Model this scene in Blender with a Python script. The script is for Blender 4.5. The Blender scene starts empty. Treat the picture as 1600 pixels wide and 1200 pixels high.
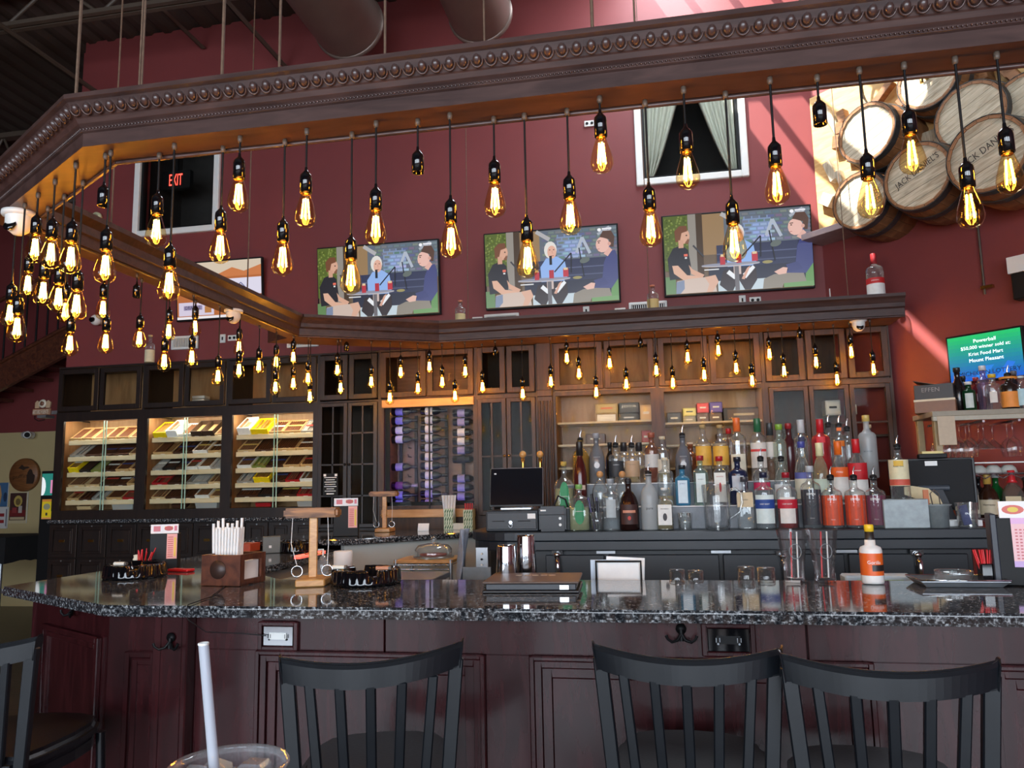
import bpy, bmesh, math, random
from mathutils import Vector, Matrix, Euler
random.seed(7)
scene = bpy.context.scene
COL = scene.collection
PI = math.pi

# ------------------------------------------------------------------ camera
FPX, CAM_H = 1200.0, 1.43
PITCH, YAW, ROLL = math.radians(7.6), math.radians(10.5), math.radians(1.15)
CAM = Vector((0, 0, CAM_H))
FWD = Vector((-math.sin(YAW)*math.cos(PITCH), math.cos(YAW)*math.cos(PITCH), math.sin(PITCH)))
_R0 = Vector((math.cos(YAW), math.sin(YAW), 0)); _U0 = _R0.cross(FWD)
RGT = _R0*math.cos(ROLL) - _U0*math.sin(ROLL)
UPV = _U0*math.cos(ROLL) + _R0*math.sin(ROLL)
cam_data = bpy.data.cameras.new('camera'); cam = bpy.data.objects.new('camera', cam_data); COL.objects.link(cam)
cam_data.sensor_fit = 'HORIZONTAL'; cam_data.sensor_width = 36.0
cam_data.lens = 36.0*FPX/1600.0; cam_data.clip_start = 0.02; cam_data.clip_end = 100
cam.matrix_world = Matrix(((RGT.x, UPV.x, -FWD.x, CAM.x), (RGT.y, UPV.y, -FWD.y, CAM.y),
                           (RGT.z, UPV.z, -FWD.z, CAM.z), (0, 0, 0, 1)))
scene.camera = cam

# ------------------------------------------------------------------ view, world, sun, daylight
vs = scene.view_settings
scene.display_settings.display_device = 'sRGB'
vs.view_transform = 'Standard'; vs.look = 'None'; vs.gamma = 1.0; vs.use_curve_mapping = False
vs.exposure = 0.45
scene.cycles.use_denoising = True
scene.cycles.transparent_max_bounces = 40
scene.cycles.max_bounces = 8
scene.cycles.sample_clamp_indirect = 6.0
scene.cycles.caustics_reflective = False
scene.cycles.caustics_refractive = False

w = bpy.data.worlds.new('sky'); scene.world = w; w.use_nodes = True
bg = w.node_tree.nodes['Background']; bg.inputs[0].default_value = (0.72, 0.84, 1.0, 1); bg.inputs[1].default_value = 1.2

sun_d = bpy.data.lights.new('sun', 'SUN'); sun = bpy.data.objects.new('sun', sun_d); COL.objects.link(sun)
sun_d.energy = 15.0; sun_d.angle = math.radians(0.6); sun_d.color = (1.0, 0.95, 0.88)
SUN_DIR = Vector((0.575, 0.50, -1.0)).normalized()
sun.rotation_euler = SUN_DIR.to_track_quat('-Z', 'Y').to_euler(); sun.location = (-3, -3, 12)

WINDOWS = [(-5.4, -2.4), (-1.9, 1.1), (1.6, 4.0)]          # shop-front windows behind the camera
for (x0, x1), pw in zip(WINDOWS, (150, 190, 150)):
    ld = bpy.data.lights.new('window_daylight', 'AREA'); lo = bpy.data.objects.new('window_daylight', ld); COL.objects.link(lo)
    ld.shape = 'RECTANGLE'; ld.size = x1-x0; ld.size_y = 2.7; ld.energy = pw; ld.color = (0.80, 0.89, 1.0)
    lo.location = ((x0+x1)/2, -4.42, 1.95); lo.rotation_euler = (PI/2, 0, 0)
ld = bpy.data.lights.new('skylight_daylight', 'AREA'); lo = bpy.data.objects.new('skylight_daylight', ld); COL.objects.link(lo)  # sky glow lamp set in the unseen, added roof opening
ld.shape = 'RECTANGLE'; ld.size = 0.8; ld.size_y = 1.9; ld.energy = 60; ld.color = (0.85, 0.92, 1.0)
lo.location = (0.3, 4.95, 5.72)

# ------------------------------------------------------------------ pixel helpers (photo frame 1600 x 1200 -> real positions)
def ray(u, v): return FWD + RGT*((u-800)/FPX) + UPV*((600-v)/FPX)
def atY(u, v, Y): d = ray(u, v); return CAM + d*(Y/d.y)
def atZ(u, v, Z): d = ray(u, v); return CAM + d*((Z-CAM_H)/d.z)
def atS(u, v, s): d = ray(u, v); return CAM + d*(s/(d.x+d.y))        # plane x + y = s (the diagonal wall)
def xz(u, v, Y): p = atY(u, v, Y); return p.x, p.z

# ------------------------------------------------------------------ mesh helper
class MB:
    def __init__(s): s.v = []; s.f = []; s.mi = []; s.sm = []; s.c = []
    def add(s, vs_, fs, mi=0, smooth=False, col=None):
        o = len(s.v); s.v += [tuple(p) for p in vs_]
        for f in fs:
            s.f.append([i+o for i in f]); s.mi.append(mi); s.sm.append(smooth); s.c.append(col)
        return s
    def box(s, x0, y0, z0, x1, y1, z1, mi=0, M=None, col=None):
        P = [(x0,y0,z0),(x1,y0,z0),(x1,y1,z0),(x0,y1,z0),(x0,y0,z1),(x1,y0,z1),(x1,y1,z1),(x0,y1,z1)]
        if M is not None: P = [M @ Vector(p) for p in P]
        return s.add(P, [(0,3,2,1),(4,5,6,7),(0,1,5,4),(1,2,6,5),(2,3,7,6),(3,0,4,7)], mi, False, col)
    def cyl(s, p0, p1, r0, r1=None, n=12, mi=0, caps=True, smooth=True, col=None):
        p0 = Vector(p0); p1 = Vector(p1); r1 = r0 if r1 is None else r1
        d = (p1-p0).normalized(); a = d.orthogonal().normalized(); b = d.cross(a)
        P = []
        for p, r in ((p0, r0), (p1, r1)):
            for i in range(n):
                t = 2*PI*i/n; P.append(p + a*(r*math.cos(t)) + b*(r*math.sin(t)))
        F = [(i, (i+1) % n, n+(i+1) % n, n+i) for i in range(n)]
        s.add(P, F, mi, smooth, col)
        if caps:
            s.add(P[:n], [tuple(range(n-1, -1, -1))], mi, False, col); s.add(P[n:], [tuple(range(n))], mi, False, col)
        return s
    def lathe(s, prof, n=16, mi=0, smooth=True, a0=0.0, a1=2*PI, M=None, sx=1.0, sy=1.0, col=None):
        full = abs(a1-a0-2*PI) < 1e-6; m = n if full else n+1
        P = []
        for (r, z) in prof:
            for i in range(m):
                t = a0+(a1-a0)*i/n; P.append(Vector((r*math.cos(t)*sx, r*math.sin(t)*sy, z)))
        if M is not None: P = [M @ p for p in P]
        F = []
        for k in range(len(prof)-1):
            for i in range(n):
                j = (i+1) % m if full else i+1
                F.append((k*m+i, k*m+j, (k+1)*m+j, (k+1)*m+i))
        return s.add(P, F, mi, smooth, col)
    def sq(s, prof, k=5.0, n=20, mi=0, M=None, sx=1.0, sy=1.0, smooth=True):      # superellipse (square bottles)
        P = []
        for (r, z, e) in prof:
            for i in range(n):
                t = 2*PI*i/n; c, q = math.cos(t), math.sin(t)
                rr = (abs(c)**e + abs(q)**e)**(-1.0/e)
                P.append(Vector((r*rr*c*sx, r*rr*q*sy, z)))
        if M is not None: P = [M @ p for p in P]
        F = [(a*n+i, a*n+(i+1) % n, (a+1)*n+(i+1) % n, (a+1)*n+i) for a in range(len(prof)-1) for i in range(n)]
        return s.add(P, F, mi, smooth)
    def tube(s, pts, r, n=6, mi=0, closed=False, smooth=True, col=None):
        pts = [Vector(p) for p in pts]; N = len(pts); P = []; prev = None
        for i, p in enumerate(pts):
            a = pts[(i-1) % N] if (closed or i > 0) else p; b = pts[(i+1) % N] if (closed or i < N-1) else p
            d = (b-a).normalized()
            if prev is None: u = d.orthogonal().normalized()
            else:
                u = prev - d*prev.dot(d); u = u.normalized() if u.length > 1e-6 else d.orthogonal().normalized()
            prev = u; q = d.cross(u); rr = r[i] if isinstance(r, (list, tuple)) else r
            for k in range(n):
                t = 2*PI*k/n; P.append(p + u*(rr*math.cos(t)) + q*(rr*math.sin(t)))
        F = [(i*n+k, i*n+(k+1) % n, ((i+1) % N)*n+(k+1) % n, ((i+1) % N)*n+k) for i in range(N if closed else N-1) for k in range(n)]
        s.add(P, F, mi, smooth, col)
        if not closed:
            s.add(P[:n], [tuple(range(n-1, -1, -1))], mi, False, col); s.add(P[-n:], [tuple(range(n))], mi, False, col)
        return s
    def prism(s, poly, z0, z1, mi=0, M=None, col=None):                # polygon in xy extruded along z
        n = len(poly); P = [Vector((x, y, z0)) for x, y in poly] + [Vector((x, y, z1)) for x, y in poly]
        if M is not None: P = [M @ p for p in P]
        return s.add(P, [tuple(range(n-1, -1, -1)), tuple(range(n, 2*n))] + [(i, (i+1) % n, n+(i+1) % n, n+i) for i in range(n)], mi, False, col)
    def poly(s, pts, mi=0, col=None): return s.add(pts, [tuple(range(len(pts)))], mi, False, col)
    def sphere(s, c, r, n=12, mi=0, sz=1.0, M=None):
        c = Vector(c); prof = [(max(1e-4, r*math.sin(PI*k/(n//2))), -r*sz*math.cos(PI*k/(n//2))) for k in range(n//2+1)]
        T = Matrix.Translation(c) if M is None else Matrix.Translation(c) @ M
        return s.lathe(prof, n, mi, True, M=T)
    def mesh(s, name, mats, bevel=0.0, seg=1):
        me = bpy.data.meshes.new(name); me.from_pydata(s.v, [], s.f)
        me.polygons.foreach_set('material_index', s.mi); me.polygons.foreach_set('use_smooth', s.sm)
        for m in (mats if isinstance(mats, (list, tuple)) else [mats]): me.materials.append(m)
        if any(c is not None for c in s.c):
            at = me.color_attributes.new('Col', 'FLOAT_COLOR', 'CORNER'); k = 0; buf = []
            for f, c in zip(s.f, s.c):
                c = c or (0.5, 0.5, 0.5)
                buf += list((c[0], c[1], c[2], 1.0))*len(f)
            at.data.foreach_set('color', buf)
        if bevel > 0:
            bm = bmesh.new(); bm.from_mesh(me)
            bmesh.ops.remove_doubles(bm, verts=bm.verts, dist=1e-5)
            ed = [e for e in bm.edges if len(e.link_faces) == 2 and e.calc_face_angle(0) > 0.6]
            try: bmesh.ops.bevel(bm, geom=ed, offset=bevel, segments=seg, affect='EDGES', clamp_overlap=True)
            except Exception: pass
            bm.to_mesh(me); bm.free()
        me.validate(); me.update()
        return me
    def build(s, name, mats, parent=None, bevel=0.0, loc=None, rot=None, seg=1):
        return put(name, s.mesh(name, mats, bevel, seg), parent, loc, rot)

def put(name, me, parent=None, loc=None, rot=None):
    o = bpy.data.objects.new(name, me); COL.objects.link(o)
    if parent is not None: o.parent = parent
    if loc is not None: o.location = loc
    if rot is not None: o.rotation_euler = rot
    return o
def tag(o, label, cat, group=None):
    o['label'] = label; o['category'] = cat
    if group: o['group'] = group
    return o
def thing(name, label, cat, loc=(0, 0, 0), rot=(0, 0, 0), group=None):
    o = bpy.data.objects.new(name, None); COL.objects.link(o); o.empty_display_size = 0.05
    o.location = loc; o.rotation_euler = rot if isinstance(rot, (tuple, list, Euler)) else (0, 0, rot)
    return tag(o, label, cat, group)
def struct(o): o['kind'] = 'structure'; return o
def stuff(o): o['kind'] = 'stuff'; return o
def copy_tree(o, parent=None):
    c = o.copy(); COL.objects.link(c); c.parent = parent
    for ch in o.children: copy_tree(ch, c)
    return c
ORD = ['first','second','third','fourth','fifth','sixth','seventh','eighth','ninth','tenth','eleventh','twelfth','thirteenth','fourteenth','fifteenth',
 'sixteenth','seventeenth','eighteenth','nineteenth','twentieth','twenty-first','twenty-second','twenty-third','twenty-fourth','twenty-fifth',
 'twenty-sixth','twenty-seventh','twenty-eighth','twenty-ninth','thirtieth','thirty-first','thirty-second','thirty-third','thirty-fourth','thirty-fifth']

# ------------------------------------------------------------------ materials (all procedural)
def S(r, g, b):
    f = lambda c: (c/255/12.92) if c/255 <= 0.04045 else ((c/255+0.055)/1.055)**2.4
    return (f(r), f(g), f(b))
def _m(name):
    m = bpy.data.materials.new(name); m.use_nodes = True; nt = m.node_tree
    b = nt.nodes['Principled BSDF']; return m, nt, b
def plain(name, col, rough=0.5, metal=0.0, var=0.12, scale=12.0, bump=0.0, coat=0.0, spec=0.5, stretch=(1, 1, 1), bscale=None):
    m, nt, b = _m(name); N, L = nt.nodes, nt.links
    b.inputs['Roughness'].default_value = rough; b.inputs['Metallic'].default_value = metal
    b.inputs['Coat Weight'].default_value = coat; b.inputs['Coat Roughness'].default_value = 0.08
    b.inputs['Specular IOR Level'].default_value = spec
    tc = N.new('ShaderNodeTexCoord'); mp = N.new('ShaderNodeMapping'); mp.inputs['Scale'].default_value = stretch
    L.new(tc.outputs['Object'], mp.inputs['Vector'])
    no = N.new('ShaderNodeTexNoise'); no.inputs['Scale'].default_value = scale; no.inputs['Detail'].default_value = 4
    L.new(mp.outputs[0], no.inputs['Vector'])
    cr = N.new('ShaderNodeValToRGB'); cr.color_ramp.elements[0].position = 0.3; cr.color_ramp.elements[1].position = 0.7
    cr.color_ramp.elements[0].color = (*[c*(1-var) for c in col], 1); cr.color_ramp.elements[1].color = (*[min(1, c*(1+var)) for c in col], 1)
    L.new(no.outputs['Fac'], cr.inputs['Fac']); L.new(cr.outputs['Color'], b.inputs['Base Color'])
    if bump > 0:
        bp = N.new('ShaderNodeBump'); bp.inputs['Strength'].default_value = bump; bp.inputs['Distance'].default_value = 0.01
        src = no
        if bscale:
            src = N.new('ShaderNodeTexNoise'); src.inputs['Scale'].default_value = bscale; src.inputs['Detail'].default_value = 3
            L.new(mp.outputs[0], src.inputs['Vector'])
        L.new(src.outputs['Fac'], bp.inputs['Height']); L.new(bp.outputs[0], b.inputs['Normal'])
    return m
def wood(name, c1, c2, rough=0.4, scale=6.0, stretch=(1, 8, 8), coat=0.0, dist=3.0):
    m, nt, b = _m(name); N, L = nt.nodes, nt.links
    b.inputs['Roughness'].default_value = rough; b.inputs['Coat Weight'].default_value = coat; b.inputs['Coat Roughness'].default_value = 0.12
    tc = N.new('ShaderNodeTexCoord'); mp = N.new('ShaderNodeMapping'); mp.inputs['Scale'].default_value = stretch
    L.new(tc.outputs['Object'], mp.inputs['Vector'])
    n1 = N.new('ShaderNodeTexNoise'); n1.inputs['Scale'].default_value = scale; n1.inputs['Detail'].default_value = 6; n1.inputs['Distortion'].default_value = dist*0.3
    L.new(mp.outputs[0], n1.inputs['Vector'])
    cr = N.new('ShaderNodeValToRGB'); cr.color_ramp.elements[0].position = 0.32; cr.color_ramp.elements[1].position = 0.68
    cr.color_ramp.elements[0].color = (*c1, 1); cr.color_ramp.elements[1].color = (*c2, 1)
    L.new(n1.outputs['Fac'], cr.inputs['Fac']); L.new(cr.outputs['Color'], b.inputs['Base Color'])
    return m
def glow(name, col, strength):
    m, nt, b = _m(name); b.inputs['Base Color'].default_value = (*col, 1)
    b.inputs['Emission Color'].default_value = (*col, 1); b.inputs['Emission Strength'].default_value = strength; return m
def glass(name, tint=(1, 1, 1), refl=0.9, base=0.05, haze=0.0, hazecol=(1, 1, 1), rough=0.02, power=3.0):
    m = bpy.data.materials.new(name); m.use_nodes = True; nt = m.node_tree; N, L = nt.nodes, nt.links
    for n in list(N): N.remove(n)
    out = N.new('ShaderNodeOutputMaterial'); tr = N.new('ShaderNodeBsdfTransparent'); tr.inputs[0].default_value = (*tint, 1)
    gl = N.new('ShaderNodeBsdfGlossy'); gl.inputs['Roughness'].default_value = rough
    lw = N.new('ShaderNodeLayerWeight'); lw.inputs['Blend'].default_value = 0.5
    pw = N.new('ShaderNodeMath'); pw.operation = 'POWER'; pw.inputs[1].default_value = power
    ml = N.new('ShaderNodeMath'); ml.operation = 'MULTIPLY_ADD'; ml.inputs[1].default_value = refl; ml.inputs[2].default_value = base; ml.use_clamp = True
    L.new(lw.outputs['Facing'], pw.inputs[0]); L.new(pw.outputs[0], ml.inputs[0])
    mx = N.new('ShaderNodeMixShader'); L.new(ml.outputs[0], mx.inputs[0]); L.new(tr.outputs[0], mx.inputs[1]); L.new(gl.outputs[0], mx.inputs[2])
    last = mx
    if haze > 0:
        df = N.new('ShaderNodeBsdfDiffuse'); df.inputs[0].default_value = (*hazecol, 1)
        m2 = N.new('ShaderNodeMixShader'); m2.inputs[0].default_value = haze
        L.new(mx.outputs[0], m2.inputs[1]); L.new(df.outputs[0], m2.inputs[2]); last = m2
    L.new(last.outputs[0], out.inputs[0]); return m
def attr_mat(name, emit=0.0, rough=0.6):
    m, nt, b = _m(name); a = nt.nodes.new('ShaderNodeAttribute'); a.attribute_name = 'Col'
    b.inputs['Roughness'].default_value = rough
    if emit <= 0: nt.links.new(a.outputs['Color'], b.inputs['Base Color'])
    if emit > 0:
        b.inputs['Base Color'].default_value = (0, 0, 0, 1)
        nt.links.new(a.outputs['Color'], b.inputs['Emission Color']); b.inputs['Emission Strength'].default_value = emit
    return m
def granite():
    m, nt, b = _m('dark_granite'); N, L = nt.nodes, nt.links
    b.inputs['Roughness'].default_value = 0.06; b.inputs['Specular IOR Level'].default_value = 0.75; b.inputs['IOR'].default_value = 1.6
    tc = N.new('ShaderNodeTexCoord')
    n1 = N.new('ShaderNodeTexVoronoi'); n1.inputs['Scale'].default_value = 120
    n2 = N.new('ShaderNodeTexNoise'); n2.inputs['Scale'].default_value = 95; n2.inputs['Detail'].default_value = 4; n2.inputs['Roughness'].default_value = 0.7
    for n in (n1, n2): L.new(tc.outputs['Object'], n.inputs['Vector'])
    c1 = N.new('ShaderNodeValToRGB'); e = c1.color_ramp.elements
    e[0].position = 0.42; e[0].color = (*S(30, 33, 37), 1); e[1].position = 0.66; e[1].color = (*S(200, 204, 206), 1)
    x = e.new(0.53); x.color = (*S(74, 77, 81), 1)
    L.new(n2.outputs['Fac'], c1.inputs['Fac'])
    mx = N.new('ShaderNodeMix'); mx.data_type = 'RGBA'; mx.blend_type = 'MULTIPLY'; mx.inputs['Factor'].default_value = 0.5
    c2 = N.new('ShaderNodeValToRGB'); c2.color_ramp.elements[0].position = 0.1; c2.color_ramp.elements[0].color = (1, 1, 1, 1); c2.color_ramp.elements[1].position = 0.6; c2.color_ramp.elements[1].color = (0.25, 0.25, 0.26, 1)
    L.new(n1.outputs['Distance'], c2.inputs['Fac']); L.new(c1.outputs['Color'], mx.inputs['A']); L.new(c2.outputs['Color'], mx.inputs['B'])
    L.new(mx.outputs['Result'], b.inputs['Base Color']); return m

MT = {}
MT['wall'] = plain('maroon_wall_paint', S(122, 54, 54), 0.55, var=0.06, scale=2.5, bump=0.03, bscale=90)
MT['beige'] = plain('beige_wall_paint', S(196, 176, 128), 0.7, var=0.04, scale=2)
MT['deck'] = plain('brown_metal_deck', S(62, 50, 44), 0.6, var=0.15, scale=1.5)
MT['steel_dark'] = plain('painted_steel', S(84, 72, 62), 0.5, var=0.1)
MT['duct'] = plain('duct_metal', S(112, 96, 88), 0.38, metal=0.35, var=0.1, scale=3)
MT['canopy'] = wood('canopy_wood', S(58, 41, 38), S(80, 58, 53), 0.34, 5, (1, 6, 6), coat=0.25)
MT['canopy_under'] = wood('canopy_soffit', S(80, 56, 46), S(100, 72, 60), 0.45, 4, (1, 5, 5))
MT['rod'] = plain('rope_rod', S(104, 80, 62), 0.7, var=0.2, scale=60)
MT['cherry'] = wood('cherry_panel', S(40, 14, 17), S(62, 24, 27), 0.24, 4, (6, 6, 1), coat=0.25)
MT['granite'] = granite()
MT['floor'] = wood('dark_floor', S(52, 40, 34), S(74, 58, 48), 0.35, 3, (1, 8, 1))
MT['black_metal'] = plain('black_chair_metal', S(15, 19, 24), 0.3, var=0.15, scale=20, spec=0.6)
MT['black_vinyl'] = plain('black_vinyl', S(16, 18, 24), 0.42, var=0.1, bump=0.05, bscale=150)
MT['black_gloss'] = plain('black_gloss', S(10, 11, 14), 0.08, var=0.0, spec=0.7)
MT['black'] = plain('matte_black', S(11, 11, 13), 0.55, var=0.1, spec=0.3)
MT['counter'] = plain('charcoal_laminate', S(29, 35, 42), 0.42, var=0.1, scale=5)
MT['counter_dark'] = plain('cooler_black', S(16, 19, 24), 0.4, var=0.1)
MT['brown_cab'] = wood('brown_cabinet', S(46, 30, 20), S(72, 46, 28), 0.5, 4, (7, 7, 1), coat=0.0)
MT['dark_cab'] = wood('dark_cabinet', S(24, 18, 17), S(38, 27, 22), 0.4, 4, (7, 7, 1), coat=0.05)
MT['cab_in'] = wood('cabinet_interior', S(150, 112, 74), S(178, 138, 96), 0.5, 3, (6, 6, 1))
MT['shelf_wood'] = wood('pale_shelf', S(206, 186, 146), S(226, 208, 170), 0.5, 4, (1, 8, 8))
MT['light_wood'] = wood('honey_wood', S(176, 122, 62), S(206, 154, 88), 0.4, 8, (2, 2, 8), coat=0.2)
MT['maple'] = wood('maple_trim', S(180, 132, 78), S(202, 158, 104), 0.4, 4, (1, 6, 6))
MT['walnut'] = wood('walnut', S(66, 34, 24), S(104, 58, 38), 0.35, 10, (2, 8, 2), coat=0.3)
MT['barrel'] = wood('aged_oak', S(150, 136, 112), S(196, 184, 160), 0.65, 8, (9, 1, 1))
MT['barrel_dark'] = wood('charred_oak', S(110, 72, 42), S(150, 102, 62), 0.6, 8, (1, 1, 9))
MT['plywood'] = wood('plywood', S(186, 146, 88), S(214, 176, 116), 0.6, 4, (1, 1, 7))
MT['hoop'] = plain('steel_hoop', S(80, 80, 80), 0.45, metal=0.7, var=0.15)
MT['chrome'] = plain('chrome', S(205, 208, 212), 0.1, metal=1.0, var=0.03)
MT['steel'] = plain('brushed_steel', S(168, 172, 176), 0.3, metal=0.8, var=0.06, stretch=(1, 30, 30))
MT['galv'] = plain('galvanised_steel', S(150, 160, 162), 0.45, metal=0.25, var=0.12, scale=30)
MT['white'] = plain('white_plastic', S(226, 226, 222), 0.4, var=0.03)
MT['white_trim'] = plain('white_trim_paint', S(232, 232, 228), 0.4, var=0.03)
MT['paper'] = plain('white_paper', S(236, 236, 234), 0.8, var=0.03, scale=30)
MT['grey_wall'] = plain('grey_bar_back', S(196, 196, 188), 0.5, var=0.06, scale=3)
MT['brass'] = plain('brass', S(198, 158, 84), 0.25, metal=1.0, var=0.05)
MT['red'] = plain('red_plastic', S(205, 30, 36), 0.35, var=0.05)
MT['curtain'] = plain('grey_curtain', S(176, 174, 160), 0.8, var=0.1, stretch=(8, 8, 1))
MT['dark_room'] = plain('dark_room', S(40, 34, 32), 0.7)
MT['print'] = attr_mat('printed_paper', 0.0, 0.55)
MT['screen'] = attr_mat('lit_screen', 0.78, 0.25)
MT['filament'] = glow('filament', (1.0, 0.46, 0.05), 105.0)
MT['exit'] = glow('exit_letters', (1.0, 0.06, 0.04), 3.0)
MT['led'] = glow('warm_white_led', (1.0, 0.93, 0.80), 44.0)
MT['blue_led'] = glow('violet_led', (0.22, 0.16, 1.0), 14.0)
MT['bulb_glass'] = glass('amber_bulb_glass', (1.0, 0.86, 0.60), 0.55, 0.04, 0.0)
MT['pane'] = glass('window_pane', (0.95, 0.97, 0.96), 0.8, 0.002)
MT['mirror_pane'] = glass('cabinet_pane', (0.90, 0.90, 0.87), 0.8, 0.003)
MT['clear'] = glass('clear_glass', (0.96, 0.98, 0.975), 1.0, 0.07, 0.035, (0.92, 0.96, 0.96), power=1.8)  # small white diffuse part puts a whitish sheen into the glass colour
MT['clear_thin'] = glass('thin_clear_glass', (0.985, 0.99, 0.99), 1.0, 0.05, 0.006, (0.92, 0.96, 0.96), power=2.0)
MT['frost'] = glass('frosted_glass', (0.75, 0.78, 0.78), 0.5, 0.05, 0.5, (0.55, 0.58, 0.58), rough=0.3)
MT['acrylic'] = glass('clear_plastic', (0.9, 0.92, 0.93), 0.8, 0.08, 0.14, (0.9, 0.9, 0.92), rough=0.1, power=2.0)
GC = {}
def gl(col, haze=0.12):       # tinted bottle glass, cached
    k = (col, haze)
    if k not in GC:
        t = S(*col); GC[k] = glass('bottle_glass', tuple(max(0.02, c**0.8) for c in t), 0.9, 0.06, haze, t, power=2.2)
    return GC[k]
PC = {}
def pc(r, g, b, rough=0.45, metal=0.0):       # plain painted / printed colour, cached
    k = (r, g, b, rough, metal)
    if k not in PC: PC[k] = plain('coloured_surface', S(r, g, b), rough, metal, var=0.06, scale=40)
    return PC[k]

# ------------------------------------------------------------------ lettering (font outlines turned to mesh)
WORDS = ["EXIT", "JACK DANIEL'S", "HORNITOS", "EPPEN", "BEEFEATER", "PROSPERO", "BOMBAY", "DEEP EDDY", "VODKA", "Ketel One", "STOLI", "SMIRNOFF",
 "CIROC", "Powerball", "$50,000 winner sold at:", "Krist Food Mart", "Mount Pleasant", "MICHIGAN LOTTERY", "MICHIGAN", "ARTURO FUENTE", "JOYA", "BELVEDERE",
 "Hennessy", "puffin", "CASAMIGOS", "EFFEN", "pure", "N", "Gorilla", "ORANGE"]
FONTM = {}
_tmp = []
for wd in WORDS:
    cu = bpy.data.curves.new('t', 'FONT'); cu.body = wd; cu.size = 1.0; cu.align_x = 'CENTER'; cu.align_y = 'CENTER'; cu.resolution_u = 2
    o = bpy.data.objects.new('t', cu); COL.objects.link(o); _tmp.append((wd, o))
_dg = bpy.context.evaluated_depsgraph_get(); _dg.update()
for wd, o in _tmp:
    ev = o.evaluated_get(_dg); me = ev.to_mesh()
    FONTM[wd] = ([tuple(v.co) for v in me.vertices], [tuple(p.vertices) for p in me.polygons]); ev.to_mesh_clear()
for wd, o in _tmp:
    cu = o.data; bpy.data.objects.remove(o); bpy.data.curves.remove(cu)
def text_mb(wd, width=None, height=None, M=None, wrap=None, mb=None, col=None):
    """letters lying in the local xz plane facing -y; optionally wrapped round a vertical cylinder of radius wrap"""
    V, F = FONTM[wd]; xs = [v[0] for v in V]; ys = [v[1] for v in V]
    w0 = max(xs)-min(xs); h0 = max(ys)-min(ys); cx = (max(xs)+min(xs))/2; cy = (max(ys)+min(ys))/2
    sx = (width/w0) if width else height/h0; sy = (height/h0) if height else sx
    P = []
    for x, y, _ in V:
        X, Z = (x-cx)*sx, (y-cy)*sy
        P.append(Vector((wrap*math.sin(X/wrap), -wrap*math.cos(X/wrap), Z)) if wrap else Vector((X, 0, Z)))
    if M is not None: P = [M @ p for p in P]
    mb = mb or MB(); mb.add(P, F, col=col); return mb
def T(x, y, z): return Matrix.Translation((x, y, z))
def Rz(a): return Matrix.Rotation(a, 4, 'Z')
def Rx(a): return Matrix.Rotation(a, 4, 'X')
def Ry(a): return Matrix.Rotation(a, 4, 'Y')
# ================================================================== the room
WY = 6.0                                    # face of the back wall
CZ = 5.72                                   # underside of the roof deck
def cells(u0, u1, v0, v1, holes):
    us = sorted({u0, u1, *[h[0] for h in holes], *[h[1] for h in holes]}); vv = sorted({v0, v1, *[h[2] for h in holes], *[h[3] for h in holes]})
    for a, b in zip(us, us[1:]):
        for c, d in zip(vv, vv[1:]):
            if not any(h[0] <= a and b <= h[1] and h[2] <= c and d <= h[3] for h in holes): yield a, b, c, d
struct(MB().box(-12, -4.6, -0.1, 4.6, 9.2, 0).build('floor', MT['floor']))
W1 = (-4.53, -3.79, 3.79, 4.75); W2 = (-0.005, 0.755, 3.85, 4.78)
mb = MB()
for a, b, c, d in cells(-5.19, 1.31, 0, CZ, [W1, W2]): mb.box(a, WY, c, b, WY+0.12, d)
struct(mb.build('wall_back', MT['wall']))
struct(MB().prism([(1.31, 6.0), (4.4, 2.91), (4.52, 2.99), (1.31, 6.2)], 0, CZ).build('wall_diagonal', MT['wall']))
struct(MB().box(4.4, -4.5, 0, 4.52, 2.93, CZ).build('wall_right', MT['wall']))
mb = MB(); mb.box(-12, 9.0, 2.29, -5.19, 9.1, CZ, 0); mb.box(-12, 9.0, 0, -5.19, 9.1, 2.29, 1)
struct(mb.build('wall_left_rear', [MT['wall'], MT['beige']]))
struct(MB().box(-5.31, 6.12, 0, -5.19, 9.0, CZ).build('wall_alcove', MT['wall']))
struct(MB().box(-12.1, -4.6, 0, -12, 9.1, CZ).build('wall_left', MT['wall']))
fz0, fz1 = 0.5, 3.4
mb = MB()
for a, b, c, d in cells(-12, 4.5, 0, CZ, [(x0, x1, fz0, fz1) for x0, x1 in WINDOWS]): mb.box(a, -4.6, c, b, -4.48, d)
struct(mb.build('wall_front', MT['wall']))
for k, (x0, x1) in enumerate(WINDOWS):
    mb = MB(); t = 0.05
    for xx in (x0, (x0+x1)/2-t/2, x1-t): mb.box(xx, -4.58, fz0, xx+t, -4.5, fz1)
    for zz in (fz0, 2.5, fz1-t): mb.box(x0, -4.57, zz, x1, -4.51, zz+t)
    f = struct(mb.build('window_%d' % (k+3), MT['black']))
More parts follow.
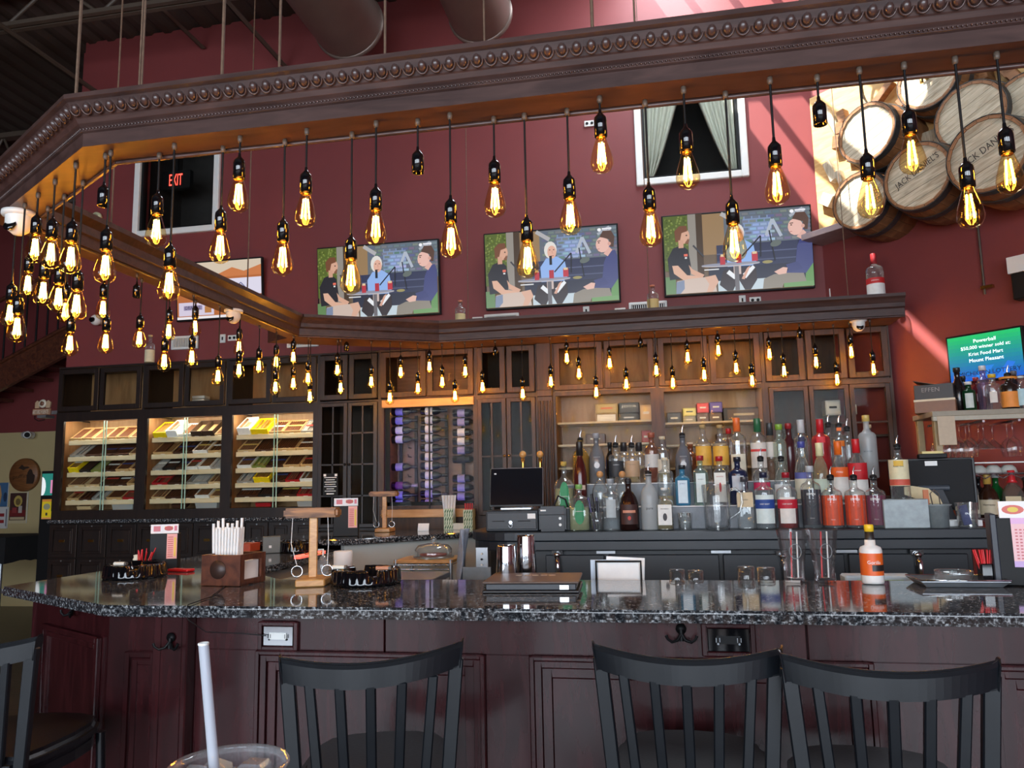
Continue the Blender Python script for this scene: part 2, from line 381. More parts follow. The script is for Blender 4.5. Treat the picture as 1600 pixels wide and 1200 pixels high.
# roof deck with an unseen skylight opening, added near the back wall
HOLES = [(-0.12, 1.02, 4.05, 5.95), (-0.23, -0.10, 3.5, 4.05)]  # outlines traced back so the sun throws its band and stripe
mb = MB()
for a, b, c, d in cells(-12.2, 4.7, -4.7, 9.2, HOLES): mb.box(a, c, CZ+0.02, b, d, CZ+0.14)
ceil_ob = struct(mb.build('ceiling', MT['deck']))
mb = MB(); x = -12.0                        # corrugated ribs of the deck, running front to back
while x < -0.6:
    mb.add([(x, -2, CZ+.02), (x+.05, -2, CZ-.02), (x+.11, -2, CZ-.02), (x+.16, -2, CZ+.02), (x, 9, CZ+.02), (x+.05, 9, CZ-.02), (x+.11, 9, CZ-.02), (x+.16, 9, CZ+.02)],
           [(0, 1, 5, 4), (1, 2, 6, 5), (2, 3, 7, 6)]); x += 0.2
stuff(mb.build('deck_ribs', MT['deck'], ceil_ob))
# skylight mullions
sky = thing('skylight', 'unseen roof skylight with dark mullions, shaped to cast the sun band', 'skylight', (0.4, 5.0, CZ))
for xx in (0.18, 0.50, 0.80): MB().box(xx-.4-.02, -0.95, 0.03, xx-.4+.02, 0.95, 0.09).build('mullion', MT['black'], sky)
for yy in (-0.35, 0.35): MB().box(-0.52, yy-.02, 0.03, 0.62, yy+.02, 0.09).build('mullion', MT['black'], sky)

# interior windows high in the back wall
def wall_window(n, W, label):
    x0, x1, z0, z1 = W; t = 0.055
    root = struct(bpy.data.objects.new('window_%d' % n, None)); COL.objects.link(root); root.location = (x0, WY, z0); w_, h_ = x1-x0, z1-z0
    for nm, bx in (('sash', (-t, 0, 0, h_)), ('sash', (w_, w_+t, 0, h_))): MB().box(bx[0], -0.03, -t, bx[1], 0.05, h_+t).build('frame_rail', MT['white_trim'], root, 0.006)
    for zz in (-t, h_): MB().box(0, -0.03, zz, w_, 0.05, zz+t).build('frame_rail', MT['white_trim'], root, 0.006)
    mb = MB(); q = 0.022
    mb.box(0, 0.0, 0, q, 0.06, h_); mb.box(w_-q, 0, 0, w_, 0.06, h_); mb.box(q, 0, 0, w_-q, .06, q); mb.box(q, 0, h_-q, w_-q, .06, h_)
    mb.build('inner_sash', MT['black'], root)
    MB().box(q, 0.03, q, w_-q, 0.034, h_-q).build('glass_pane', MT['pane'], root)
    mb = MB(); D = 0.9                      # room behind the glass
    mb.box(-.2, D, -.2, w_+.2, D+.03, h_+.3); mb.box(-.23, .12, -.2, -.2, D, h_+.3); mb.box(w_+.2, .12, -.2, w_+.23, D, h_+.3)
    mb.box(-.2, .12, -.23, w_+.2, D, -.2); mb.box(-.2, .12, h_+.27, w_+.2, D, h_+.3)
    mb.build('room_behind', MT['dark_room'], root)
    return root
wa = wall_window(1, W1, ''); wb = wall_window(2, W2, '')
ex = thing('exit_sign', 'red lit EXIT sign seen through the high left window', 'exit sign', (atY(275, 281, 6.4).x, 6.4, atY(275, 281, 6.4).z))
MB().box(-.15, 0, -.09, .15, .05, .09).build('housing', MT['black'], ex)
text_mb('EXIT', 0.14, 0.115, T(0, -.004, 0)).build('lettering', MT['exit'], ex)
MB().box(-.012, .0, .09, .012, .03, .6).build('hanger', MT['black'], ex)
def curtain(side, label):
    mb = MB(); n, m = 26, 14; P = []
    for j in range(m+1):
        s = j/m
        wd = 0.30*(1-s)**0.8 + 0.035
        for i in range(n+1):
            u = i/n; x = (0.025+u*wd); x = x if side < 0 else 0.76-x
            P.append((x, 0.10+0.018*math.sin(u*26), 0.90-0.88*s))
    F = [(j*(n+1)+i, j*(n+1)+i+1, (j+1)*(n+1)+i+1, (j+1)*(n+1)+i) for j in range(m) for i in range(n)]
    mb.add(P, F, 0, True)
    o = mb.build('curtain', MT['curtain']); o.location = (W2[0], WY, W2[2])
    so = o.modifiers.new('s', 'SOLIDIFY'); so.thickness = 0.004
    tag(o, label, 'curtain', 'curtains in the high window'); return o
curtain(-1, 'grey striped curtain tied back at the left of the high window')
curtain(1, 'grey striped curtain tied back at the right of the high window')

# round ventilation ducts under the roof
def duct(label, u, v, r, Y1):
    p = atY(u, v, Y1); t = thing('air_duct', label, 'duct', (p.x, p.y, p.z), group='ducts under the roof')
    MB().cyl((0, 0, 0), (0, -5.5, 0), r, r, 32).build('pipe', MT['duct'], t)
    for yy in (0.0, -1.15, -2.3, -3.45): 
        MB().lathe([(r, -.02), (r+.012, -.015), (r+.012, .015), (r, .02)], 32, M=T(0, yy-.03, 0) @ Rx(PI/2)).build('seam_ring', MT['duct'], t)
    for yy in (-0.5, -2.5): MB().cyl((0, yy, r), (0, yy, CZ-p.z), 0.008, n=6).build('hanger', MT['steel_dark'], t)
duct('brown round air duct above the left television, left of the pair', 548, 44, 0.27, 5.3)
duct('grey round air duct near the sunlit wall, right of the pair', 752, 26, 0.235, 5.3)

# bar joists and braces
def joist(label, Y, zb, x0, x1):
    t = thing('roof_joist', label, 'joist', (x0, Y, zb), group='steel roof joists')
    mb = MB(); L = x1-x0
    mb.box(0, -.05, 0, L, -.01, .035).box(0, .01, 0, L, .05, .035); mb.build('bottom_chord', MT['steel_dark'], t)
    zt = CZ-.03-zb
    mb = MB(); mb.box(0, -.05, zt-.06, L, .05, zt); mb.build('top_chord', MT['steel_dark'], t)
    mb = MB(); x = 0.0; up = True
    while x < L-.6: 
        mb.cyl((x, 0, .02 if up else zt-.03), (x+.45, 0, zt-.03 if up else .02), .016, n=6); up = not up; x += .45
    mb.build('web_bar', MT['steel_dark'], t)
joist('brown steel roof joist crossing the upper left corner', 5.1, atY(0, 48, 5.1).z, -11.5, -0.7)
joist('far brown roof joist behind the left end of the red wall', 7.4, 4.75, -11.5, -5.5)
def brace(label, u, v, dz):
    p = atY(u, v, 5.97); t = MB(); t.box(-.022, -2.6, 0, .022, 0, .006).box(-.022, -2.6, 0, -.016, 0, .045).build
    o = t.build('roof_brace', MT['steel_dark']); o.location = (p.x, p.y, p.z); tag(o, label, 'brace', 'roof braces'); return o
brace('thin steel brace meeting the red wall at far left', 172, 160, 0)
brace('thin steel brace ending beside the third rope rod', 318, 76, 0)
brace('thin steel brace ending left of the brown duct', 448, 107, 0)

# staircase behind the left end of the cabinets
st = thing('staircase', 'maroon staircase with slim baluster railing behind the left bulbs', 'staircase', (-8.9, 8.3, 2.45))
sl = (3.328-2.985)/(8.448-7.652)
def zs(x): return x*sl
mb = MB(); mb.add([(-1.5, 0, zs(-1.5)), (3.3, 0, zs(3.3)), (3.3, 0, zs(3.3)+.34), (-1.5, 0, zs(-1.5)+.34), (-1.5, .06, zs(-1.5)), (3.3, .06, zs(3.3)), (3.3, .06, zs(3.3)+.34), (-1.5, .06, zs(-1.5)+.34)],
    [(0,1,2,3),(7,6,5,4),(0,4,5,1),(3,2,6,7),(0,3,7,4),(1,5,6,2)]); mb.build('stringer', MT['walnut'], st)
mb = MB()
for k in range(14): x = -1.2+k*.3; mb.box(x, .06, zs(x)+.25, x+.32, .68, zs(x)+.29)
mb.build('treads', MT['walnut'], st)
for zz, nm in ((.36, 'bottom_rail'), (1.2, 'handrail')):
    MB().tube([(-1.5, 0, zs(-1.5)+zz), (3.3, 0, zs(3.3)+zz)], 0.028, 6).build(nm, MT['walnut'], st)
bal = MB().cyl((0, 0, .34), (0, 0, 1.2), .012, n=6).mesh('baluster', MT['black'])
for k in range(30): x = -1.4+k*.155; put('baluster', bal, st, (x, 0, zs(x)))
# ================================================================== hanging canopy
CB = 2.48                                   # underside of the canopy
PATH = [(3.3, 2.07), (-1.64, 2.07), (-2.35, 2.50), (-2.35, 4.78), (-1.50, 5.25), (1.62, 5.25)]    # inner edge
def offs(path, o, i):                       # mitred offset of vertex i to the outside (left of travel is inside here)
    p = Vector(path[i]); ds = []
    if i > 0: ds.append((Vector(path[i])-Vector(path[i-1])).normalized())
    if i < len(path)-1: ds.append((Vector(path[i+1])-Vector(path[i])).normalized())
    ns = [Vector((d.y, -d.x))*1.0 for d in ds]
    ns = [-n for n in ns]                   # outside
    if len(ns) == 1: return p + ns[0]*o
    m = (ns[0]+ns[1]).normalized(); return p + m*(o/max(0.3, m.dot(ns[0])))
canopy = thing('hanging_canopy', 'carved dark wooden canopy hanging over the bar on rods', 'canopy', (0, 2.0, CB))
CO = Vector((0, 2.0, CB))
PROF_F = [(0, 0), (.125, 0), (.125, .042), (.132, .046), (.132, .058), (.142, .066), (.150, .078), (.154, .082), (.178, .118), (.190, .124), (.190, .138), (0, .138), (-.035, .138), (-.035, .115), (-.012, .085), (-.012, .05), (0, .045)]
PROF_B = [(0, 0), (.34, 0), (.34, .138), (-.045, .138), (-.045, .118), (-.03, .105), (-.015, .08), (-.015, .055), (0, .045)]
def outward(path):                          # make sure the offset points away from the bar centre
    c = Vector((0, 3.6)); return (offs(path, .1, 1)-c).length > (Vector(path[1])-c).length
SGN = 1.0 if outward(PATH) else -1.0
def sweep(i, prof):
    V = []
    for k in (i, i+1):
        for (o, z) in prof:
            q = offs(PATH, SGN*o, k); V.append((q.x-CO.x, q.y-CO.y, z))
    n = len(prof); mb = MB()
    mb.add(V, [(a, (a+1) % n, n+(a+1) % n, n+a) for a in range(n)] + [tuple(range(n)), tuple(range(2*n-1, n-1, -1))])
    return mb
for i in range(5):
    mb = sweep(i, PROF_F if i < 3 else PROF_B)
    nm = ('front_beam', 'corner_beam', 'side_beam', 'rear_corner_beam', 'rear_beam')[i]
    o = mb.build(nm, [MT['canopy'], MT['canopy_under']], canopy)
    bm = bmesh.new(); bm.from_mesh(o.data); bmesh.ops.recalc_face_normals(bm, faces=bm.faces)
    for f in bm.faces:
        if f.normal.z < -0.9 and f.calc_center_median().z < 0.01: f.material_index = 1
    bm.to_mesh(o.data); bm.free()
# cord track along the inner lower edge
for i in range(5):
    a = offs(PATH, SGN*.012, i)-CO.xy; b = offs(PATH, SGN*.012, i+1)-CO.xy
    MB().tube([(a.x, a.y, -.006), (b.x, b.y, -.006)], .007, 6).build('cord_track', MT['canopy'], canopy)
# egg-and-dart carving: every egg and its shell
egg_me = MB().sphere((0, 0, 0), .0122, 10, sz=1.3).mesh('egg', MT['canopy'])
cup_me = MB().tube([(.0165*math.cos(t), -.005, .020*math.sin(t)) for t in [PI*(1+k/8) for k in range(9)]] , .0026, 5).mesh('egg_cup', MT['canopy'])
bead = MB()
for i in (0, 1):
    a0, b0 = offs(PATH, SGN*.169, i), offs(PATH, SGN*.169, i+1); L = (b0-a0).length; d = (b0-a0).normalized()
    if i == 0: start, L = a0 + d*(L-2.86), 2.86
    else: start = a0
    nrm = offs(PATH, SGN*.2, i+1)-offs(PATH, SGN*.1, i+1) if False else None
    ang = math.atan2(d.y, d.x) + PI
    n = int(L/.0385)
    for k in range(n):
        q = start + d*((k+.5)*L/n)
        e = put('egg', egg_me, canopy, (q.x-CO.x, q.y-CO.y, .1005), (math.radians(34), 0, ang))
        put('egg_cup', cup_me, canopy, (q.x-CO.x, q.y-CO.y, .1005), (math.radians(34), 0, ang))
    a1 = offs(PATH, SGN*.134, i); b1 = offs(PATH, SGN*.134, i+1); d1 = (b1-a1).normalized(); L1 = (b1-a1).length
    s1 = a1 + d1*(L1-2.86 if i == 0 else 0); L1 = 2.86 if i == 0 else L1
    for k in range(int(L1/.011)):
        q = s1 + d1*(k*.011); bead.sphere((q.x-CO.x, q.y-CO.y, .052), .0045, 4)
stuff(bead.build('bead_moulding', MT['canopy'], canopy))
# rods
for (u, v, r) in [(94, 168, .005), (195, 157, .0032), (199, 157, .0032), (328, 140, .005), (420, 128, .004), (590, 107, .004), (750, 85, .003), (924, 60, .005), (992, 48, .003), (1259, 8, .003)]:
    p = atY(u, v, 1.93); MB().cyl((p.x, 1.99-CO.y, .13), (p.x, 1.99-CO.y, CZ-CB), r, n=7).build('rope_rod', MT['rod'], canopy)
for yy in (3.0, 4.2): MB().cyl((-2.41, yy-CO.y, .13), (-2.41, yy-CO.y, CZ-CB), .004, n=7).build('rope_rod', MT['rod'], canopy)
for xx in (-1.3, 0.0, 1.3): MB().cyl((xx, 5.32-CO.y, .13), (xx, 5.32-CO.y, CZ-CB), .003, n=7).build('rope_rod', MT['rod'], canopy)

# ================================================================== pendant bulbs
def pendant_proto(bulb=True):
    t = bpy.data.objects.new('pendant_bulb' if bulb else 'empty_pendant_socket', None); t.empty_display_size = .03
    MB().cyl((0, 0, 0), (0, 0, -1), .0032, n=6).build('cord', MT['black'], t)
    MB().lathe([(.0001, 0), (.007, 0), (.008, -.012), (.006, -.02), (.0001, -.02)], 8).build('cord_grip', MT['steel_dark'], t)
    mb = MB(); mb.lathe([(.004, .022), (.005, .012), (.012, .004), (.0165, -.002), (.0175, -.01), (.0175, -.055), (.015, -.055), (.015, -.045), (.0001, -.045)], 14)
    mb.build('socket', MT['black_gloss'], t)
    if bulb:
        g = MB(); g.lathe([(.0125, -.050), (.0125, -.056), (.0155, -.066), (.0225, -.088), (.0285, -.110), (.0315, -.126), (.0305, -.138), (.0245, -.149), (.0135, -.156), (.004, -.159), (.0001, -.1595)], 16)
        g.build('glass_bulb', MT['bulb_glass'], t)
        MB().lathe([(.0122, -.048), (.0128, -.051), (.0122, -.054), (.0128, -.057), (.0125, -.060), (.0001, -.060)], 12).build('screw_base', MT['brass'], t)
        f = MB()
        for k in range(4):
            a = k*PI/2+.4; f.cyl((.006*math.cos(a), .006*math.sin(a), -.074), (.011*math.cos(a), .011*math.sin(a), -.132), .0021, n=5, smooth=False)
        f.build('filament', MT['filament'], t)
        MB().cyl((0, 0, -.058), (0, 0, -.138), .0012, n=5).build('stem', MT['brass'], t)
    return t
PB, PE = pendant_proto(True), pendant_proto(False)
KIDS = {True: list(PB.children), False: list(PE.children)}
def pendant(x, y, zsock, bulb, label, group):
    """zsock: height of the top of the socket"""
    t = (PB if bulb else PE).copy(); COL.objects.link(t); t.location = (x, y, CB-.001); L = CB-.001-zsock
    for ch in KIDS[bulb]:
        c = ch.copy(); COL.objects.link(c); c.parent = t
        if ch.name.startswith('cord_grip'): pass
        elif ch.name.startswith('cord'): c.scale = (1, 1, max(.01, L-.02))
        else: c.location = (0, 0, -L)
    tag(t, label, 'pendant light', group); return t
GH = .1095                                   # glass height
FRONT = [(243,340,386),(372,281,332),(343,365,412),(477,305,356),(441,380,431),(263,421,471),(163,395,443),(587,331,384),(548,408,460),(705,350,404),(774,287,340),
 (825,379,434),(892,312,367),(941,213,271),(1018,330,386),(1076,238,296),(1149,352,409),(1216,263,320),(1362,283,341),(1428,216,272),(1519,297,357),(1581,246,303)]
FRONT.sort()
BACKROW = {243, 343, 441, 548, 825, 892, 1018, 774, 1149}
for k, (u, v0, v1) in enumerate(FRONT):
    Y = 2.035 if u in BACKROW else 1.985
    p = atY(u, v1, Y)
    pendant(p.x, Y, p.z+.1595, True, 'lit amber filament bulb under the front canopy beam, %s from the left' % ORD[k], 'bulbs under the front beam')
for (u, v1, lab) in [(653, 270, 'pendant socket without a bulb above the left television'), (1282, 195, 'pendant socket without a bulb left of the barrels'), (161, 322, 'pendant socket without a bulb at the left canopy corner')]:
    p = atY(u, v1, 2.0); pendant(p.x, 2.0, p.z+.055, False, lab, 'empty sockets')
# side arm and corner: bulb heights in the photo give the distance
SIDE = [(53,371,411),(78,378,420),(109,383,428),(42,428,465),(66,438,478),(90,448,489),(118,458,501),(14,478,512),(25,496,535),(108,524,557),(160,468,500),(164,522,553),(217,517,546),(101,476,505),
 (263,506,533),(304,500,526),(256,552,581),(299,547,574),(373,531,556),(340,577,603),(373,567,592),(404,560,585),(431,553,578),(458,547,570),(430,593,618),(458,586,611),(481,580,603),(484,610,632)]
MIDS = [[offs(PATH, SGN*o_, i) for i in range(len(PATH))] for o_ in (.06, .028, .096)]
def hit(u, v, est, lane=0):
    MID = MIDS[lane]
    d = ray(u, v); best = None
    for i in (0, 1, 2, 3):
        a, b = MID[i], MID[i+1]; e = b-a; den = d.x*e.y-d.y*e.x
        if abs(den) < 1e-9: continue
        t = (a.x*e.y-a.y*e.x)/den; s = ((a.x)*d.y-(a.y)*d.x)/den
        if t > 0 and -0.02 <= s <= 1.02:
            q = CAM + d*t
            if best is None or abs((q-CAM).length-est) < best[0]: best = (abs((q-CAM).length-est), q)
    return best[1] if best else CAM + d*(est/d.length)
SIDE.sort()
for k, (u, v0, v1) in enumerate(SIDE):
    est = GH*FPX/(v1-v0); q = hit(u, v1, est, 1+k % 2)
    pendant(q.x, q.y, q.z+.1595, True, 'lit amber filament bulb in the left cluster under the side beam, %s from the left' % ORD[k], 'bulbs under the side beam')
REAR = [(527,567,590),(532,594,618),(580,585,608),(626,571,593),(671,563,584),(609,610,633),(653,597,618),(691,588,608),(727,570,592),(711,608,630),(754,595,616),(817,605,627),(861,585,608),(886,548,571),
 (905,572,595),(932,603,625),(953,556,579),(979,590,612),(1026,568,591),(1052,589,610),(1075,547,570),(1101,575,598),(1123,537,559),(1151,564,587),(1176,585,607),(1203,543,565),(1226,569,592),(1276,555,578),
 (1309,582,605),(1331,538,562),(1366,565,589)]
REAR.sort()
for k, (u, v0, v1) in enumerate(REAR):
    Y = 5.33 + .12*((k*5) % 3)/2
    if u < 700:                              # rear corner beam runs diagonally
        d = ray(u, v1); a, b = offs(PATH, SGN*.1, 3), offs(PATH, SGN*.1, 4); e = b-a; den = d.x*e.y-d.y*e.x
        t = (a.x*e.y-a.y*e.x)/den; q = CAM + d*t; Y = min(max(q.y, 4.7), 5.4)
    p = atY(u, v1, Y)
    pendant(p.x, Y, p.z+.1595, True, 'small lit filament bulb below the rear beam, %s from the left' % ORD[k], 'bulbs under the rear beam')
for (u, v1, lab) in [(562, 557, 'dark bulbless socket below the left rear beam corner'), (774, 556, 'dark bulbless socket below the rear beam, under the middle television'), (1001, 543, 'dark bulbless socket below the rear beam centre'), (1250, 528, 'dark bulbless socket below the rear beam, right end')]:
    p = atY(u, v1, 5.35); pendant(p.x, 5.35 if u > 700 else 5.1, p.z+.055, False, lab, 'empty sockets')
p = hit(213, 465, 3.9); pendant(p.x, p.y, p.z+.055, False, 'dark bulbless socket hanging in the left cluster', 'empty sockets')
for _k in (True, False):
    for ch in KIDS[_k]: bpy.data.objects.remove(ch)
bpy.data.objects.remove(PB); bpy.data.objects.remove(PE)
# ================================================================== the bar
BZ = 1.07
bar = thing('bar_counter', 'long L-shaped bar with speckled granite top and dark cherry panels', 'bar counter', (0, 0, 0))
TOP = [(3.3, 2.30), (3.3, 3.02), (-1.55, 3.02), (-1.88, 3.34), (-1.88, 4.5), (-2.63, 4.5), (-2.63, 2.75), (-1.81, 2.30)]
MB().prism(TOP, BZ-.036, BZ).build('granite_top', MT['granite'], bar, 0.009, seg=2)
FARZ = 1.13
MB().prism([(-1.88, 4.5), (-1.0, 5.4), (-1.0, 5.55), (-2.63, 5.55), (-2.63, 4.5)], FARZ-.036, FARZ).build('granite_ledge', MT['granite'], bar, 0.006)
# inner (working side) walls, grey
def wall_seg(a, b, z0, z1, th, name, mat, parent):
    a = Vector(a); b = Vector(b); d = (b-a).normalized(); n = Vector((-d.y, d.x))*th
    return MB().prism([a, b, b+n, a+n], z0, z1).build(name, mat, parent)
wall_seg((-1.94, 3.36), (-1.94, 4.52), 0, BZ-.037, .05, 'inner_wall', MT['grey_wall'], bar)
wall_seg((-1.92, 4.56), (-1.04, 5.45), 0, FARZ-.037, .05, 'inner_wall', MT['grey_wall'], bar)
wall_seg((-1.60, 2.96), (3.2, 2.96), 0, BZ-.037, -.04, 'inner_wall', MT['grey_wall'], bar)
MB().tube([(-1.905, 4.60, .995), (-1.08, 5.44, .995)], .008, 6).build('conduit', MT['steel'], bar)
MB().tube([(-1.925, 3.45, .955), (-1.925, 4.5, .955)], .008, 6).build('conduit', MT['steel'], bar)
# service ledge on the working side
MB().box(-1.45, 3.02, .985, 3.2, 3.26, 1.0).build('service_ledge', MT['black'], bar)
mb = MB()
for k in range(90): mb.box(-1.0+k*.025, 3.03, 1.0, -1.0+k*.025+.012, 3.25, 1.008)
stuff(mb.build('rubber_mat', MT['black'], bar))
# front: frame wall, rails and stiles
MB().box(-1.80, 2.42, 0, 3.2, 2.45, BZ-.037).build('front_board', MT['cherry'], bar)
def ring(mb, x0, x1, z0, z1, w, y0, y1):
    mb.box(x0, y0, z0, x0+w, y1, z1).box(x1-w, y0, z0, x1, y1, z1).box(x0+w, y0, z0, x1-w, y1, z0+w).box(x0+w, y0, z1-w, x1-w, y1, z1); return mb
PAN = [(-1.31, -.545), (-.408, .575), (.872, 1.75), (1.9, 2.75)]
edges = [-1.62] + [e for pq in PAN for e in pq] + [3.2]
for a, b in [(-1.53, PAN[0][0])] + [(PAN[i][1], PAN[i+1][0]) for i in range(3)] + [(PAN[3][1], 3.2)]:
    MB().box(a, 2.400, .1, b, 2.42, .918).build('stile', MT['cherry'], bar, .002)
for a, b in ((-1.53, -.874), (-.870, .40), (.404, 1.7), (1.704, 3.2)):
    MB().box(a, 2.400, .918, b, 2.42, BZ-.037).build('top_rail', MT['cherry'], bar, .002)
MB().box(-1.53, 2.395, 0, 3.2, 2.42, .1).build('plinth', MT['cherry'], bar)
for a, b in PAN:
    for k, (w_, y0) in enumerate(((.014, 2.386), (.022, 2.393), (.030, 2.403))):
        o = sum((0.0, .014, .036)[:k+1]) if False else (0.0, .014, .036)[k]
        ring(MB(), a+o, b-o, .14+o, .918-o, w_, y0, 2.42).build('panel_moulding', MT['cherry'], bar, .003)
    MB().box(a+.066, 2.412, .206, b-.066, 2.42, .852).build('raised_panel', MT['cherry'], bar, .003)
# corner post with its hook, narrow panel and chamfered end
MB().box(-1.655, 2.35, 0, -1.53, 2.42, BZ-.037).build('corner_post', MT['cherry'], bar, .004)
for xx in (-1.635, -1.56): MB().box(xx, 2.346, 0, xx+.012, 2.352, BZ-.037).build('post_fillet', MT['cherry'], bar)
ring(MB(), -1.79, -1.67, .14, .905, .02, 2.392, 2.42).build('panel_moulding', MT['cherry'], bar, .003)
ring(MB(), -1.765, -1.668, .165, .88, .02, 2.40, 2.42).build('panel_moulding', MT['cherry'], bar, .003)
MB().box(-1.86, 2.405, 0, -1.65, 2.42, BZ-.037).build('stile', MT['cherry'], bar)
ca, cb_ = Vector((-1.84, 2.43)), Vector((-2.50, 2.80)); cd = (cb_-ca); CL = cd.length; cang = math.atan2(cd.y, cd.x)
CM = T(ca.x, ca.y, 0) @ Rz(cang)
MB().box(0, -.03, 0, CL, 0, BZ-.037, M=CM).build('front_board', MT['cherry'], bar)
def mring(x0, x1, z0, z1, w, t):
    mb = MB()
    for q in ((x0, z0, x0+w, z1), (x1-w, z0, x1, z1), (x0+w, z0, x1-w, z0+w), (x0+w, z1-w, x1-w, z1)): mb.box(q[0], 0, q[1], q[2], t, q[3], M=CM)
    return mb
mring(.13, CL-.1, .14, .93, .022, .018).build('panel_moulding', MT['cherry'], bar, .003)
mring(.155, CL-.125, .165, .905, .02, .01).build('panel_moulding', MT['cherry'], bar, .003)
MB().box(-2.52, 2.8, 0, -2.48, 4.5, BZ-.037).build('front_board', MT['cherry'], bar)
MB().box(-2.52, 4.5, 0, -2.48, 5.56, FARZ-.037).build('front_board', MT['cherry'], bar)
# coat hooks under the top
hk = MB()
hk.lathe([(.0001, -.003), (.014, -.003), (.016, 0), (.0001, .003)], 12, M=T(0, -.004, .018) @ Rx(PI/2))
for s in (-1, 1): hk.tube([(0, -.008, .006), (s*.012, -.016, -.012), (s*.028, -.024, -.016), (s*.04, -.03, -.006), (s*.044, -.03, .004)], [.005, .005, .0045, .004, .005], 6)
hk.tube([(0, -.006, .016), (0, -.01, -.016)], .006, 6)
hkm = hk.mesh('coat_hook', MT['black'])
put('coat_hook', hkm, bar, (-1.585, 2.348, .945)); put('coat_hook', hkm, bar, (.049, 2.398, .985)); put('coat_hook', hkm, bar, tuple(CM @ Vector((CL-.38, .004, 1.0))), (0, 0, cang+PI))
def outlet(name, x, z, w, h, metal):
    o = MB(); ring(o, x-w/2-.018, x+w/2+.018, z-h/2-.014, z+h/2+.014, .014, 2.388, 2.40).build('outlet_trim', MT['cherry'], bar, .003)
    pl = MB().box(x-w/2, 2.392, z-h/2, x+w/2, 2.398, z+h/2).build('outlet_plate', metal, bar, .002)
    f = MB().box(x-w*.28, 2.389, z-h*.17, x+w*.28, 2.392, z+h*.17).build('receptacle', MT['white'] if metal is MT['chrome'] else MT['black'], pl)
    s = MB()
    for dx in (-.03, .03):
        s.box(x+dx-.006, 2.3885, z-.007, x+dx-.004, 2.3889, z+.006).box(x+dx+.004, 2.3885, z-.006, x+dx+.006, 2.3889, z+.006).cyl((x+dx, 2.389, z-.011), (x+dx, 2.3885, z-.011), .003, n=8)
    s.build('slots', MT['black'] if metal is MT['chrome'] else MT['steel'], pl)
outlet('o', -1.232, .964, .105, .062, MT['chrome']); outlet('o', .183, .974, .118, .066, MT['black_gloss'])
# thin phone lead lying on the bar and plugged into the socket
c_ = [atZ(395, 912, BZ+.003), atZ(352, 915, BZ+.003), atZ(330, 932, BZ+.003), (-1.5, 2.302, BZ+.004), (-1.5, 2.292, BZ-.02), (-1.49, 2.29, 1.03), (-1.45, 2.33, .985), (-1.35, 2.37, .975), (-1.27, 2.385, .966)]
tag(MB().tube(c_, .0016, 5).build('charging_cable', MT['black']), 'thin black cable hanging over the bar edge into the outlet', 'cable')

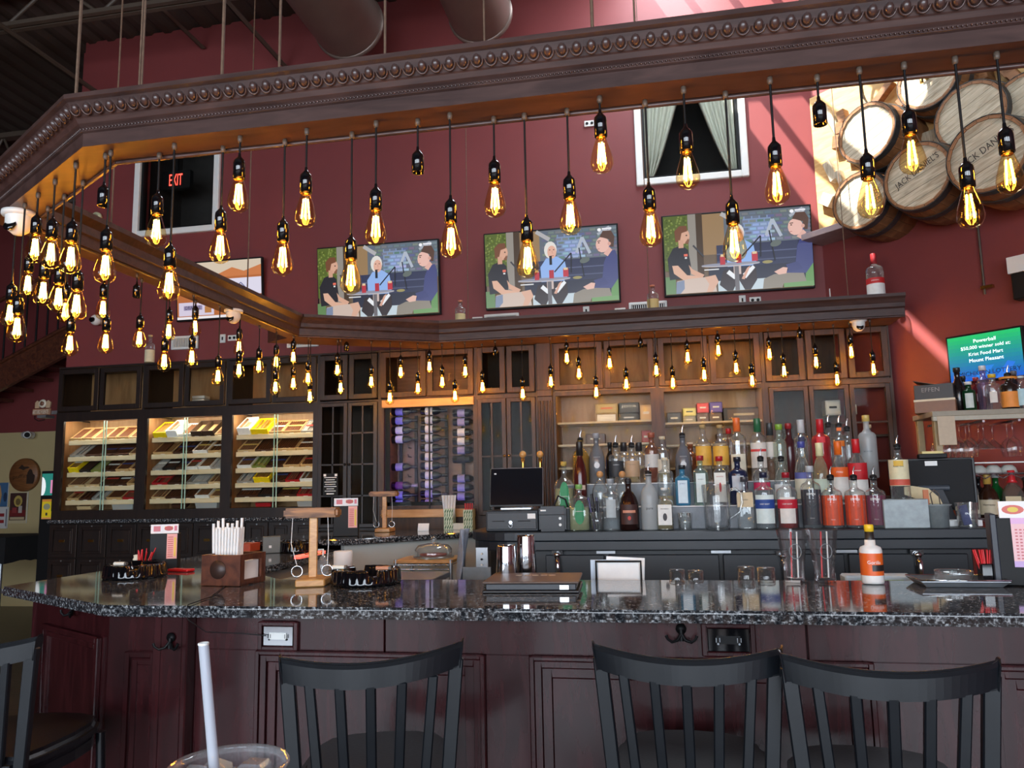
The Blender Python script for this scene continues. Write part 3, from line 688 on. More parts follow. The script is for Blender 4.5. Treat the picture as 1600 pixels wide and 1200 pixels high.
# ================================================================== bar stools
def stool(label, x, y, rz, group='black bar stools', bent=False):
    t = thing('bar_stool', label, 'bar stool', (x, y, 0), (0, 0, rz), group)
    # local: back plane at y=0, seat towards +y. top of back at 1.06
    W, B = .214, .175; zt, zb = 1.06, .745
    n = 26; V = []; F = []
    def cv(s, w): return (s*w, .055*(s*s) - .03, 0)          # curved rail: ends towards the sitter
    mb = MB(); P = []
    for i in range(n+1):
        s = -1+2*i/n; sag = -.022*(1-s*s)
        for (dy, z) in ((-.011, zt-.058+sag), (.011, zt-.058+sag), (.013, zt-.012+sag), (.006, zt+sag), (-.006, zt+sag), (-.013, zt-.012+sag)):
            k = 1-.04*(zt-z)/.06
            P.append((s*W*k, dy+.045*s*s-.03, z + (.01*s if bent else 0)))
    m = 6; F = [(i*m+a, i*m+(a+1) % m, (i+1)*m+(a+1) % m, (i+1)*m+a) for i in range(n) for a in range(m)] + [tuple(range(m)), tuple(range(n*m+m-1, n*m-1, -1))]
    mb.add(P, F, 0, False); rail = mb.build('top_rail', MT['black_metal'], t, .004, seg=2)
    bm = bmesh.new(); bm.from_mesh(rail.data); bmesh.ops.recalc_face_normals(bm, faces=bm.faces); bm.to_mesh(rail.data); bm.free()
    for s in (-1, 1):
        a = Vector((s*(W-.018), .012, zt-.03)); b = Vector((s*(B-.005), .03, .70)); c = Vector((s*(B+.01), -.03, 0))
        mb = MB()
        for p, q in ((a, b), (b, c)):
            mb.add([p+Vector((-.017, -.011, 0)), p+Vector((.017, -.011, 0)), p+Vector((.017, .011, 0)), p+Vector((-.017, .011, 0)),
                    q+Vector((-.016, -.011, 0)), q+Vector((.016, -.011, 0)), q+Vector((.016, .011, 0)), q+Vector((-.016, .011, 0))],
                   [(0, 1, 2, 3), (7, 6, 5, 4), (0, 4, 5, 1), (1, 5, 6, 2), (2, 6, 7, 3), (3, 7, 4, 0)])
        mb.build('rear_leg', MT['black_metal'], t, .003)
        MB().tube([(s*.17, .40, .70), (s*.19, .43, 0)], .014, 8).build('front_leg', MT['black_metal'], t)
    for i in range(5):
        s = (i-2)/2.9; sag = -.022*(1-s*s)
        a = Vector((s*W*.96, .045*s*s-.03, zt-.05+sag)); b = Vector((s*B*.98, .02, zb-.02))
        mb = MB(); w_, d_ = .0118, .0085
        mb.add([a+Vector((-w_, -d_, 0)), a+Vector((w_, -d_, 0)), a+Vector((w_, d_, 0)), a+Vector((-w_, d_, 0)), b+Vector((-w_, -d_, 0)), b+Vector((w_, -d_, 0)), b+Vector((w_, d_, 0)), b+Vector((-w_, d_, 0))],
               [(0, 1, 2, 3), (7, 6, 5, 4), (0, 4, 5, 1), (1, 5, 6, 2), (2, 6, 7, 3), (3, 7, 4, 0)])
        mb.build('back_slat', MT['black_metal'], t, .003)
    # seat cushion (rounded front)
    poly = [(-.18, .02), (.18, .02), (.205, .12), (.215, .25), (.205, .35), (.17, .42), (.10, .455), (0, .465), (-.10, .455), (-.17, .42), (-.205, .35), (-.215, .25), (-.205, .12)]
    poly = [(px_*.92, py_) for px_, py_ in poly]
    MB().prism(poly, .695, .745).build('seat_cushion', MT['black_vinyl'], t, .018, seg=3)
    MB().prism([(px_*.93, .24+(py_-.24)*.93) for px_, py_ in poly], .665, .695).build('seat_frame', MT['black_metal'], t)
    MB().tube([(-.18, .02, .26), (-.185, .42, .26), (.185, .42, .26), (.18, .02, .26)], .011, 8, closed=True).build('footrest', MT['black_metal'], t)
    return t
def stool_px(label, ul, vl, ur, vr, **k):
    a, b = atZ(ul, vl, 1.06), atZ(ur, vr, 1.06); mid = (a+b)/2; rz = math.atan2(b.y-a.y, b.x-a.x)
    d = Vector((-math.sin(rz), math.cos(rz))); return stool(label, mid.x-d.x*.015, mid.y-d.y*.015, rz, **k)
stool('black slatted bar stool with a dented top rail, left of centre', -.672, 1.765, math.radians(16), bent=True)
stool('black slatted bar stool right of centre, its rail overlapped by another', .045, 1.862, math.radians(-2))
stool('black slatted bar stool nearest the right edge', .456, 1.787, math.radians(-4))
stool('black slatted bar stool at the left edge with its whole seat showing', -1.85, 1.81, math.radians(8))
stool('black bar stool mostly out of frame at the far left', -2.70, 2.10, math.radians(-29))

# ================================================================== back counter with coolers
KZ = 1.18
back = thing('back_counter', 'charcoal back counter with rounded left end and cooler doors', 'counter', (0, 4.2, 0))
def slab(z0, z1, inset, name, mat):
    x0, x1, y0, y1, r = -1.08+inset, 1.60-inset, 0+inset, .95, .30
    P = [(x1, y0), (x1, .40), (x1-.24, .40), (x1-.24, y1), (x0, y1)] + [(x0+r-r*math.cos(t), y0+r-r*math.sin(t)) for t in [PI/2*k/8 for k in range(9)]]
    return MB().prism(P, z0, z1).build(name, mat, back, .004)
slab(KZ-.048, KZ, 0, 'counter_top', MT['counter']); slab(KZ-.10, KZ-.049, .012, 'apron', MT['counter'])
slab(0, KZ-.101, .07, 'carcass', MT['counter_dark'])
for a, b in ((-.62, -.30), (-.28, .30), (.32, .92), (.94, 1.50)):
    MB().box(a, .045, .12, b, .07, KZ-.125).build('cooler_door', MT['counter'], back, .004)
lt = MB(); lt.box(-.03, -.012, .035, .03, 0, .06).box(-.012, -.022, -.02, .012, 0, .04).tube([(0, -.015, .03), (.004, -.035, 0), (.006, -.03, -.06), (.006, -.028, -.14)], [.012, .014, .013, .010], 8)
lt.lathe([(.0001, -.004), (.016, -.004), (.016, .004), (.0001, .004)], 12, M=T(0, -.028, .035) @ Rx(PI/2))
ltm = lt.mesh('door_latch', MT['chrome'])
for u, v in ((871, 868), (1222, 870), (1432, 868)): p = atY(u, v, 4.245); put('door_latch', ltm, back, (p.x, .045, p.z-.03))
for xx in (-.29, .31, .93): MB().box(xx-.05, .03, KZ-.118, xx+.05, .05, KZ-.104).build('door_hinge', MT['steel'], back)
p = atY(757, 868, 4.26); MB().box(p.x-.05, .06, p.z-.08, p.x+.02, .075, p.z+.045).build('switch_plate', MT['steel'], back, .002)
for k in range(3): MB().cyl((p.x-.015, .06, p.z-.05+.03*k), (p.x-.015, .05, p.z-.05+.03*k), .006, n=8).build('switch_button', MT['white'] if k != 1 else MT['black'], back)
p = atY(750, 895, 4.25); MB().box(p.x-.10, .055, p.z-.04, p.x+.06, .07, p.z+.03).build('paper_notice', pc(120, 132, 140), back)
# stepped bottle riser
riser = thing('bottle_riser', 'grey stepped riser carrying the liquor bottles', 'bottle riser', (0, 4.2, KZ))
TZ = [KZ, KZ+.125, KZ+.255]; TY = [4.31, 4.46, 4.61]
mb = MB().box(-.53, .19, 0, 1.12, .335, .12); mb.build('step', pc(112, 120, 128), riser, .003)
MB().box(-.53, .335, 0, 1.12, .56, .25).build('step', pc(112, 120, 128), riser, .003)
MB().box(-.53, .186, .12, 1.12, .336, .125).build('step_edge', MT['white'], riser); MB().box(-.53, .331, .25, 1.12, .56, .255).build('step_edge', MT['white'], riser)
# ================================================================== wall cabinets behind the bar
CY = 5.6                                     # cabinet faces
def X56(u, v=700): return atY(u, v, CY).x
def door(parent, x0, x1, z0, z1, mat, pane=None, rail=.035, knob=None, muntin=0, cross=0, y=0.0, panel=None):
    d = MB(); ring(d, x0, x1, z0, z1, rail, y-.022, y); o = d.build('door_frame', mat, parent, .003)
    if pane is not None: MB().box(x0+rail, y-.012, z0+rail, x1-rail, y-.009, z1-rail).build('glass_pane', pane, o)
    if panel is not None: MB().box(x0+rail, y-.012, z0+rail, x1-rail, y, z1-rail).build('door_panel', panel, o, .004)
    for k in range(muntin):
        xm = x0+(x1-x0)*(k+1)/(muntin+1); MB().box(xm-.006, y-.018, z0+rail, xm+.006, y-.004, z1-rail).build('muntin', mat, o)
    for k in range(cross):
        zm = z0+(z1-z0)*(k+1)/(cross+1); MB().box(x0+rail, y-.018, zm-.006, x1-rail, y-.004, zm+.006).build('muntin', mat, o)
    if knob:
        kx = x1-rail/2 if knob > 0 else x0+rail/2; MB().sphere((kx, y-.03, (z0+z1)/2), .011, 8).build('knob', MT['brass'] if mat is MT['brown_cab'] else MT['black'], o)
    return o
ZT = 2.50; U0, U1 = 2.125, 2.475
def shell(name, label, u0, u1, mat, o0, o1, oz0, oz1, inner, lower=True, upper=2, zt=ZT, low_in=None):
    x0, x1 = X56(u0), X56(u1); t = thing(name, label, 'cabinet', ((x0+x1)/2, CY, 0)); c = (x0+x1)/2
    a, b = x0-c, x1-c; p, q = X56(o0)-c, X56(o1)-c; D = .385
    MB().box(a, .0, 0, b, D, oz0-.075 if lower else oz0-.001).build('base_carcass', mat, t)
    MB().box(a, 0, oz0, a+.012, D, zt).build('side_panel', mat, t); MB().box(b-.012, 0, oz0, b, D, zt).build('side_panel', mat, t)
    MB().box(a+.012, D-.012, oz0, b-.012, D, zt).build('back_panel', inner, t)
    MB().box(a+.013, .021, oz0, a+.018, D-.013, oz1+.02).build('side_liner', inner, t); MB().box(b-.018, .021, oz0, b-.013, D-.013, oz1+.02).build('side_liner', inner, t)
    MB().box(a+.012, .02, oz1+.03, b-.012, D-.012, oz1+.045).build('divider_shelf', inner, t)
    MB().box(a+.012, .02, oz0-.012, b-.012, D-.012, oz0).build('cabinet_floor', inner, t)
    MB().box(a, 0, zt-.012, b, D, zt).build('top_panel', mat, t)
    if lower: MB().box(a, 0, oz0-.075, b, .03, oz0).build('face_rail', mat, t)
    MB().box(a, -.004, oz0, p, .02, oz1).build('face_stile', mat, t); MB().box(q, -.004, oz0, b, .02, oz1).build('face_stile', mat, t)
    MB().box(a, -.004, oz1, b, .02, U0-.01).build('face_rail', mat, t)
    MB().box(a, -.004, U1+.01, b, .02, zt).build('face_rail', mat, t)
    wd = (b-a-.02)/upper
    for k in range(upper):
        door(t, a+.01+wd*k+.006, a+.01+wd*(k+1)-.006, U0, U1, mat, MT['mirror_pane'], .04, knob=0)
    return t, a, b, p, q
# ---- three lit cigar displays
CIG = {}
def cigar_mesh(kind):
    if kind in CIG: return CIG[kind]
    wall, inside, cig, h = KINDS[kind]; L, W = .19, 1.0
    tr = MB(); w_ = .5; th = .006
    # unit width 1 in x is scaled per box through the vertex builder below
    CIG[kind] = (wall, inside, cig, h); return CIG[kind]
KINDS = {'oak': ((196, 160, 108), (150, 104, 60), (92, 54, 32), .034), 'dark': ((70, 44, 32), (60, 38, 28), (78, 46, 28), .03), 'white': ((232, 230, 222), (196, 190, 178), (110, 76, 50), .04),
 'yellow': ((236, 206, 20), (226, 190, 30), (130, 96, 40), .06), 'black': ((34, 32, 32), (48, 40, 36), (60, 42, 34), .034), 'red': ((170, 34, 40), (130, 30, 34), (120, 70, 52), .032), 'tan': ((206, 178, 132), (188, 156, 112), (120, 84, 56), .03),
 'grey': ((150, 148, 142), (128, 124, 118), (176, 172, 164), .03), 'green': ((120, 132, 60), (150, 150, 80), (150, 150, 96), .03), 'deepwhite': ((236, 236, 232), (190, 170, 130), (120, 90, 60), .075), 'deepoak': ((60, 44, 34), (190, 160, 110), (150, 120, 80), .06)}
def cigar_box(label, x, y, z, w, kind, tilt, group, fill=1.0, tagc=True):
    wall, inside, cig, h = KINDS[kind]; L = .185; th = .006
    t = thing('cigar_box', label, 'cigar box', (x, y, z), (tilt, 0, 0), group)
    tr = MB(); tr.box(-w/2, 0, 0, w/2, L, .006).box(-w/2, 0, .006, -w/2+th, L, h).box(w/2-th, 0, .006, w/2, L, h).box(-w/2+th, 0, .006, w/2-th, th, h).box(-w/2+th, L-th, .006, w/2-th, L, h)
    tr.build('tray', pc(*wall), t)
    n = max(3, int((w-2*th)/.017)); s = (w-2*th)/n; cg = MB()
    for k in range(n):
        if random.random() < fill: cx = -w/2+th+s*(k+.5); zc = h-.010; cg.cyl((cx, th+.004, zc), (cx, L-th-.012, zc), s*.46, n=6)
    if cg.v: stuff(cg.build('cigars', pc(*cig), t))
    MB().box(-w/2+th, th, h*.35, w/2-th, L-th, h*.4).build('liner', pc(*inside), t)
    if random.random() < .5 and fill > .5: MB().box(-w/2+th, L*.45, h-.004, w/2-th, L*.55, h-.001).build('cigar_bands', pc(*random.choice([(200, 170, 90), (190, 60, 50), (220, 220, 210), (60, 70, 120)])), t)
    if tagc: MB().box(-.018, -.003, .002, .018, 0, .016).build('price_tag', MT['paper'], t)
    return t
SHZ = [1.872, 1.735, 1.605, 1.488, 1.375]
ROWS = {
 'left': [['oak','oak','tan','oak','oak','tan'], ['grey','dark','dark','dark','tan'], ['yellow','black','green','dark','oak','oak'], ['tan','tan','dark','dark','oak'], ['oak','dark','grey','oak','red']],
 'middle': [['yellow','deepwhite','white','deepoak','deepoak','tan'], ['oak','dark','white','oak'], ['grey','black','dark','white','white','grey'], ['red','dark','grey','tan'], ['tan','dark','dark','white','tan']],
 'right': [['deepwhite','yellow','oak','oak','grey'], ['tan','dark','oak','oak'], ['white','green','dark','oak','oak'], ['grey','yellow','dark','red','white'], ['dark','black','dark','red']]}
BINS = {'left': (.62, .20), 'middle': (.60, .20), 'right': (.76, .18)}
for nm, u0, u1, o0, o1, vt, vb in (('left', 86, 221, 98, 213, 658, 798), ('middle', 221, 353, 229, 346, 652, 795), ('right', 353, 497, 362, 489, 645, 793)):
    t, a, b, p, q = shell('cigar_cabinet', 'dark lit cigar display cabinet, the %s one of three' % {'left': 'leftmost', 'middle': 'middle', 'right': 'rightmost'}[nm], u0, u1, MT['dark_cab'], o0, o1, 1.305, 2.04, MT['cab_in'])
    t['group'] = 'lit cigar display cabinets'; c = t.location.x
    MB().box(p+.02, .028, 2.046, q-.02, .05, 2.06).build('led_strip', MT['led'], t)
    MB().box(a, -.045, 1.205, b, .0, 1.232).build('granite_ledge', MT['granite'], t, .004)
    # sliding glass with pale edges
    xm = p+(q-p)*{'left': .55, 'middle': .50, 'right': .53}[nm]
    for k, (e0, e1, yy) in enumerate(((p, xm+.02, .006), (xm-.01, q, .013))):
        g = MB().box(e0, yy, 1.305, e1, yy+.004, 2.035).build('sliding_glass', MT['pane'], t)
        MB().box((e1 if k == 0 else e0)-.003, yy-.002, 1.305, (e1 if k == 0 else e0)+.003, yy+.005, 2.035).build('glass_edge', pc(176, 214, 196, .2), g)
    for sz in SHZ:
        s = MB(); tl = math.radians(33); Msh = T(0, .075, sz) @ Rx(tl)
        s.box(p+.004, 0, -.012, q-.004, .24, 0, M=Msh); s.box(p+.004, .058, sz-.026, q-.004, .075, sz+.012); s.build('shelf', MT['shelf_wood'], t, .002)
    # drawers with nameplates
    nd = 3 if nm != 'right' else 4; dw = (b-a)/nd
    for r in range(2):
        for k in range(nd):
            zA, zB = (.93, 1.195) if r == 0 else (.65, .92); xA, xB = a+dw*k+.008, a+dw*(k+1)-.008
            d = MB().box(xA, -.018, zA, xB, 0, zB).build('drawer', MT['dark_cab'], t, .003)
            g = MB(); ring(g, xA+.03, xB-.03, zA+.03, zB-.03, .014, -.026, -.018).build('drawer_moulding', MT['dark_cab'], d, .003)
            g = MB().box(xA+.05, -.024, zA+.05, xB-.05, -.018, zB-.05).build('drawer_field', MT['dark_cab'], d, .004)
            g = MB().box((xA+xB)/2-.024, -.029, (zA+zB)/2-.010, (xA+xB)/2+.024, -.024, (zA+zB)/2+.010).build('nameplate', MT['brass'], d)
            MB().cyl(((xA+xB)/2, -.018, zB-.016), ((xA+xB)/2, -.024, zB-.016), .006, n=8).build('lock', MT['steel'], d)
    # cigar boxes lying on the sloping shelves
    for r, row in enumerate(ROWS[nm]):
        ws = [random.uniform(.8, 1.2)*(.8 if 'deep' in k else 1) for k in row]; tot = (q-p-.02)/sum(ws); x = p+.01; tl = math.radians(33)
        for k, kd in enumerate(row):
            wv = ws[k]*tot; look = {'oak': 'open wooden', 'dark': 'dark brown', 'white': 'white', 'yellow': 'yellow', 'black': 'black', 'red': 'red', 'tan': 'tan', 'grey': 'grey', 'green': 'olive green', 'deepwhite': 'deep white', 'deepoak': 'deep empty wooden'}[kd]
            cigar_box('%s cigar box, %s on the %s shelf down, %s cigar display' % (look, ORD[k], ORD[r], {'left': 'leftmost', 'middle': 'middle', 'right': 'rightmost'}[nm]),
                      c+x+wv/2, CY+.078, SHZ[r]+.002, wv-.008, kd, tl, 'cigar boxes in the lit displays', fill=0.2 if 'deep' in kd else random.choice([1, 1, .9, .6]))
            x += wv
    # bottom of the case: humidifier tub and loose boxes
    fx, fw = BINS[nm]; xx = p+(q-p)*fx
    tb = thing('humidor_tub', 'frosted plastic tub at the bottom of the %s cigar display' % {'left': 'leftmost', 'middle': 'middle', 'right': 'rightmost'}[nm], 'plastic tub', (c+xx+fw/2, CY+.13, 1.306), group='plastic tubs')
    MB().add(*(lambda w0, w1: ([(-w0, -.05, 0), (w0, -.05, 0), (w0, .05, 0), (-w0, .05, 0), (-w1, -.06, .06), (w1, -.06, .06), (w1, .06, .06), (-w1, .06, .06)], [(0, 3, 2, 1), (0, 1, 5, 4), (1, 2, 6, 5), (2, 3, 7, 6), (3, 0, 4, 7)]))(fw*.45, fw*.5)).build('tub', MT['frost'], tb)
    g = MB(); g.box(-fw*.53, -.065, .058, fw*.53, .065, .068); g.build('lid', MT['white'], tb, .003)
    cigar_box('%s cigar box leaning at the bottom of the %s cigar display' % ({'left': 'tan', 'middle': 'dark brown', 'right': 'red'}[nm], {'left': 'leftmost', 'middle': 'middle', 'right': 'rightmost'}[nm]),
              c+p+(q-p)*{'left': .2, 'middle': .35, 'right': .32}[nm], CY+.12, 1.31, .13, {'left': 'tan', 'middle': 'dark', 'right': 'red'}[nm], math.radians(30), 'boxes on the display floor', 1.0, False)
# loose things in the upper cupboards
p_ = atY(313, 622, 5.75)
for k in range(2): tag(MB().box(p_.x-.055, 5.72, p_.z-.014+k*.028-.02, p_.x+.055, 5.80, p_.z+.008+k*.028-.02).build('cable_box', MT['white']), 'white flat box %s of two in the cupboard above the middle display' % ('lower', 'upper')[k], 'box', 'white boxes')
# ---- tall black cupboard
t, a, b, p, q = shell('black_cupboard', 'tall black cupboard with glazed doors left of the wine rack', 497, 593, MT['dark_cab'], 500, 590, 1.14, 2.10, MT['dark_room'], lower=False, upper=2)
for k in range(2):
    xa = a+.008+(b-a-.016)/2*k; xb = xa+(b-a-.016)/2-.004
    door(t, xa, xb, 1.145, 2.10, MT['dark_cab'], MT['mirror_pane'], .03, knob=(1 if k == 0 else -1), muntin=1, cross=3)
# notice stuck on the cupboard
nt_ = atY(517, 757, CY-.03); no = thing('framed_notice', 'black framed notice with white text hanging beside the right display', 'notice', (nt_.x, CY-.04, nt_.z))
MB().box(-.062, 0, -.085, .062, .012, .085).build('board', MT['black'], no, .002)
mb = MB()
for k in range(7): w_ = (.05, .035, .048, .042, .05, .03, .044)[k]; mb.box(-w_, -.002, .05-k*.017, w_, 0, .055-k*.017)
for s in (-1, 1): mb.box(s*.045-.01, -.002, .062, s*.045+.01, 0, .08)
stuff(mb.build('printed_lines', MT['paper'], no))
MB().box(-.03, -.002, -.075, .03, 0, -.066).build('footer', MT['paper'], no)
# ---- wine cabinet
t, a, b, p, q = shell('wine_cabinet', 'glazed wine cabinet with maple rails and violet light', 593, 745, MT['brown_cab'], 600, 740, 1.30, 2.045, wood('rack_board', S(120, 84, 66), S(146, 106, 86), .5, 4, (1, 1, 6)), lower=False, upper=2)
WX0, WX1, WC = p, q, t.location.x
MB().box(p-.01, -.028, 2.045, q+.01, -.004, 2.105).build('maple_rail', MT['maple'], t, .003)
MB().box(p-.01, -.028, 1.215, q+.01, -.004, 1.275).build('maple_rail', MT['maple'], t, .003)
MB().box(p+.03, .03, 2.052, q-.03, .045, 2.062).build('led_strip', glow('added_rack_led', (1.0, .88, .80), 6.0), t); MB().box(p, .005, 1.275, q, .009, 2.045).build('glass_pane', MT['pane'], t)  # hidden warm strip added to lighten the wine cabinet's back board
xm = atY(671, 700, CY).x-WC; MB().box(xm-.006, -.004, 1.275, xm+.006, .004, 2.045).build('centre_mullion', MT['black'], t)
MB().box(p+.002, .045, 1.33, p+.010, .055, 2.02).build('violet_led_strip', MT['blue_led'], t); MB().box(p, .022, 1.30, p+.04, .026, 2.045).build('light_baffle', MT['black'], t)
MB().box(p+.04, .045, 1.302, q-.03, .055, 1.31).build('violet_led_strip', MT['blue_led'], t); MB().box(p, .022, 1.30, q, .026, 1.33).build('light_baffle', MT['black'], t)
# rack bars
rk = thing('wine_rack', 'black metal peg rack holding wine bottles sideways', 'wine rack', (WC, CY+.30, 1.31))
for u in (624, 648, 672, 696, 722): x = atY(u, 700, CY+.27).x-WC; MB().box(x-.012, 0, .01, x+.012, .018, .70).build('rack_bar', MT['black'], rk)
WB = [(0.0001, 0), (.035, .002), (.038, .012), (.038, .17), (.034, .195), (.02, .215), (.0145, .235), (.0145, .27), (.016, .275), (.016, .295), (.0001, .297)]
WINE = {}
def wine(label, x, y, z, kind, group, left=True):
    if kind not in WINE:
        gcol, lab, caps = {'dark': ((14, 16, 14), (190, 184, 190), (24, 22, 26)), 'white': ((20, 22, 20), (206, 200, 206), (30, 28, 32)), 'blue': ((16, 16, 30), (130, 120, 200), (26, 24, 40)), 'lilac': ((18, 18, 20), (150, 136, 176), (40, 36, 40)), 'purple': ((40, 14, 40), (110, 40, 110), (150, 130, 140)), 'plain': ((12, 14, 14), (26, 26, 30), (20, 20, 30))}[kind]
        B = Ry(PI/2)
        me = MB().lathe(WB[:-4]+[(.0145, .24)], 14, M=B).mesh('glass_body', pc(*gcol, .08)); lb = MB().lathe([(.0384, .055), (.0386, .056), (.0386, .135), (.0384, .136)], 14, M=B).mesh('paper_label', pc(*lab, .7)); cp = MB().lathe([(.0150, .225), (.0155, .228), (.0165, .295), (.0001, .297)], 12, M=B).mesh('capsule', pc(*caps, .35))
        WINE[kind] = (me, lb, cp)
    me, lb, cp = WINE[kind]; t = thing('wine_bottle', label, 'wine bottle', (x, y, z), group=group)
    put('glass_body', me, t); put('paper_label', lb, t); put('capsule', cp, t); return t
COLS = [('left', 612, [(644, 'blue'), (658, 'blue'), (673, 'white'), (687, 'white'), (730, 'lilac'), (759, 'purple'), (774, 'blue'), (787, 'blue')]),
        ('middle', 658, [(643, 'white'), (657, 'white'), (671, 'white'), (685, 'white'), (700, 'dark'), (714, 'white'), (728, 'white'), (743, 'white'), (757, 'white'), (772, 'lilac'), (786, 'lilac')]),
        ('right', 708, [(646, 'lilac'), (660, 'lilac'), (676, 'white'), (690, 'white'), (704, 'lilac'), (718, 'plain'), (748, 'lilac'), (762, 'lilac'), (776, 'lilac'), (790, 'blue')])]
for cn, u, rows in COLS:
    for k, (v, kd) in enumerate(rows):
        pp = atY(u, v, CY+.24); xx = pp.x
        sc_ = .235/.297 if cn != 'right' else .175/.297*1.05
        o = wine('sideways wine bottle, %s from the top in the %s column of the rack' % (ORD[k], cn), xx, CY+.24, pp.z, kd, 'wine bottles in the rack'); o.scale = (.72, .8, .8)
mb = MB()
for v in (700, 714, 745):
    pp = atY(640, v, CY+.28); mb2 = MB().tube([(0, .02, 0), (0, -.05, 0), (0, -.06, .02)], .004, 5); mb2.build('rack_peg', MT['black'], rk, loc=(pp.x-WC, 0, pp.z-1.31))
# ---- narrow glazed cupboard and fluted pilaster
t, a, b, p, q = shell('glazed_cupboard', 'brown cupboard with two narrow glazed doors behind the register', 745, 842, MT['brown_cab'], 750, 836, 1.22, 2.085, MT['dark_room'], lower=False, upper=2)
for k in range(2):
    xa = a+.012+(b-a-.024)/2*k; xb = xa+(b-a-.024)/2-.004
    door(t, xa, xb, 1.225, 2.085, MT['brown_cab'], MT['mirror_pane'], .032, knob=(1 if k == 0 else -1), muntin=1, cross=1)
xA, xB = X56(842), X56(866); pil = thing('pilaster', 'fluted brown pilaster between register cupboard and glass cases', 'pilaster', ((xA+xB)/2, CY-.03, 0))
w_ = (xB-xA)/2; MB().box(-w_, 0, 0, w_, .40, ZT).build('shaft', MT['brown_cab'], pil, .004)
for k in range(4): xx = -w_+.018+k*(2*w_-.036)/3; MB().cyl((xx, 0, 1.2), (xx, 0, 2.05), .009, n=8).build('reed', MT['brown_cab'], pil)
MB().box(-w_, -.015, 2.08, w_, .0, 2.13).build('capital', MT['brown_cab'], pil, .004)
# ---- right hand glass cases
SHELF_Z = [2.085+.045, 1.735]
TOPS = []
def stock(label, u0, u1, v0, v1, col, depth=.12, words=None, wcol=(230, 226, 210), Y=5.84, cat='cigar box', group='boxes in the glass cases', band=None):
    a_ = atY(u0, v1, Y); b_ = atY(u1, v0, Y); t = thing('stock_box', label, cat, ((a_.x+b_.x)/2, Y, a_.z), group=group); w_, h_ = (b_.x-a_.x)/2, b_.z-a_.z
    cand = [z_ for z_ in SHELF_Z] + [z_ for (l_, r_, z_) in TOPS if l_ < (a_.x+b_.x)/2 < r_]
    zb_ = min(cand, key=lambda z_: abs(z_-a_.z)); t.location.z = zb_+.0005; TOPS.append((a_.x, b_.x, zb_+h_))
    MB().box(-w_, 0, 0, w_, depth, h_).build('carton', pc(*col), t, .003)
    MB().box(-w_*.8, -.0015, h_*.12, w_*.8, 0, h_*.88).build('printed_face', pc(*(band or [min(255, c+25) for c in col])), t)
    if words: text_mb(words, min(1.5*w_, .12), h_*.26, T(0, -.004, h_*.62)).build('lettering', pc(*wcol), t)
    else: MB().box(-w_*.5, -.003, h_*.45, w_*.5, -.0015, h_*.6).build('stripe', pc(*wcol), t)
    return t
for nm, u0, u1, o0, o1 in (('left', 866, 1031, 870, 1020), ('middle', 1031, 1200, 1041, 1196)):
    t, a, b, p, q = shell('glass_case', 'brown glass-fronted case behind the bottles, %s' % ('nearest the pilaster' if nm == 'left' else 'in the centre'), u0, u1, MT['brown_cab'], o0, o1, 1.28, 2.085, MT['cab_in'], lower=False, upper=2)
    t['group'] = 'glass cases behind the bottles'
    MB().box(p, .004, 1.285, q, .009, 2.08).build('glass_pane', MT['mirror_pane'], t)
    for v in (661, 695, 730):
        SH = atY(945 if nm == 'left' else 1110, v, 5.84).z; SHELF_Z.append(SH); MB().box(p+.003, .06, SH-.014, q-.003, .36, SH).build('shelf', MT['shelf_wood'], t)
    MB().box(p+.03, .03, 2.092, q-.03, .05, 2.106).build('led_strip', glow('added_case_led', (1.0, .86, .60), 7.0), t)  # strip added inside the case to turn its back golden
stock('brown box on the middle shelf of the centre glass case', 1120, 1150, 676, 694, (110, 76, 54))
stock('small red box on the middle shelf of the left glass case', 1003, 1017, 672, 693, (176, 52, 48))
stock('brown box on the middle shelf of the left glass case', 915, 945, 676, 693, (96, 62, 44))
stock('dark framed box at the left of the centre glass case', 1043, 1064, 644, 663, (56, 50, 48))
stock('box of thin cigars under the pale yellow box', 1067, 1087, 647, 660, (130, 126, 104))
stock('box of dark cigars under the red box', 1089, 1107, 643, 660, (92, 66, 50))
stock('box of dark cigars under the violet box', 1109, 1128, 643, 660, (84, 62, 48))
stock('lower sampler box with a white insert in the left glass case', 930, 965, 643, 659, (140, 112, 70), wcol=(226, 226, 216), band=(214, 212, 202))
stock('lower black box with silver emblem in the left glass case', 967, 998, 644, 659, (30, 30, 34), wcol=(190, 190, 190))
stock('tan box at the right end of the left glass case', 1001, 1018, 632, 659, (196, 160, 108))
stock('long dark rack of single cigars in the centre glass case', 1131, 1194, 634, 659, (50, 42, 38), wcol=(180, 160, 120), band=(92, 70, 54))
stock('pale yellow box in the centre glass case', 1067, 1087, 632, 645, (212, 202, 110), wcol=(70, 80, 60))
stock('black box with pale lettering in the left glass case', 967, 998, 625, 643, (36, 34, 34), words='JOYA')
stock('open wooden sampler box with orange cigars in the left glass case', 930, 965, 624, 641, (150, 128, 70), wcol=(206, 96, 50))
stock('red box in the centre glass case', 1089, 1107, 625, 641, (196, 40, 36))
stock('violet box in the centre glass case', 1109, 1128, 624, 641, (88, 70, 150))
t, a, b, p, q = shell('glazed_hutch', 'dark brown hutch with three glazed doors at the right end', 1200, 1404, MT['brown_cab'], 1206, 1398, 1.28, 2.085, MT['brown_cab'], lower=False, upper=3)
for k in range(3):
    xa = p+(q-p)/3*k; door(t, xa, xa+(q-p)/3-.004, 1.29, 2.08, MT['brown_cab'], MT['mirror_pane'], .03, knob=0, cross=2, y=-.006)
MB().box(p, .05, 1.72, q, .36, 1.735).build('shelf', MT['brown_cab'], t)
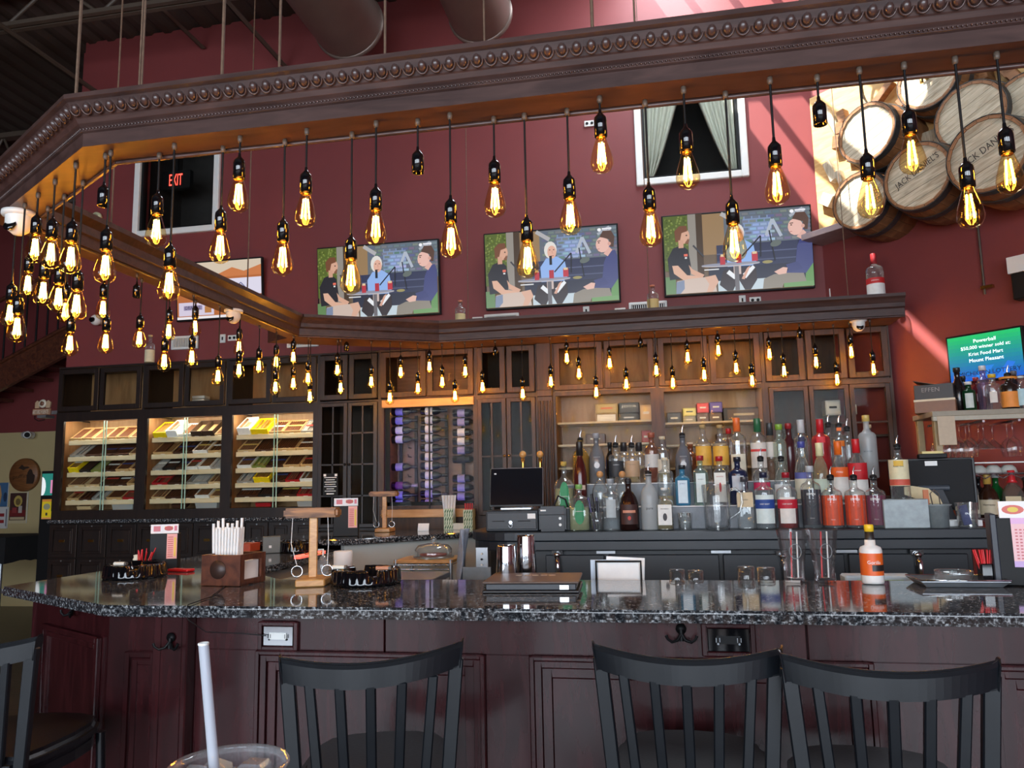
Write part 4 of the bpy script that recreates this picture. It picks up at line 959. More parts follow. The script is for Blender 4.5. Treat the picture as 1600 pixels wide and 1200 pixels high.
# boxes standing in the upper cupboards of the cases
stock('white carton with a printed label in the right hutch', 1290, 1312, 618, 642, (216, 214, 206), wcol=(60, 60, 60), cat='carton', group='cartons in the hutch')
stock('small white carton stack at the right of the hutch', 1325, 1338, 626, 642, (206, 204, 196), wcol=(90, 90, 90), cat='carton', group='cartons in the hutch')
stock('small grey picture frame in the upper cupboard of the left case', 1042, 1058, 563, 572, (150, 146, 140), Y=5.86, cat='picture frame')
stock('small red framed card in the upper cupboard of the centre case', 1082, 1098, 557, 572, (130, 50, 46), Y=5.86, cat='picture frame')
# ================================================================== bottles
def bprof(kind, r, h):
    """outer profile (radius, height) of a bottle standing on z=0, without the closure"""
    nr = min(.0155, r*.42)
    if kind == 'round':   q = [(.0001, 0), (.92, .004), (1, .02), (1, .56), (.96, .62), (.75, .70), (.45, .76)]
    elif kind == 'slope': q = [(.0001, 0), (.9, .004), (1, .02), (1.0, .40), (.95, .52), (.78, .63), (.52, .72)]
    elif kind == 'shoulder': q = [(.0001, 0), (.92, .004), (1, .02), (1, .64), (.96, .68), (.80, .715), (.48, .74)]
    elif kind == 'squat': q = [(.0001, 0), (.85, .004), (.95, .02), (1.0, .25), (1, .40), (.90, .54), (.65, .65), (.42, .70)]
    elif kind == 'tear': q = [(.0001, 0), (.95, .004), (1.0, .04), (.97, .30), (.80, .48), (.55, .62), (.40, .70)]
    else: q = [(.0001, 0), (.92, .004), (1, .02), (1, .60), (.7, .7), (.45, .75)]
    P = [(a*r, b*h) for a, b in q]; P += [(nr, (q[-1][1]+.04)*h), (nr, .93*h), (nr*1.2, .935*h), (nr*1.2, .95*h), (nr*.9, .955*h)]
    return P, nr
BM = {}
def bottle(label, x, y, z, h, r, kind='round', gcol=(225, 235, 232), liq=None, level=.55, cap=('cap', (30, 30, 32)), labels=(), words=(), group='liquor bottles on the back counter', square=False, haze=.12, opaque=False, cat='bottle', flat=1.0, rz=0.0):
    """labels: (z0, z1, colour, half width as fraction of r*pi/2); words: (text, z, width, colour)"""
    P, nr = bprof(kind, r, h)
    # face the room: angle toward the camera
    t = thing('liquor_bottle', label, cat, (x, y, z), (0, 0, math.atan2(-x, y)*-1.0*-1.0 if False else math.atan2(x, y)*-1.0+rz), group)
    g = MB(); M = None
    if square:
        pr = []
        for (a, b) in P: pr.append((a, b, 6.0 if a > r*.8 and b < .66*h else 2.0))
        g.sq(pr, n=24, sx=.92, sy=.92*flat)
    else: g.lathe(P, 18, sy=flat)
    mat = pc(*gcol, .15) if opaque else (MT['clear'] if gcol == 'clear' else MT['frost'] if gcol == 'frost' else gl(gcol, haze))
    g.build('glass_body', mat, t)
    if liq and not opaque:
        zl = level*h; Q = [(max(.0001, a-.003), max(b, .006)) for a, b in P if b <= zl]; Q = [(.0001, .006)] + Q[1:]
        rl = Q[-1][0]; Q += [(rl, zl), (.0001, zl)]
        l_ = MB()
        if square: l_.sq([(a, b, 6.0 if a > r*.8 and b < .66*h else 2.0) for a, b in Q], n=20, sx=.9, sy=.9*flat)
        else: l_.lathe(Q, 14, sy=flat)
        l_.build('liquid', gl(liq, .35), t)
    ck, cc = cap; top = .955*h
    c_ = MB()
    if ck == 'cap': c_.lathe([(.0001, h), (nr*1.25, h), (nr*1.3, h-.003), (nr*1.3, .90*h), (.0001, .90*h)], 12); cm = pc(*cc, .35)
    elif ck == 'long': c_.lathe([(.0001, h), (nr*1.2, h), (nr*1.25, h-.003), (nr*1.3, .78*h), (.0001, .78*h)], 12); cm = pc(*cc, .4)
    elif ck == 'cork': c_.lathe([(.0001, h), (nr*1.1, h), (nr*1.15, .95*h), (nr*.8, .93*h), (.0001, .93*h)], 12); cm = pc(*cc, .7)
    elif ck == 'ball': c_.sphere((0, 0, h-.012), .02, 12).cyl((0, 0, .90*h), (0, 0, h-.02), nr*1.15, n=10); cm = pc(*cc, .5)
    elif ck == 'wax': c_.lathe([(.0001, h), (nr*1.15, h), (nr*1.25, .95*h), (nr*1.2, .80*h), (nr*1.8, .74*h), (nr*1.2, .735*h)], 12); cm = pc(*cc, .3)
    else: cm = None
    if cm: c_.build('closure', cm, t)
    if ck == 'pour':
        pr_ = MB().lathe([(.0001, top-.015), (nr*1.05, top-.012), (nr*1.15, top), (nr*1.15, top+.012), (.005, top+.02), (.0001, top+.02)], 10).build('pourer', MT['black'], t)
        MB().tube([(0, 0, top+.015), (0, 0, top+.035), (.008, -.004, top+.06)], [.0045, .004, .003], 6).build('spout', MT['chrome'], pr_)
    for li, (z0, z1, col, hw) in enumerate(labels):
        lb = MB(); rr = r*(.935 if square else 1.0)+.0008+.0006*li
        if hw < 0:
            E_ = [(-hw*r*math.cos(2*PI*k_/18), (z0+z1)/2*h+(z1-z0)/2*h*math.sin(2*PI*k_/18)) for k_ in range(18)]
            lb.poly([((rr+.002)*math.sin(x_/rr), -(rr+.001)*flat*math.cos(x_/rr)-.0015, z_) for x_, z_ in E_])
        elif square:
            w_ = rr*.92*hw; lb.box(-w_, -rr*flat-.0012, z0*h, w_, -rr*flat-.0002, z1*h)
        else:
            a_ = hw*PI/2; lb.lathe([(rr, z0*h), (rr, z1*h)], 10, a0=-PI/2-a_, a1=-PI/2+a_, sy=flat)
        lb.build('paper_label', pc(*col, .6), t)
    for (wd, zc, wdt, col) in words:
        rr = r*(.935 if square else 1.0)+.0032
        if square: text_mb(wd, wdt, None, T(0, -rr*flat-.0012, zc*h)).build('lettering', pc(*col), t)
        else: text_mb(wd, wdt, None, T(0, 0, zc*h), wrap=rr).build('lettering', pc(*col), t)
    return t
def bpx(label, u, vtop, tier, wpx, **k):
    """tier 0/1/2; size and place read from the photograph (base on the tier)"""
    Y, z = TY[tier], TZ[tier]+.001
    d = atY(u, vtop, Y); base = Vector((d.x, Y, z)); h = d.z-z; ck = k.get('cap', ('cap', 0))[0]
    if ck == 'pour': h = (h-.05)/1.0
    r = wpx/2*(base-CAM).length/FPX
    return bottle(label, d.x, Y+k.pop('dy', 0), z, h, r, **k)
W = (236, 236, 230)
# ---- front row on the counter
bpx('clear tequila bottle with green oval label, front row', 904, 757, 0, 34, kind='shoulder', gcol='clear', liq=(206, 214, 170), level=.5, cap=('cap', (120, 170, 90)), labels=[(.14, .66, (40, 130, 84), -.48)], words=[('HORNITOS', .42, .04, W)], square=True, flat=.8)
bpx('clear bottle with etched palm tree and slim neck, front row', 953, 748, 0, 27, kind='shoulder', gcol='clear', cap=('cap', (150, 156, 160)), labels=[(.25, .6, (170, 180, 182), .35)])
bpx('dark brown bottle with copper print and round stopper, front row', 981, 748, 0, 30, kind='slope', gcol=(34, 18, 16), opaque=True, cap=('ball', (28, 26, 30)), labels=[(.12, .5, (60, 34, 30), .6), (.34, .39, (206, 140, 112), .42), (.20, .28, (190, 60, 50), -.16)])
bpx('frosted grey vodka bottle with steel pourer, front row', 1012, 722, 0, 26, kind='round', gcol='frost', cap=('pour', 0), words=[('pure', .36, .035, (30, 30, 30))])
bpx('square tequila bottle with white horse-figure label, front row', 1037, 762, 0, 27, kind='shoulder', gcol='clear', liq=(190, 176, 130), level=.3, cap=('cork', (220, 220, 214)), labels=[(.12, .60, (226, 226, 220), .85), (.22, .40, (60, 58, 60), -.22)], words=[('PROSPERO', .5, .042, (40, 40, 44))], square=True)
bpx('square vodka bottle with kraft paper label and dark cap, front row', 1163, 745, 0, 27, kind='shoulder', gcol='clear', cap=('cap', (60, 60, 66)), labels=[(.42, .70, (206, 184, 146), .95)], words=[('VODKA', .56, .03, (70, 54, 40))], square=True, dy=.03)
bpx('clear vodka bottle with blue band label, front row', 1192, 738, 0, 29, kind='shoulder', gcol='clear', cap=('cap', (34, 36, 60)), labels=[(.1, .6, (214, 226, 222), .66), (.36, .52, (28, 66, 140), .72)], words=[('DEEP EDDY', .44, .05, W)])
bpx('red vodka bottle with red band label, front row', 1227, 738, 0, 29, kind='shoulder', gcol='clear', liq=(196, 40, 46), level=.5, cap=('cap', (150, 24, 40)), labels=[(.1, .56, (226, 220, 212), .5), (.36, .52, (190, 30, 50), .72)], words=[('DEEP EDDY', .44, .05, W)])
for u, col, nm in ((1264, (44, 46, 54), 'black'), (1296, (226, 82, 40), 'orange'), (1332, (222, 76, 34), 'orange'), (1363, (104, 40, 66), 'plum purple')):
    bpx({1296: 'clear bottle with orange wrap label next to the black-wrapped bottle', 1332: 'clear bottle with orange wrap label next to the plum-wrapped bottle'}.get(u, 'clear bottle with tall %s wrap label, front row' % nm), u, 728, 0, 28, kind='round' if False else 'shoulder', gcol='clear', cap=('pour', 0) if u != 1264 else ('cap', (180, 184, 188)), labels=[(.06, .62, col, 1.9)], words=[('EPPEN', .55, .042, W), ('VODKA', .17, .022, W)])
# ---- middle row
bpx('clear tequila bottle with green oval label behind the printer', 874, 720, 0, 34, kind='shoulder', gcol='clear', liq=(214, 208, 150), level=.6, cap=('cork', (180, 150, 70)), labels=[(.22, .70, (50, 140, 90), -.48)], words=[('HORNITOS', .48, .04, W)], square=True, flat=.8, dy=.19)
bpx('dark red liqueur bottle with black stopper, middle row', 905, 690, 1, 20, kind='slope', gcol=(70, 24, 22), opaque=True, cap=('long', (30, 26, 26)), labels=[(.26, .33, (206, 190, 170), .5)])
bpx('round clear bottle with wooden ball stopper, left of the pair', 937, 738, 1, 26, kind='squat', gcol='clear', cap=('ball', (196, 140, 84)))
bpx('round clear bottle with wooden ball stopper, right of the pair', 972, 738, 1, 28, kind='squat', gcol='clear', cap=('ball', (190, 134, 80)))
bpx('plain rounded clear bottle above the square white-label bottle', 1038, 715, 1, 24, kind='shoulder', gcol='clear', liq=(226, 206, 150), level=.2, cap=('cork', (206, 196, 170)))
bpx('sky blue square gin bottle with pale label', 1065, 727, 1, 24, kind='shoulder', gcol=(90, 170, 206), haze=.35, liq=(50, 150, 210), level=.3, cap=('cap', (34, 36, 40)), labels=[(.06, .62, (206, 220, 226), .66)], words=[('BOMBAY', .54, .03, (40, 60, 130))], square=True)
bpx('pale green gin bottle with white label and red cap', 1093, 712, 1, 24, kind='shoulder', gcol=(200, 222, 212), cap=('cap', (160, 44, 48)), labels=[(.06, .64, (214, 226, 222), .66)], words=[('BOMBAY', .52, .03, (60, 80, 90))], square=True)
bpx('square gin bottle with red lettering on cream label', 1123, 713, 1, 21, kind='shoulder', gcol='clear', cap=('cap', (176, 30, 36)), labels=[(.06, .66, (226, 224, 214), .9), (.26, .46, (190, 40, 44), -.16)], words=[('BEEFEATER', .58, .036, (190, 36, 40))], square=True)
bpx('dark navy round bottle with small grey label, middle row', 1151, 714, 1, 28, kind='shoulder', gcol=(30, 38, 66), opaque=True, cap=('cap', (30, 32, 44)), labels=[(.3, .6, (190, 196, 204), .4)])
bpx('clear vodka bottle with pink band label, middle row', 1187, 700, 1, 24, kind='shoulder', gcol='clear', cap=('pour', 0), labels=[(.3, .46, (206, 50, 90), .8)])
bpx('clear vodka bottle with white diamond label, middle row', 1219, 700, 1, 23, kind='slope', gcol='clear', cap=('pour', 0), labels=[(.1, .42, (220, 224, 222), .8)])
bpx('clear vodka bottle with cream flowered label, middle row', 1251, 690, 1, 24, kind='slope', gcol='clear', cap=('cap', (70, 76, 150)), labels=[(.08, .40, (214, 206, 182), .8), (.40, .5, (90, 96, 160), .7)])
bpx('pale yellow-green vodka bottle with cream cap, middle row', 1279, 692, 1, 22, kind='slope', gcol=(226, 232, 200), cap=('long', (226, 220, 170)), labels=[(.12, .40, (200, 216, 196), .7)])
bpx('vodka bottle with orange label and orange collar', 1308, 690, 1, 23, kind='slope', gcol='clear', cap=('long', (226, 106, 30)), labels=[(.06, .42, (226, 222, 214), .8), (.42, .58, (224, 96, 30), .85)], words=[('STOLI', .5, .034, W)])
bpx('vodka bottle with red label, right end of middle row', 1336, 686, 1, 26, kind='slope', gcol='clear', cap=('long', (200, 34, 40)), labels=[(.10, .36, (228, 226, 220), .8), (.36, .62, (190, 26, 36), .8)], words=[('SMIRNOFF', .5, .036, W)])
# ---- top row
bpx('gold tequila bottle behind the dark red liqueur', 906, 672, 2, 26, kind='round', gcol=(206, 170, 84), haze=.3, liq=(190, 140, 50), level=.55, cap=('pour', 0))
bpx('slate grey sloped bottle with white lettering, left of the pair', 931, 677, 2, 25, kind='slope', gcol=(104, 106, 110), opaque=True, cap=('cap', (150, 152, 156)), labels=[(.30, .42, (216, 216, 216), -.34)], words=[('CASAMIGOS', .52, .04, (206, 206, 206))])
bpx('clear tequila bottle with black label and pourer, top row', 961, 680, 2, 23, kind='shoulder', gcol='clear', cap=('pour', 0), labels=[(.16, .56, (44, 46, 50), .8)], words=[('CASAMIGOS', .46, .036, (220, 220, 216))])
bpx('clear tequila bottle with tan label and pourer, top row', 986, 680, 2, 23, kind='shoulder', gcol='clear', liq=(214, 190, 130), level=.3, cap=('pour', 0), labels=[(.16, .56, (180, 150, 118), .8)], words=[('CASAMIGOS', .46, .036, (80, 70, 60))])
bpx('dark-capped clear bottle behind the black label tequila', 973, 690, 2, 20, kind='shoulder', gcol='clear', cap=('long', (40, 38, 40)), dy=.09)
bpx('dark-capped clear bottle behind the tan label tequila', 997, 690, 2, 20, kind='shoulder', gcol='clear', cap=('long', (40, 38, 40)), dy=.09)
bpx('thin black bottle behind the left slate grey bottle', 951, 690, 2, 14, kind='round', gcol=(24, 24, 24), opaque=True, cap=('cap', (24, 24, 24)), dy=.09)
bpx('rose amber bottle with grey square label, top row', 1017, 676, 2, 22, kind='shoulder', gcol=(206, 160, 140), liq=(180, 110, 80), level=.55, cap=('cap', (150, 80, 60)), labels=[(.30, .56, (196, 192, 186), .8)])
bpx('corked clear tequila bottle, top row', 1034, 682, 2, 21, kind='shoulder', gcol='clear', liq=(210, 190, 110), level=.5, cap=('cork', (206, 190, 160)), labels=[(.2, .5, (206, 196, 176), .7)])
bpx('slate grey sloped bottle with white lettering, right of the pair', 1065, 664, 2, 25, kind='slope', gcol=(98, 100, 106), opaque=True, cap=('pour', 0), labels=[(.30, .42, (210, 210, 210), -.34)], words=[('CASAMIGOS', .52, .04, (200, 200, 200))])
bpx('amber whiskey bottle behind the right slate grey bottle', 1079, 690, 2, 20, kind='shoulder', gcol=(190, 120, 80), haze=.3, liq=(150, 76, 36), level=.6, cap=('cork', (206, 180, 150)), dy=.09)
bpx('tequila bottle with golden square label, left of the pair', 1097, 664, 2, 23, kind='shoulder', gcol='clear', cap=('cork', (170, 140, 90)), labels=[(.28, .62, (222, 170, 66), .85)])
bpx('tequila bottle with golden square label, right of the pair', 1124, 664, 2, 23, kind='shoulder', gcol='clear', cap=('cork', (170, 140, 90)), labels=[(.28, .62, (222, 170, 66), .85)])
bpx('clear vodka bottle with tall orange cap, top row', 1150, 653, 2, 25, kind='shoulder', gcol='clear', cap=('long', (226, 110, 50)), labels=[(.08, .42, (222, 214, 190), .6)])
bpx('small red-capped bottle behind the orange-capped bottle', 1140, 668, 2, 15, kind='round', gcol=(200, 170, 150), cap=('cap', (190, 40, 40)), dy=.09)
bpx('clear vodka bottle with tall green cap, top row', 1182, 654, 2, 24, kind='shoulder', gcol='clear', cap=('long', (40, 100, 64)), labels=[(.2, .6, (214, 206, 196), .7), (.46, .5, (206, 60, 60), .7)])
bpx('whiskey bottle with dark cap beside the green-capped vodka', 1203, 660, 2, 20, kind='round', gcol=(206, 190, 170), liq=(170, 100, 60), level=.35, cap=('long', (50, 54, 56)), labels=[(.4, .66, (206, 200, 190), .7)], dy=.04)
bpx('straight clear bottle with lime green cap, top row', 1216, 663, 2, 19, kind='shoulder', gcol=(226, 236, 222), cap=('cap', (130, 170, 60)), words=[('CIROC', .5, .02, (120, 150, 80))])
bpx('dark red cordial bottle behind the lime-capped bottle', 1234, 660, 2, 17, kind='round', gcol=(70, 30, 34), opaque=True, cap=('cap', (150, 36, 40)), dy=.07)
bpx('straight clear bottle with silver cap and blue dot, top row', 1250, 656, 2, 22, kind='shoulder', gcol='clear', cap=('long', (196, 198, 200)), labels=[(.63, .71, (30, 34, 70), .25)], words=[('CIROC', .4, .028, (70, 80, 120))])
bpx('red straight-sided vodka bottle fading to clear, top row', 1280, 655, 2, 26, kind='shoulder', gcol=(206, 60, 66), haze=.45, cap=('long', (196, 30, 40)), labels=[(.60, .70, (206, 40, 50), .3)])
bpx('clear bottle with pourer behind the orange dot bottle', 1297, 645, 2, 18, kind='shoulder', gcol='clear', cap=('pour', 0), dy=.08)
bpx('clear vodka bottle with orange dot and pourer, top row', 1309, 648, 2, 20, kind='shoulder', gcol='clear', cap=('pour', 0), labels=[(.58, .68, (230, 120, 30), .4), (.86, .92, (226, 110, 40), .2)])
bpx('slim clear bottle with pourer left of the frosted vodka', 1325, 652, 2, 18, kind='shoulder', gcol='clear', cap=('pour', 0), dy=.05)
bpx('tall frosted vodka bottle, right end of top row', 1352, 649, 2, 24, kind='shoulder', gcol='frost', cap=('cap', (200, 176, 100)), words=[('BELVEDERE', .42, .045, (70, 80, 90))])
bpx('clear bottle behind the frosted vodka', 1362, 662, 2, 18, kind='shoulder', gcol='clear', cap=('cork', (200, 180, 140)), dy=.08)

# ---- glasses and bar ware on the back counter
def glass_lathe(name, label, x, y, z, prof, mat, cat, group=None, n=18):
    o = MB().lathe(prof, n).build(name, mat); o.location = (x, y, z); return tag(o, label, cat, group)
p = atY(1071, 829, TY[0]); glass_lathe('rocks_glass', 'cut rocks glass on the back counter beside the pitcher', p.x, 4.30, KZ+.001, [(.0001, .006), (.026, .006), (.030, .012), (.037, .088), (.039, .09), (.034, .0), (.0001, 0)], MT['clear'], 'glass', n=10)
p = atY(1122, 829, 4.27); pt_ = thing('glass_pitcher', 'clear glass pitcher with handle among the front bottles', 'pitcher', (p.x, 4.27, KZ+.001))
MB().lathe([(.0001, .012), (.054, .012), (.062, .03), (.070, .235), (.073, .238), (.075, .234), (.066, .02), (.060, .0), (.0001, 0)], 24).build('jug', MT['clear_thin'], pt_)
MB().tube([(.070, 0, .205), (.10, 0, .215), (.128, 0, .19), (.132, 0, .14), (.115, 0, .09), (.068, 0, .06)], .008, 8).build('handle', MT['clear'], pt_)
p = atY(933, 829, 4.27); cp = thing('utensil_cup', 'clear cup packed with dark corkscrews and pens on the back counter', 'cup', (p.x, 4.30, KZ+.001))
MB().lathe([(.0001, .004), (.030, .004), (.038, .10), (.040, .10), (.033, 0), (.0001, 0)], 16).build('cup', MT['clear'], cp)
for k in range(7): a = k*.9; MB().tube([(.015*math.cos(a), .015*math.sin(a), .008), (.028*math.cos(a)-.02, .028*math.sin(a), .16+.02*(k % 3))], .006, 6).build('pen', pc(*[(30, 30, 40), (50, 40, 90), (34, 30, 34)][k % 3], .25), cp)
p = atY(1407, 787, 4.30); bl = MB().box(-.10, -.08, 0, .115, .09, .145).build('steel_block', MT['galv'], None, .003); bl.location = (p.x, 4.32, KZ+.001); tag(bl, 'plain galvanised steel box holding up the Ketel One bottle'.replace('Ketel One', 'fruit-label'), 'steel box')
BLZ = KZ+.147
d_ = atY(1401, 695, 4.30); bottle('clear vodka bottle with fruit label on the steel box', d_.x, 4.30, BLZ, d_.z-BLZ-.0, .048, 'shoulder', 'clear', cap=('pour', 0), labels=[(.24, .72, (222, 214, 176), .8), (.25, .36, (206, 90, 70), .8), (.6, .7, (220, 180, 70), .3)], words=[('Ketel One', .6, .05, (30, 30, 30))], group='liquor bottles on the back counter')
# metal cup with tools
p = atY(1465, 828, 4.30); mc = thing('steel_tin', 'ribbed steel tin holding tongs beside the steel box', 'tin', (p.x, 4.30, KZ+.001))
MB().lathe([(.0001, .003), (.052, .003), (.062, .105), (.074, .112), (.074, .116), (.060, .112), (.056, 0), (.0001, 0)], 22).build('tin', MT['galv'], mc)
MB().tube([(0, 0, .01), (-.02, 0, .17), (0, 0, .19), (.02, 0, .17), (.03, 0, .01)], .003, 6).build('tongs', MT['steel_dark'], mc)
MB().box(-.055, -.01, .02, -.03, 0, .19).build('wooden_scoop', pc(196, 110, 60), mc)
p = atY(1513, 825, 4.33); gg = thing('water_glass', 'clear tumbler with a blue packet near the right monitor', 'glass', (p.x, 4.33, KZ+.001))
MB().lathe([(.0001, .006), (.040, .006), (.052, .122), (.054, .122), (.044, 0), (.0001, 0)], 18).build('tumbler', MT['clear'], gg)
MB().box(-.02, -.01, .01, .02, .0, .11, M=Ry(-.2)).build('packet', pc(50, 60, 140), gg)
p = atY(1490, 827, 4.40); o = MB().box(-.11, -.05, 0, .13, .07, .03).build('paper_stack', MT['paper'], None, .002); o.location = (p.x, 4.42, KZ+.001); tag(o, 'stack of papers on the back counter under the right monitor', 'papers')
# till monitor seen from behind
p = atY(1460, 757, 4.52); mo = thing('till_monitor', 'black monitor seen from behind at the right of the back counter', 'monitor', (p.x, 4.55, KZ+.001), (0, 0, math.radians(-8)))
zc = atY(1460, 757, 4.52).z-KZ
MB().box(-.20, -.012, zc-.135, .20, .02, zc+.135).build('casing', pc(12, 14, 18, .75), mo, .008)
MB().box(-.21, -.006, zc-.14, .21, .024, zc+.14).build('bezel', pc(12, 14, 18), mo, .004)
MB().add([(-.05, -.07, 0), (.10, -.07, 0), (.10, .06, 0), (-.05, .06, 0), (-.04, -.03, zc-.02), (.04, -.03, zc-.02), (.04, -.012, zc-.02), (-.04, -.012, zc-.02)], [(0, 1, 5, 4), (1, 2, 6, 5), (2, 3, 7, 6), (3, 0, 4, 7), (4, 5, 6, 7)]).build('stand', pc(34, 38, 46), mo)
MB().cyl((-.075, -.02, zc-.02), (.075, -.02, zc-.02), .016, n=10).build('hinge', pc(60, 66, 74), mo)
MB().box(-.06, -.03, zc+.14, .08, .03, zc+.165).build('card_reader', MT['black'], mo, .004); MB().box(-.04, -.02, zc+.165, .06, .02, zc+.178).build('notepad', pc(214, 196, 120), mo)
MB().box(-.03, -.013, zc+.10, .03, -.012, zc+.125).build('sticker', MT['white'], mo)
p = atY(1435, 765, 4.36); o = MB().prism([(0, 0), (.19, -.075), (.17, -.02), (.12, .03), (.04, .045), (0, .04)], 0, .006, M=Rx(PI/2)).build('paper_fan', pc(216, 196, 150)); o.location = (p.x-.05, 4.43, KZ+.146+.02); tag(o, 'cream paper price fan tucked behind the steel box', 'paper')
# register on the left end
p = atY(805, 800, 4.36); PX = p.x
dr = thing('cash_drawer', 'black cash drawer with key under the register screen', 'cash drawer', (PX, 4.40, KZ+.001))
MB().box(-.155, -.12, 0, .145, .25, .115).build('case', pc(30, 34, 40), dr, .006); MB().box(-.145, -.128, .012, .135, -.12, .105).build('drawer_front', pc(36, 40, 46), dr, .003)
MB().box(-.115, -.131, .055, -.045, -.128, .06).build('slot', MT['black'], dr); MB().box(.03, -.131, .055, .10, -.128, .06).build('slot', MT['black'], dr)
MB().cyl((-.01, -.128, .05), (-.01, -.136, .05), .01, n=10).build('lock', MT['chrome'], dr); MB().tube([(-.01+.01*math.cos(t), -.138, .035+.014*math.sin(t)) for t in [2*PI*k/12 for k in range(12)]], .0015, 5, closed=True).build('key_ring', MT['chrome'], dr)
MB().box(.085, -.130, .07, .13, -.128, .098).build('sticker', MT['paper'], dr)
rg = thing('register_screen', 'black touchscreen register with silver edge on the cash drawer', 'register', (PX+.005, 4.38, KZ+.117), (0, 0, math.radians(4)))
MB().box(-.09, -.04, 0, .09, .10, .015).build('foot', MT['steel'], rg, .004); MB().tube([(0, .05, .012), (0, .03, .06)], .02, 8).build('neck', MT['steel'], rg)
sc = MB().box(-.155, -.012, 0, .155, .012, .225).build('screen_frame', MT['steel'], rg, .006, loc=(0, 0, .02), rot=(math.radians(-14), 0, math.radians(0)))
MB().box(-.150, -.0145, .006, .150, -.012, .219).build('screen', pc(16, 18, 24, .12), sc); MB().box(-.13, -.0155, .185, -.118, -.0145, .193).build('status_light', MT['white'], sc)
p = atY(864, 828, 4.32); pr = thing('receipt_printer', 'small black receipt printer beside the cash drawer', 'printer', (p.x, 4.34, KZ+.001), (0, 0, math.radians(5)))
MB().box(-.075, -.08, 0, .075, .08, .135).build('case', pc(26, 30, 36), pr, .01, seg=2); MB().box(-.075, -.084, .088, .075, -.08, .092).build('seam', MT['black'], pr)
for k in range(2): MB().cyl((.042, -.08, .035+k*.035), (.042, -.084, .035+k*.035), .008, n=10).build('button', MT['white'], pr)
MB().box(-.065, -.083, .11, -.035, -.08, .118).build('maker_mark', MT['white'], pr)
MB().tube([(.0, .06, .13), (.03, .07, .19), (.07, .05, .17), (.09, .07, .10)], .006, 6).build('cable', MT['black'], pr)
# beer taps
for k, u in enumerate((816, 843)):
    p = atY(u, 712, 4.70); tp = thing('tap_handle', 'gold beer tap handle with wooden ball, %s of two above the register' % ('left', 'right')[k], 'tap', (p.x, 4.72, KZ), group='beer taps')
    hh = atY(u, 712, 4.72).z-KZ; MB().cyl((0, 0, 0), (0, 0, hh-.13), .022, n=12).build('column', MT['chrome'], tp); MB().lathe([(.010, hh-.14), (.013, hh-.12), (.009, hh-.05), (.012, hh-.02), (.0001, hh-.01)], 12).build('lever', MT['brass'], tp); MB().sphere((0, 0, hh+.008), .022, 12).build('wooden_ball', MT['light_wood'], tp)
# ================================================================== televisions
def quad(u0, v0, u1, v1): return [(u0, v0), (u1, v0), (u1, v1), (u0, v1)]
def ell(cu, cv, ru, rv, n=14, a=0.0): return [(cu+ru*math.cos(2*PI*k/n)*math.cos(a)-rv*math.sin(2*PI*k/n)*math.sin(a), cv+ru*math.cos(2*PI*k/n)*math.sin(a)*1.7+rv*math.sin(2*PI*k/n)*math.cos(a)) for k in range(n)]
def stroke(a, b, w): 
    d = Vector((b[0]-a[0], (b[1]-a[1])*.56)); n = Vector((-d.y, d.x)).normalized()*w/2
    return [(a[0]+n.x, a[1]+n.y/.56), (b[0]+n.x, b[1]+n.y/.56), (b[0]-n.x, b[1]-n.y/.56), (a[0]-n.x, a[1]-n.y/.56)]
def picture(shapes, w, h, y0=0.0, dy=.00015):
    mb = MB()
    for k, (pts, col) in enumerate(shapes):
        P = [((min(1, max(0, a))-.5)*w, y0-dy*k, min(1, max(0, b))*h) for a, b in pts]
        mb.add(P, [tuple(range(len(P)))], 0, False, S(*col))
    return mb
rs = random.Random(3)
SHOW = [(quad(0, 0, 1, 1), (104, 88, 72)), (quad(.27, .48, .44, 1), (146, 118, 84)), (quad(.42, .5, 1, 1), (96, 104, 114)), (quad(.55, .62, .74, .93), (122, 140, 172))]
for r in range(9):
    for c in range(11):
        SHOW.append((quad(.44+c*.052+(r % 2)*.02, .56+r*.048, .44+c*.052+.042+(r % 2)*.02, .56+r*.048+.03), tuple(int(q+rs.uniform(-14, 18)) for q in ((150, 166, 196) if 2 < c < 6 and r < 6 else (104, 112, 122)))))
SHOW += [(quad(0, .3, .17, 1), (84, 98, 42))]
for k in range(110): a, b = rs.uniform(0, .16), rs.uniform(.35, .98); SHOW.append((quad(a, b, a+.012, b+.022), rs.choice([(104, 122, 52), (70, 84, 32), (122, 134, 66)])))
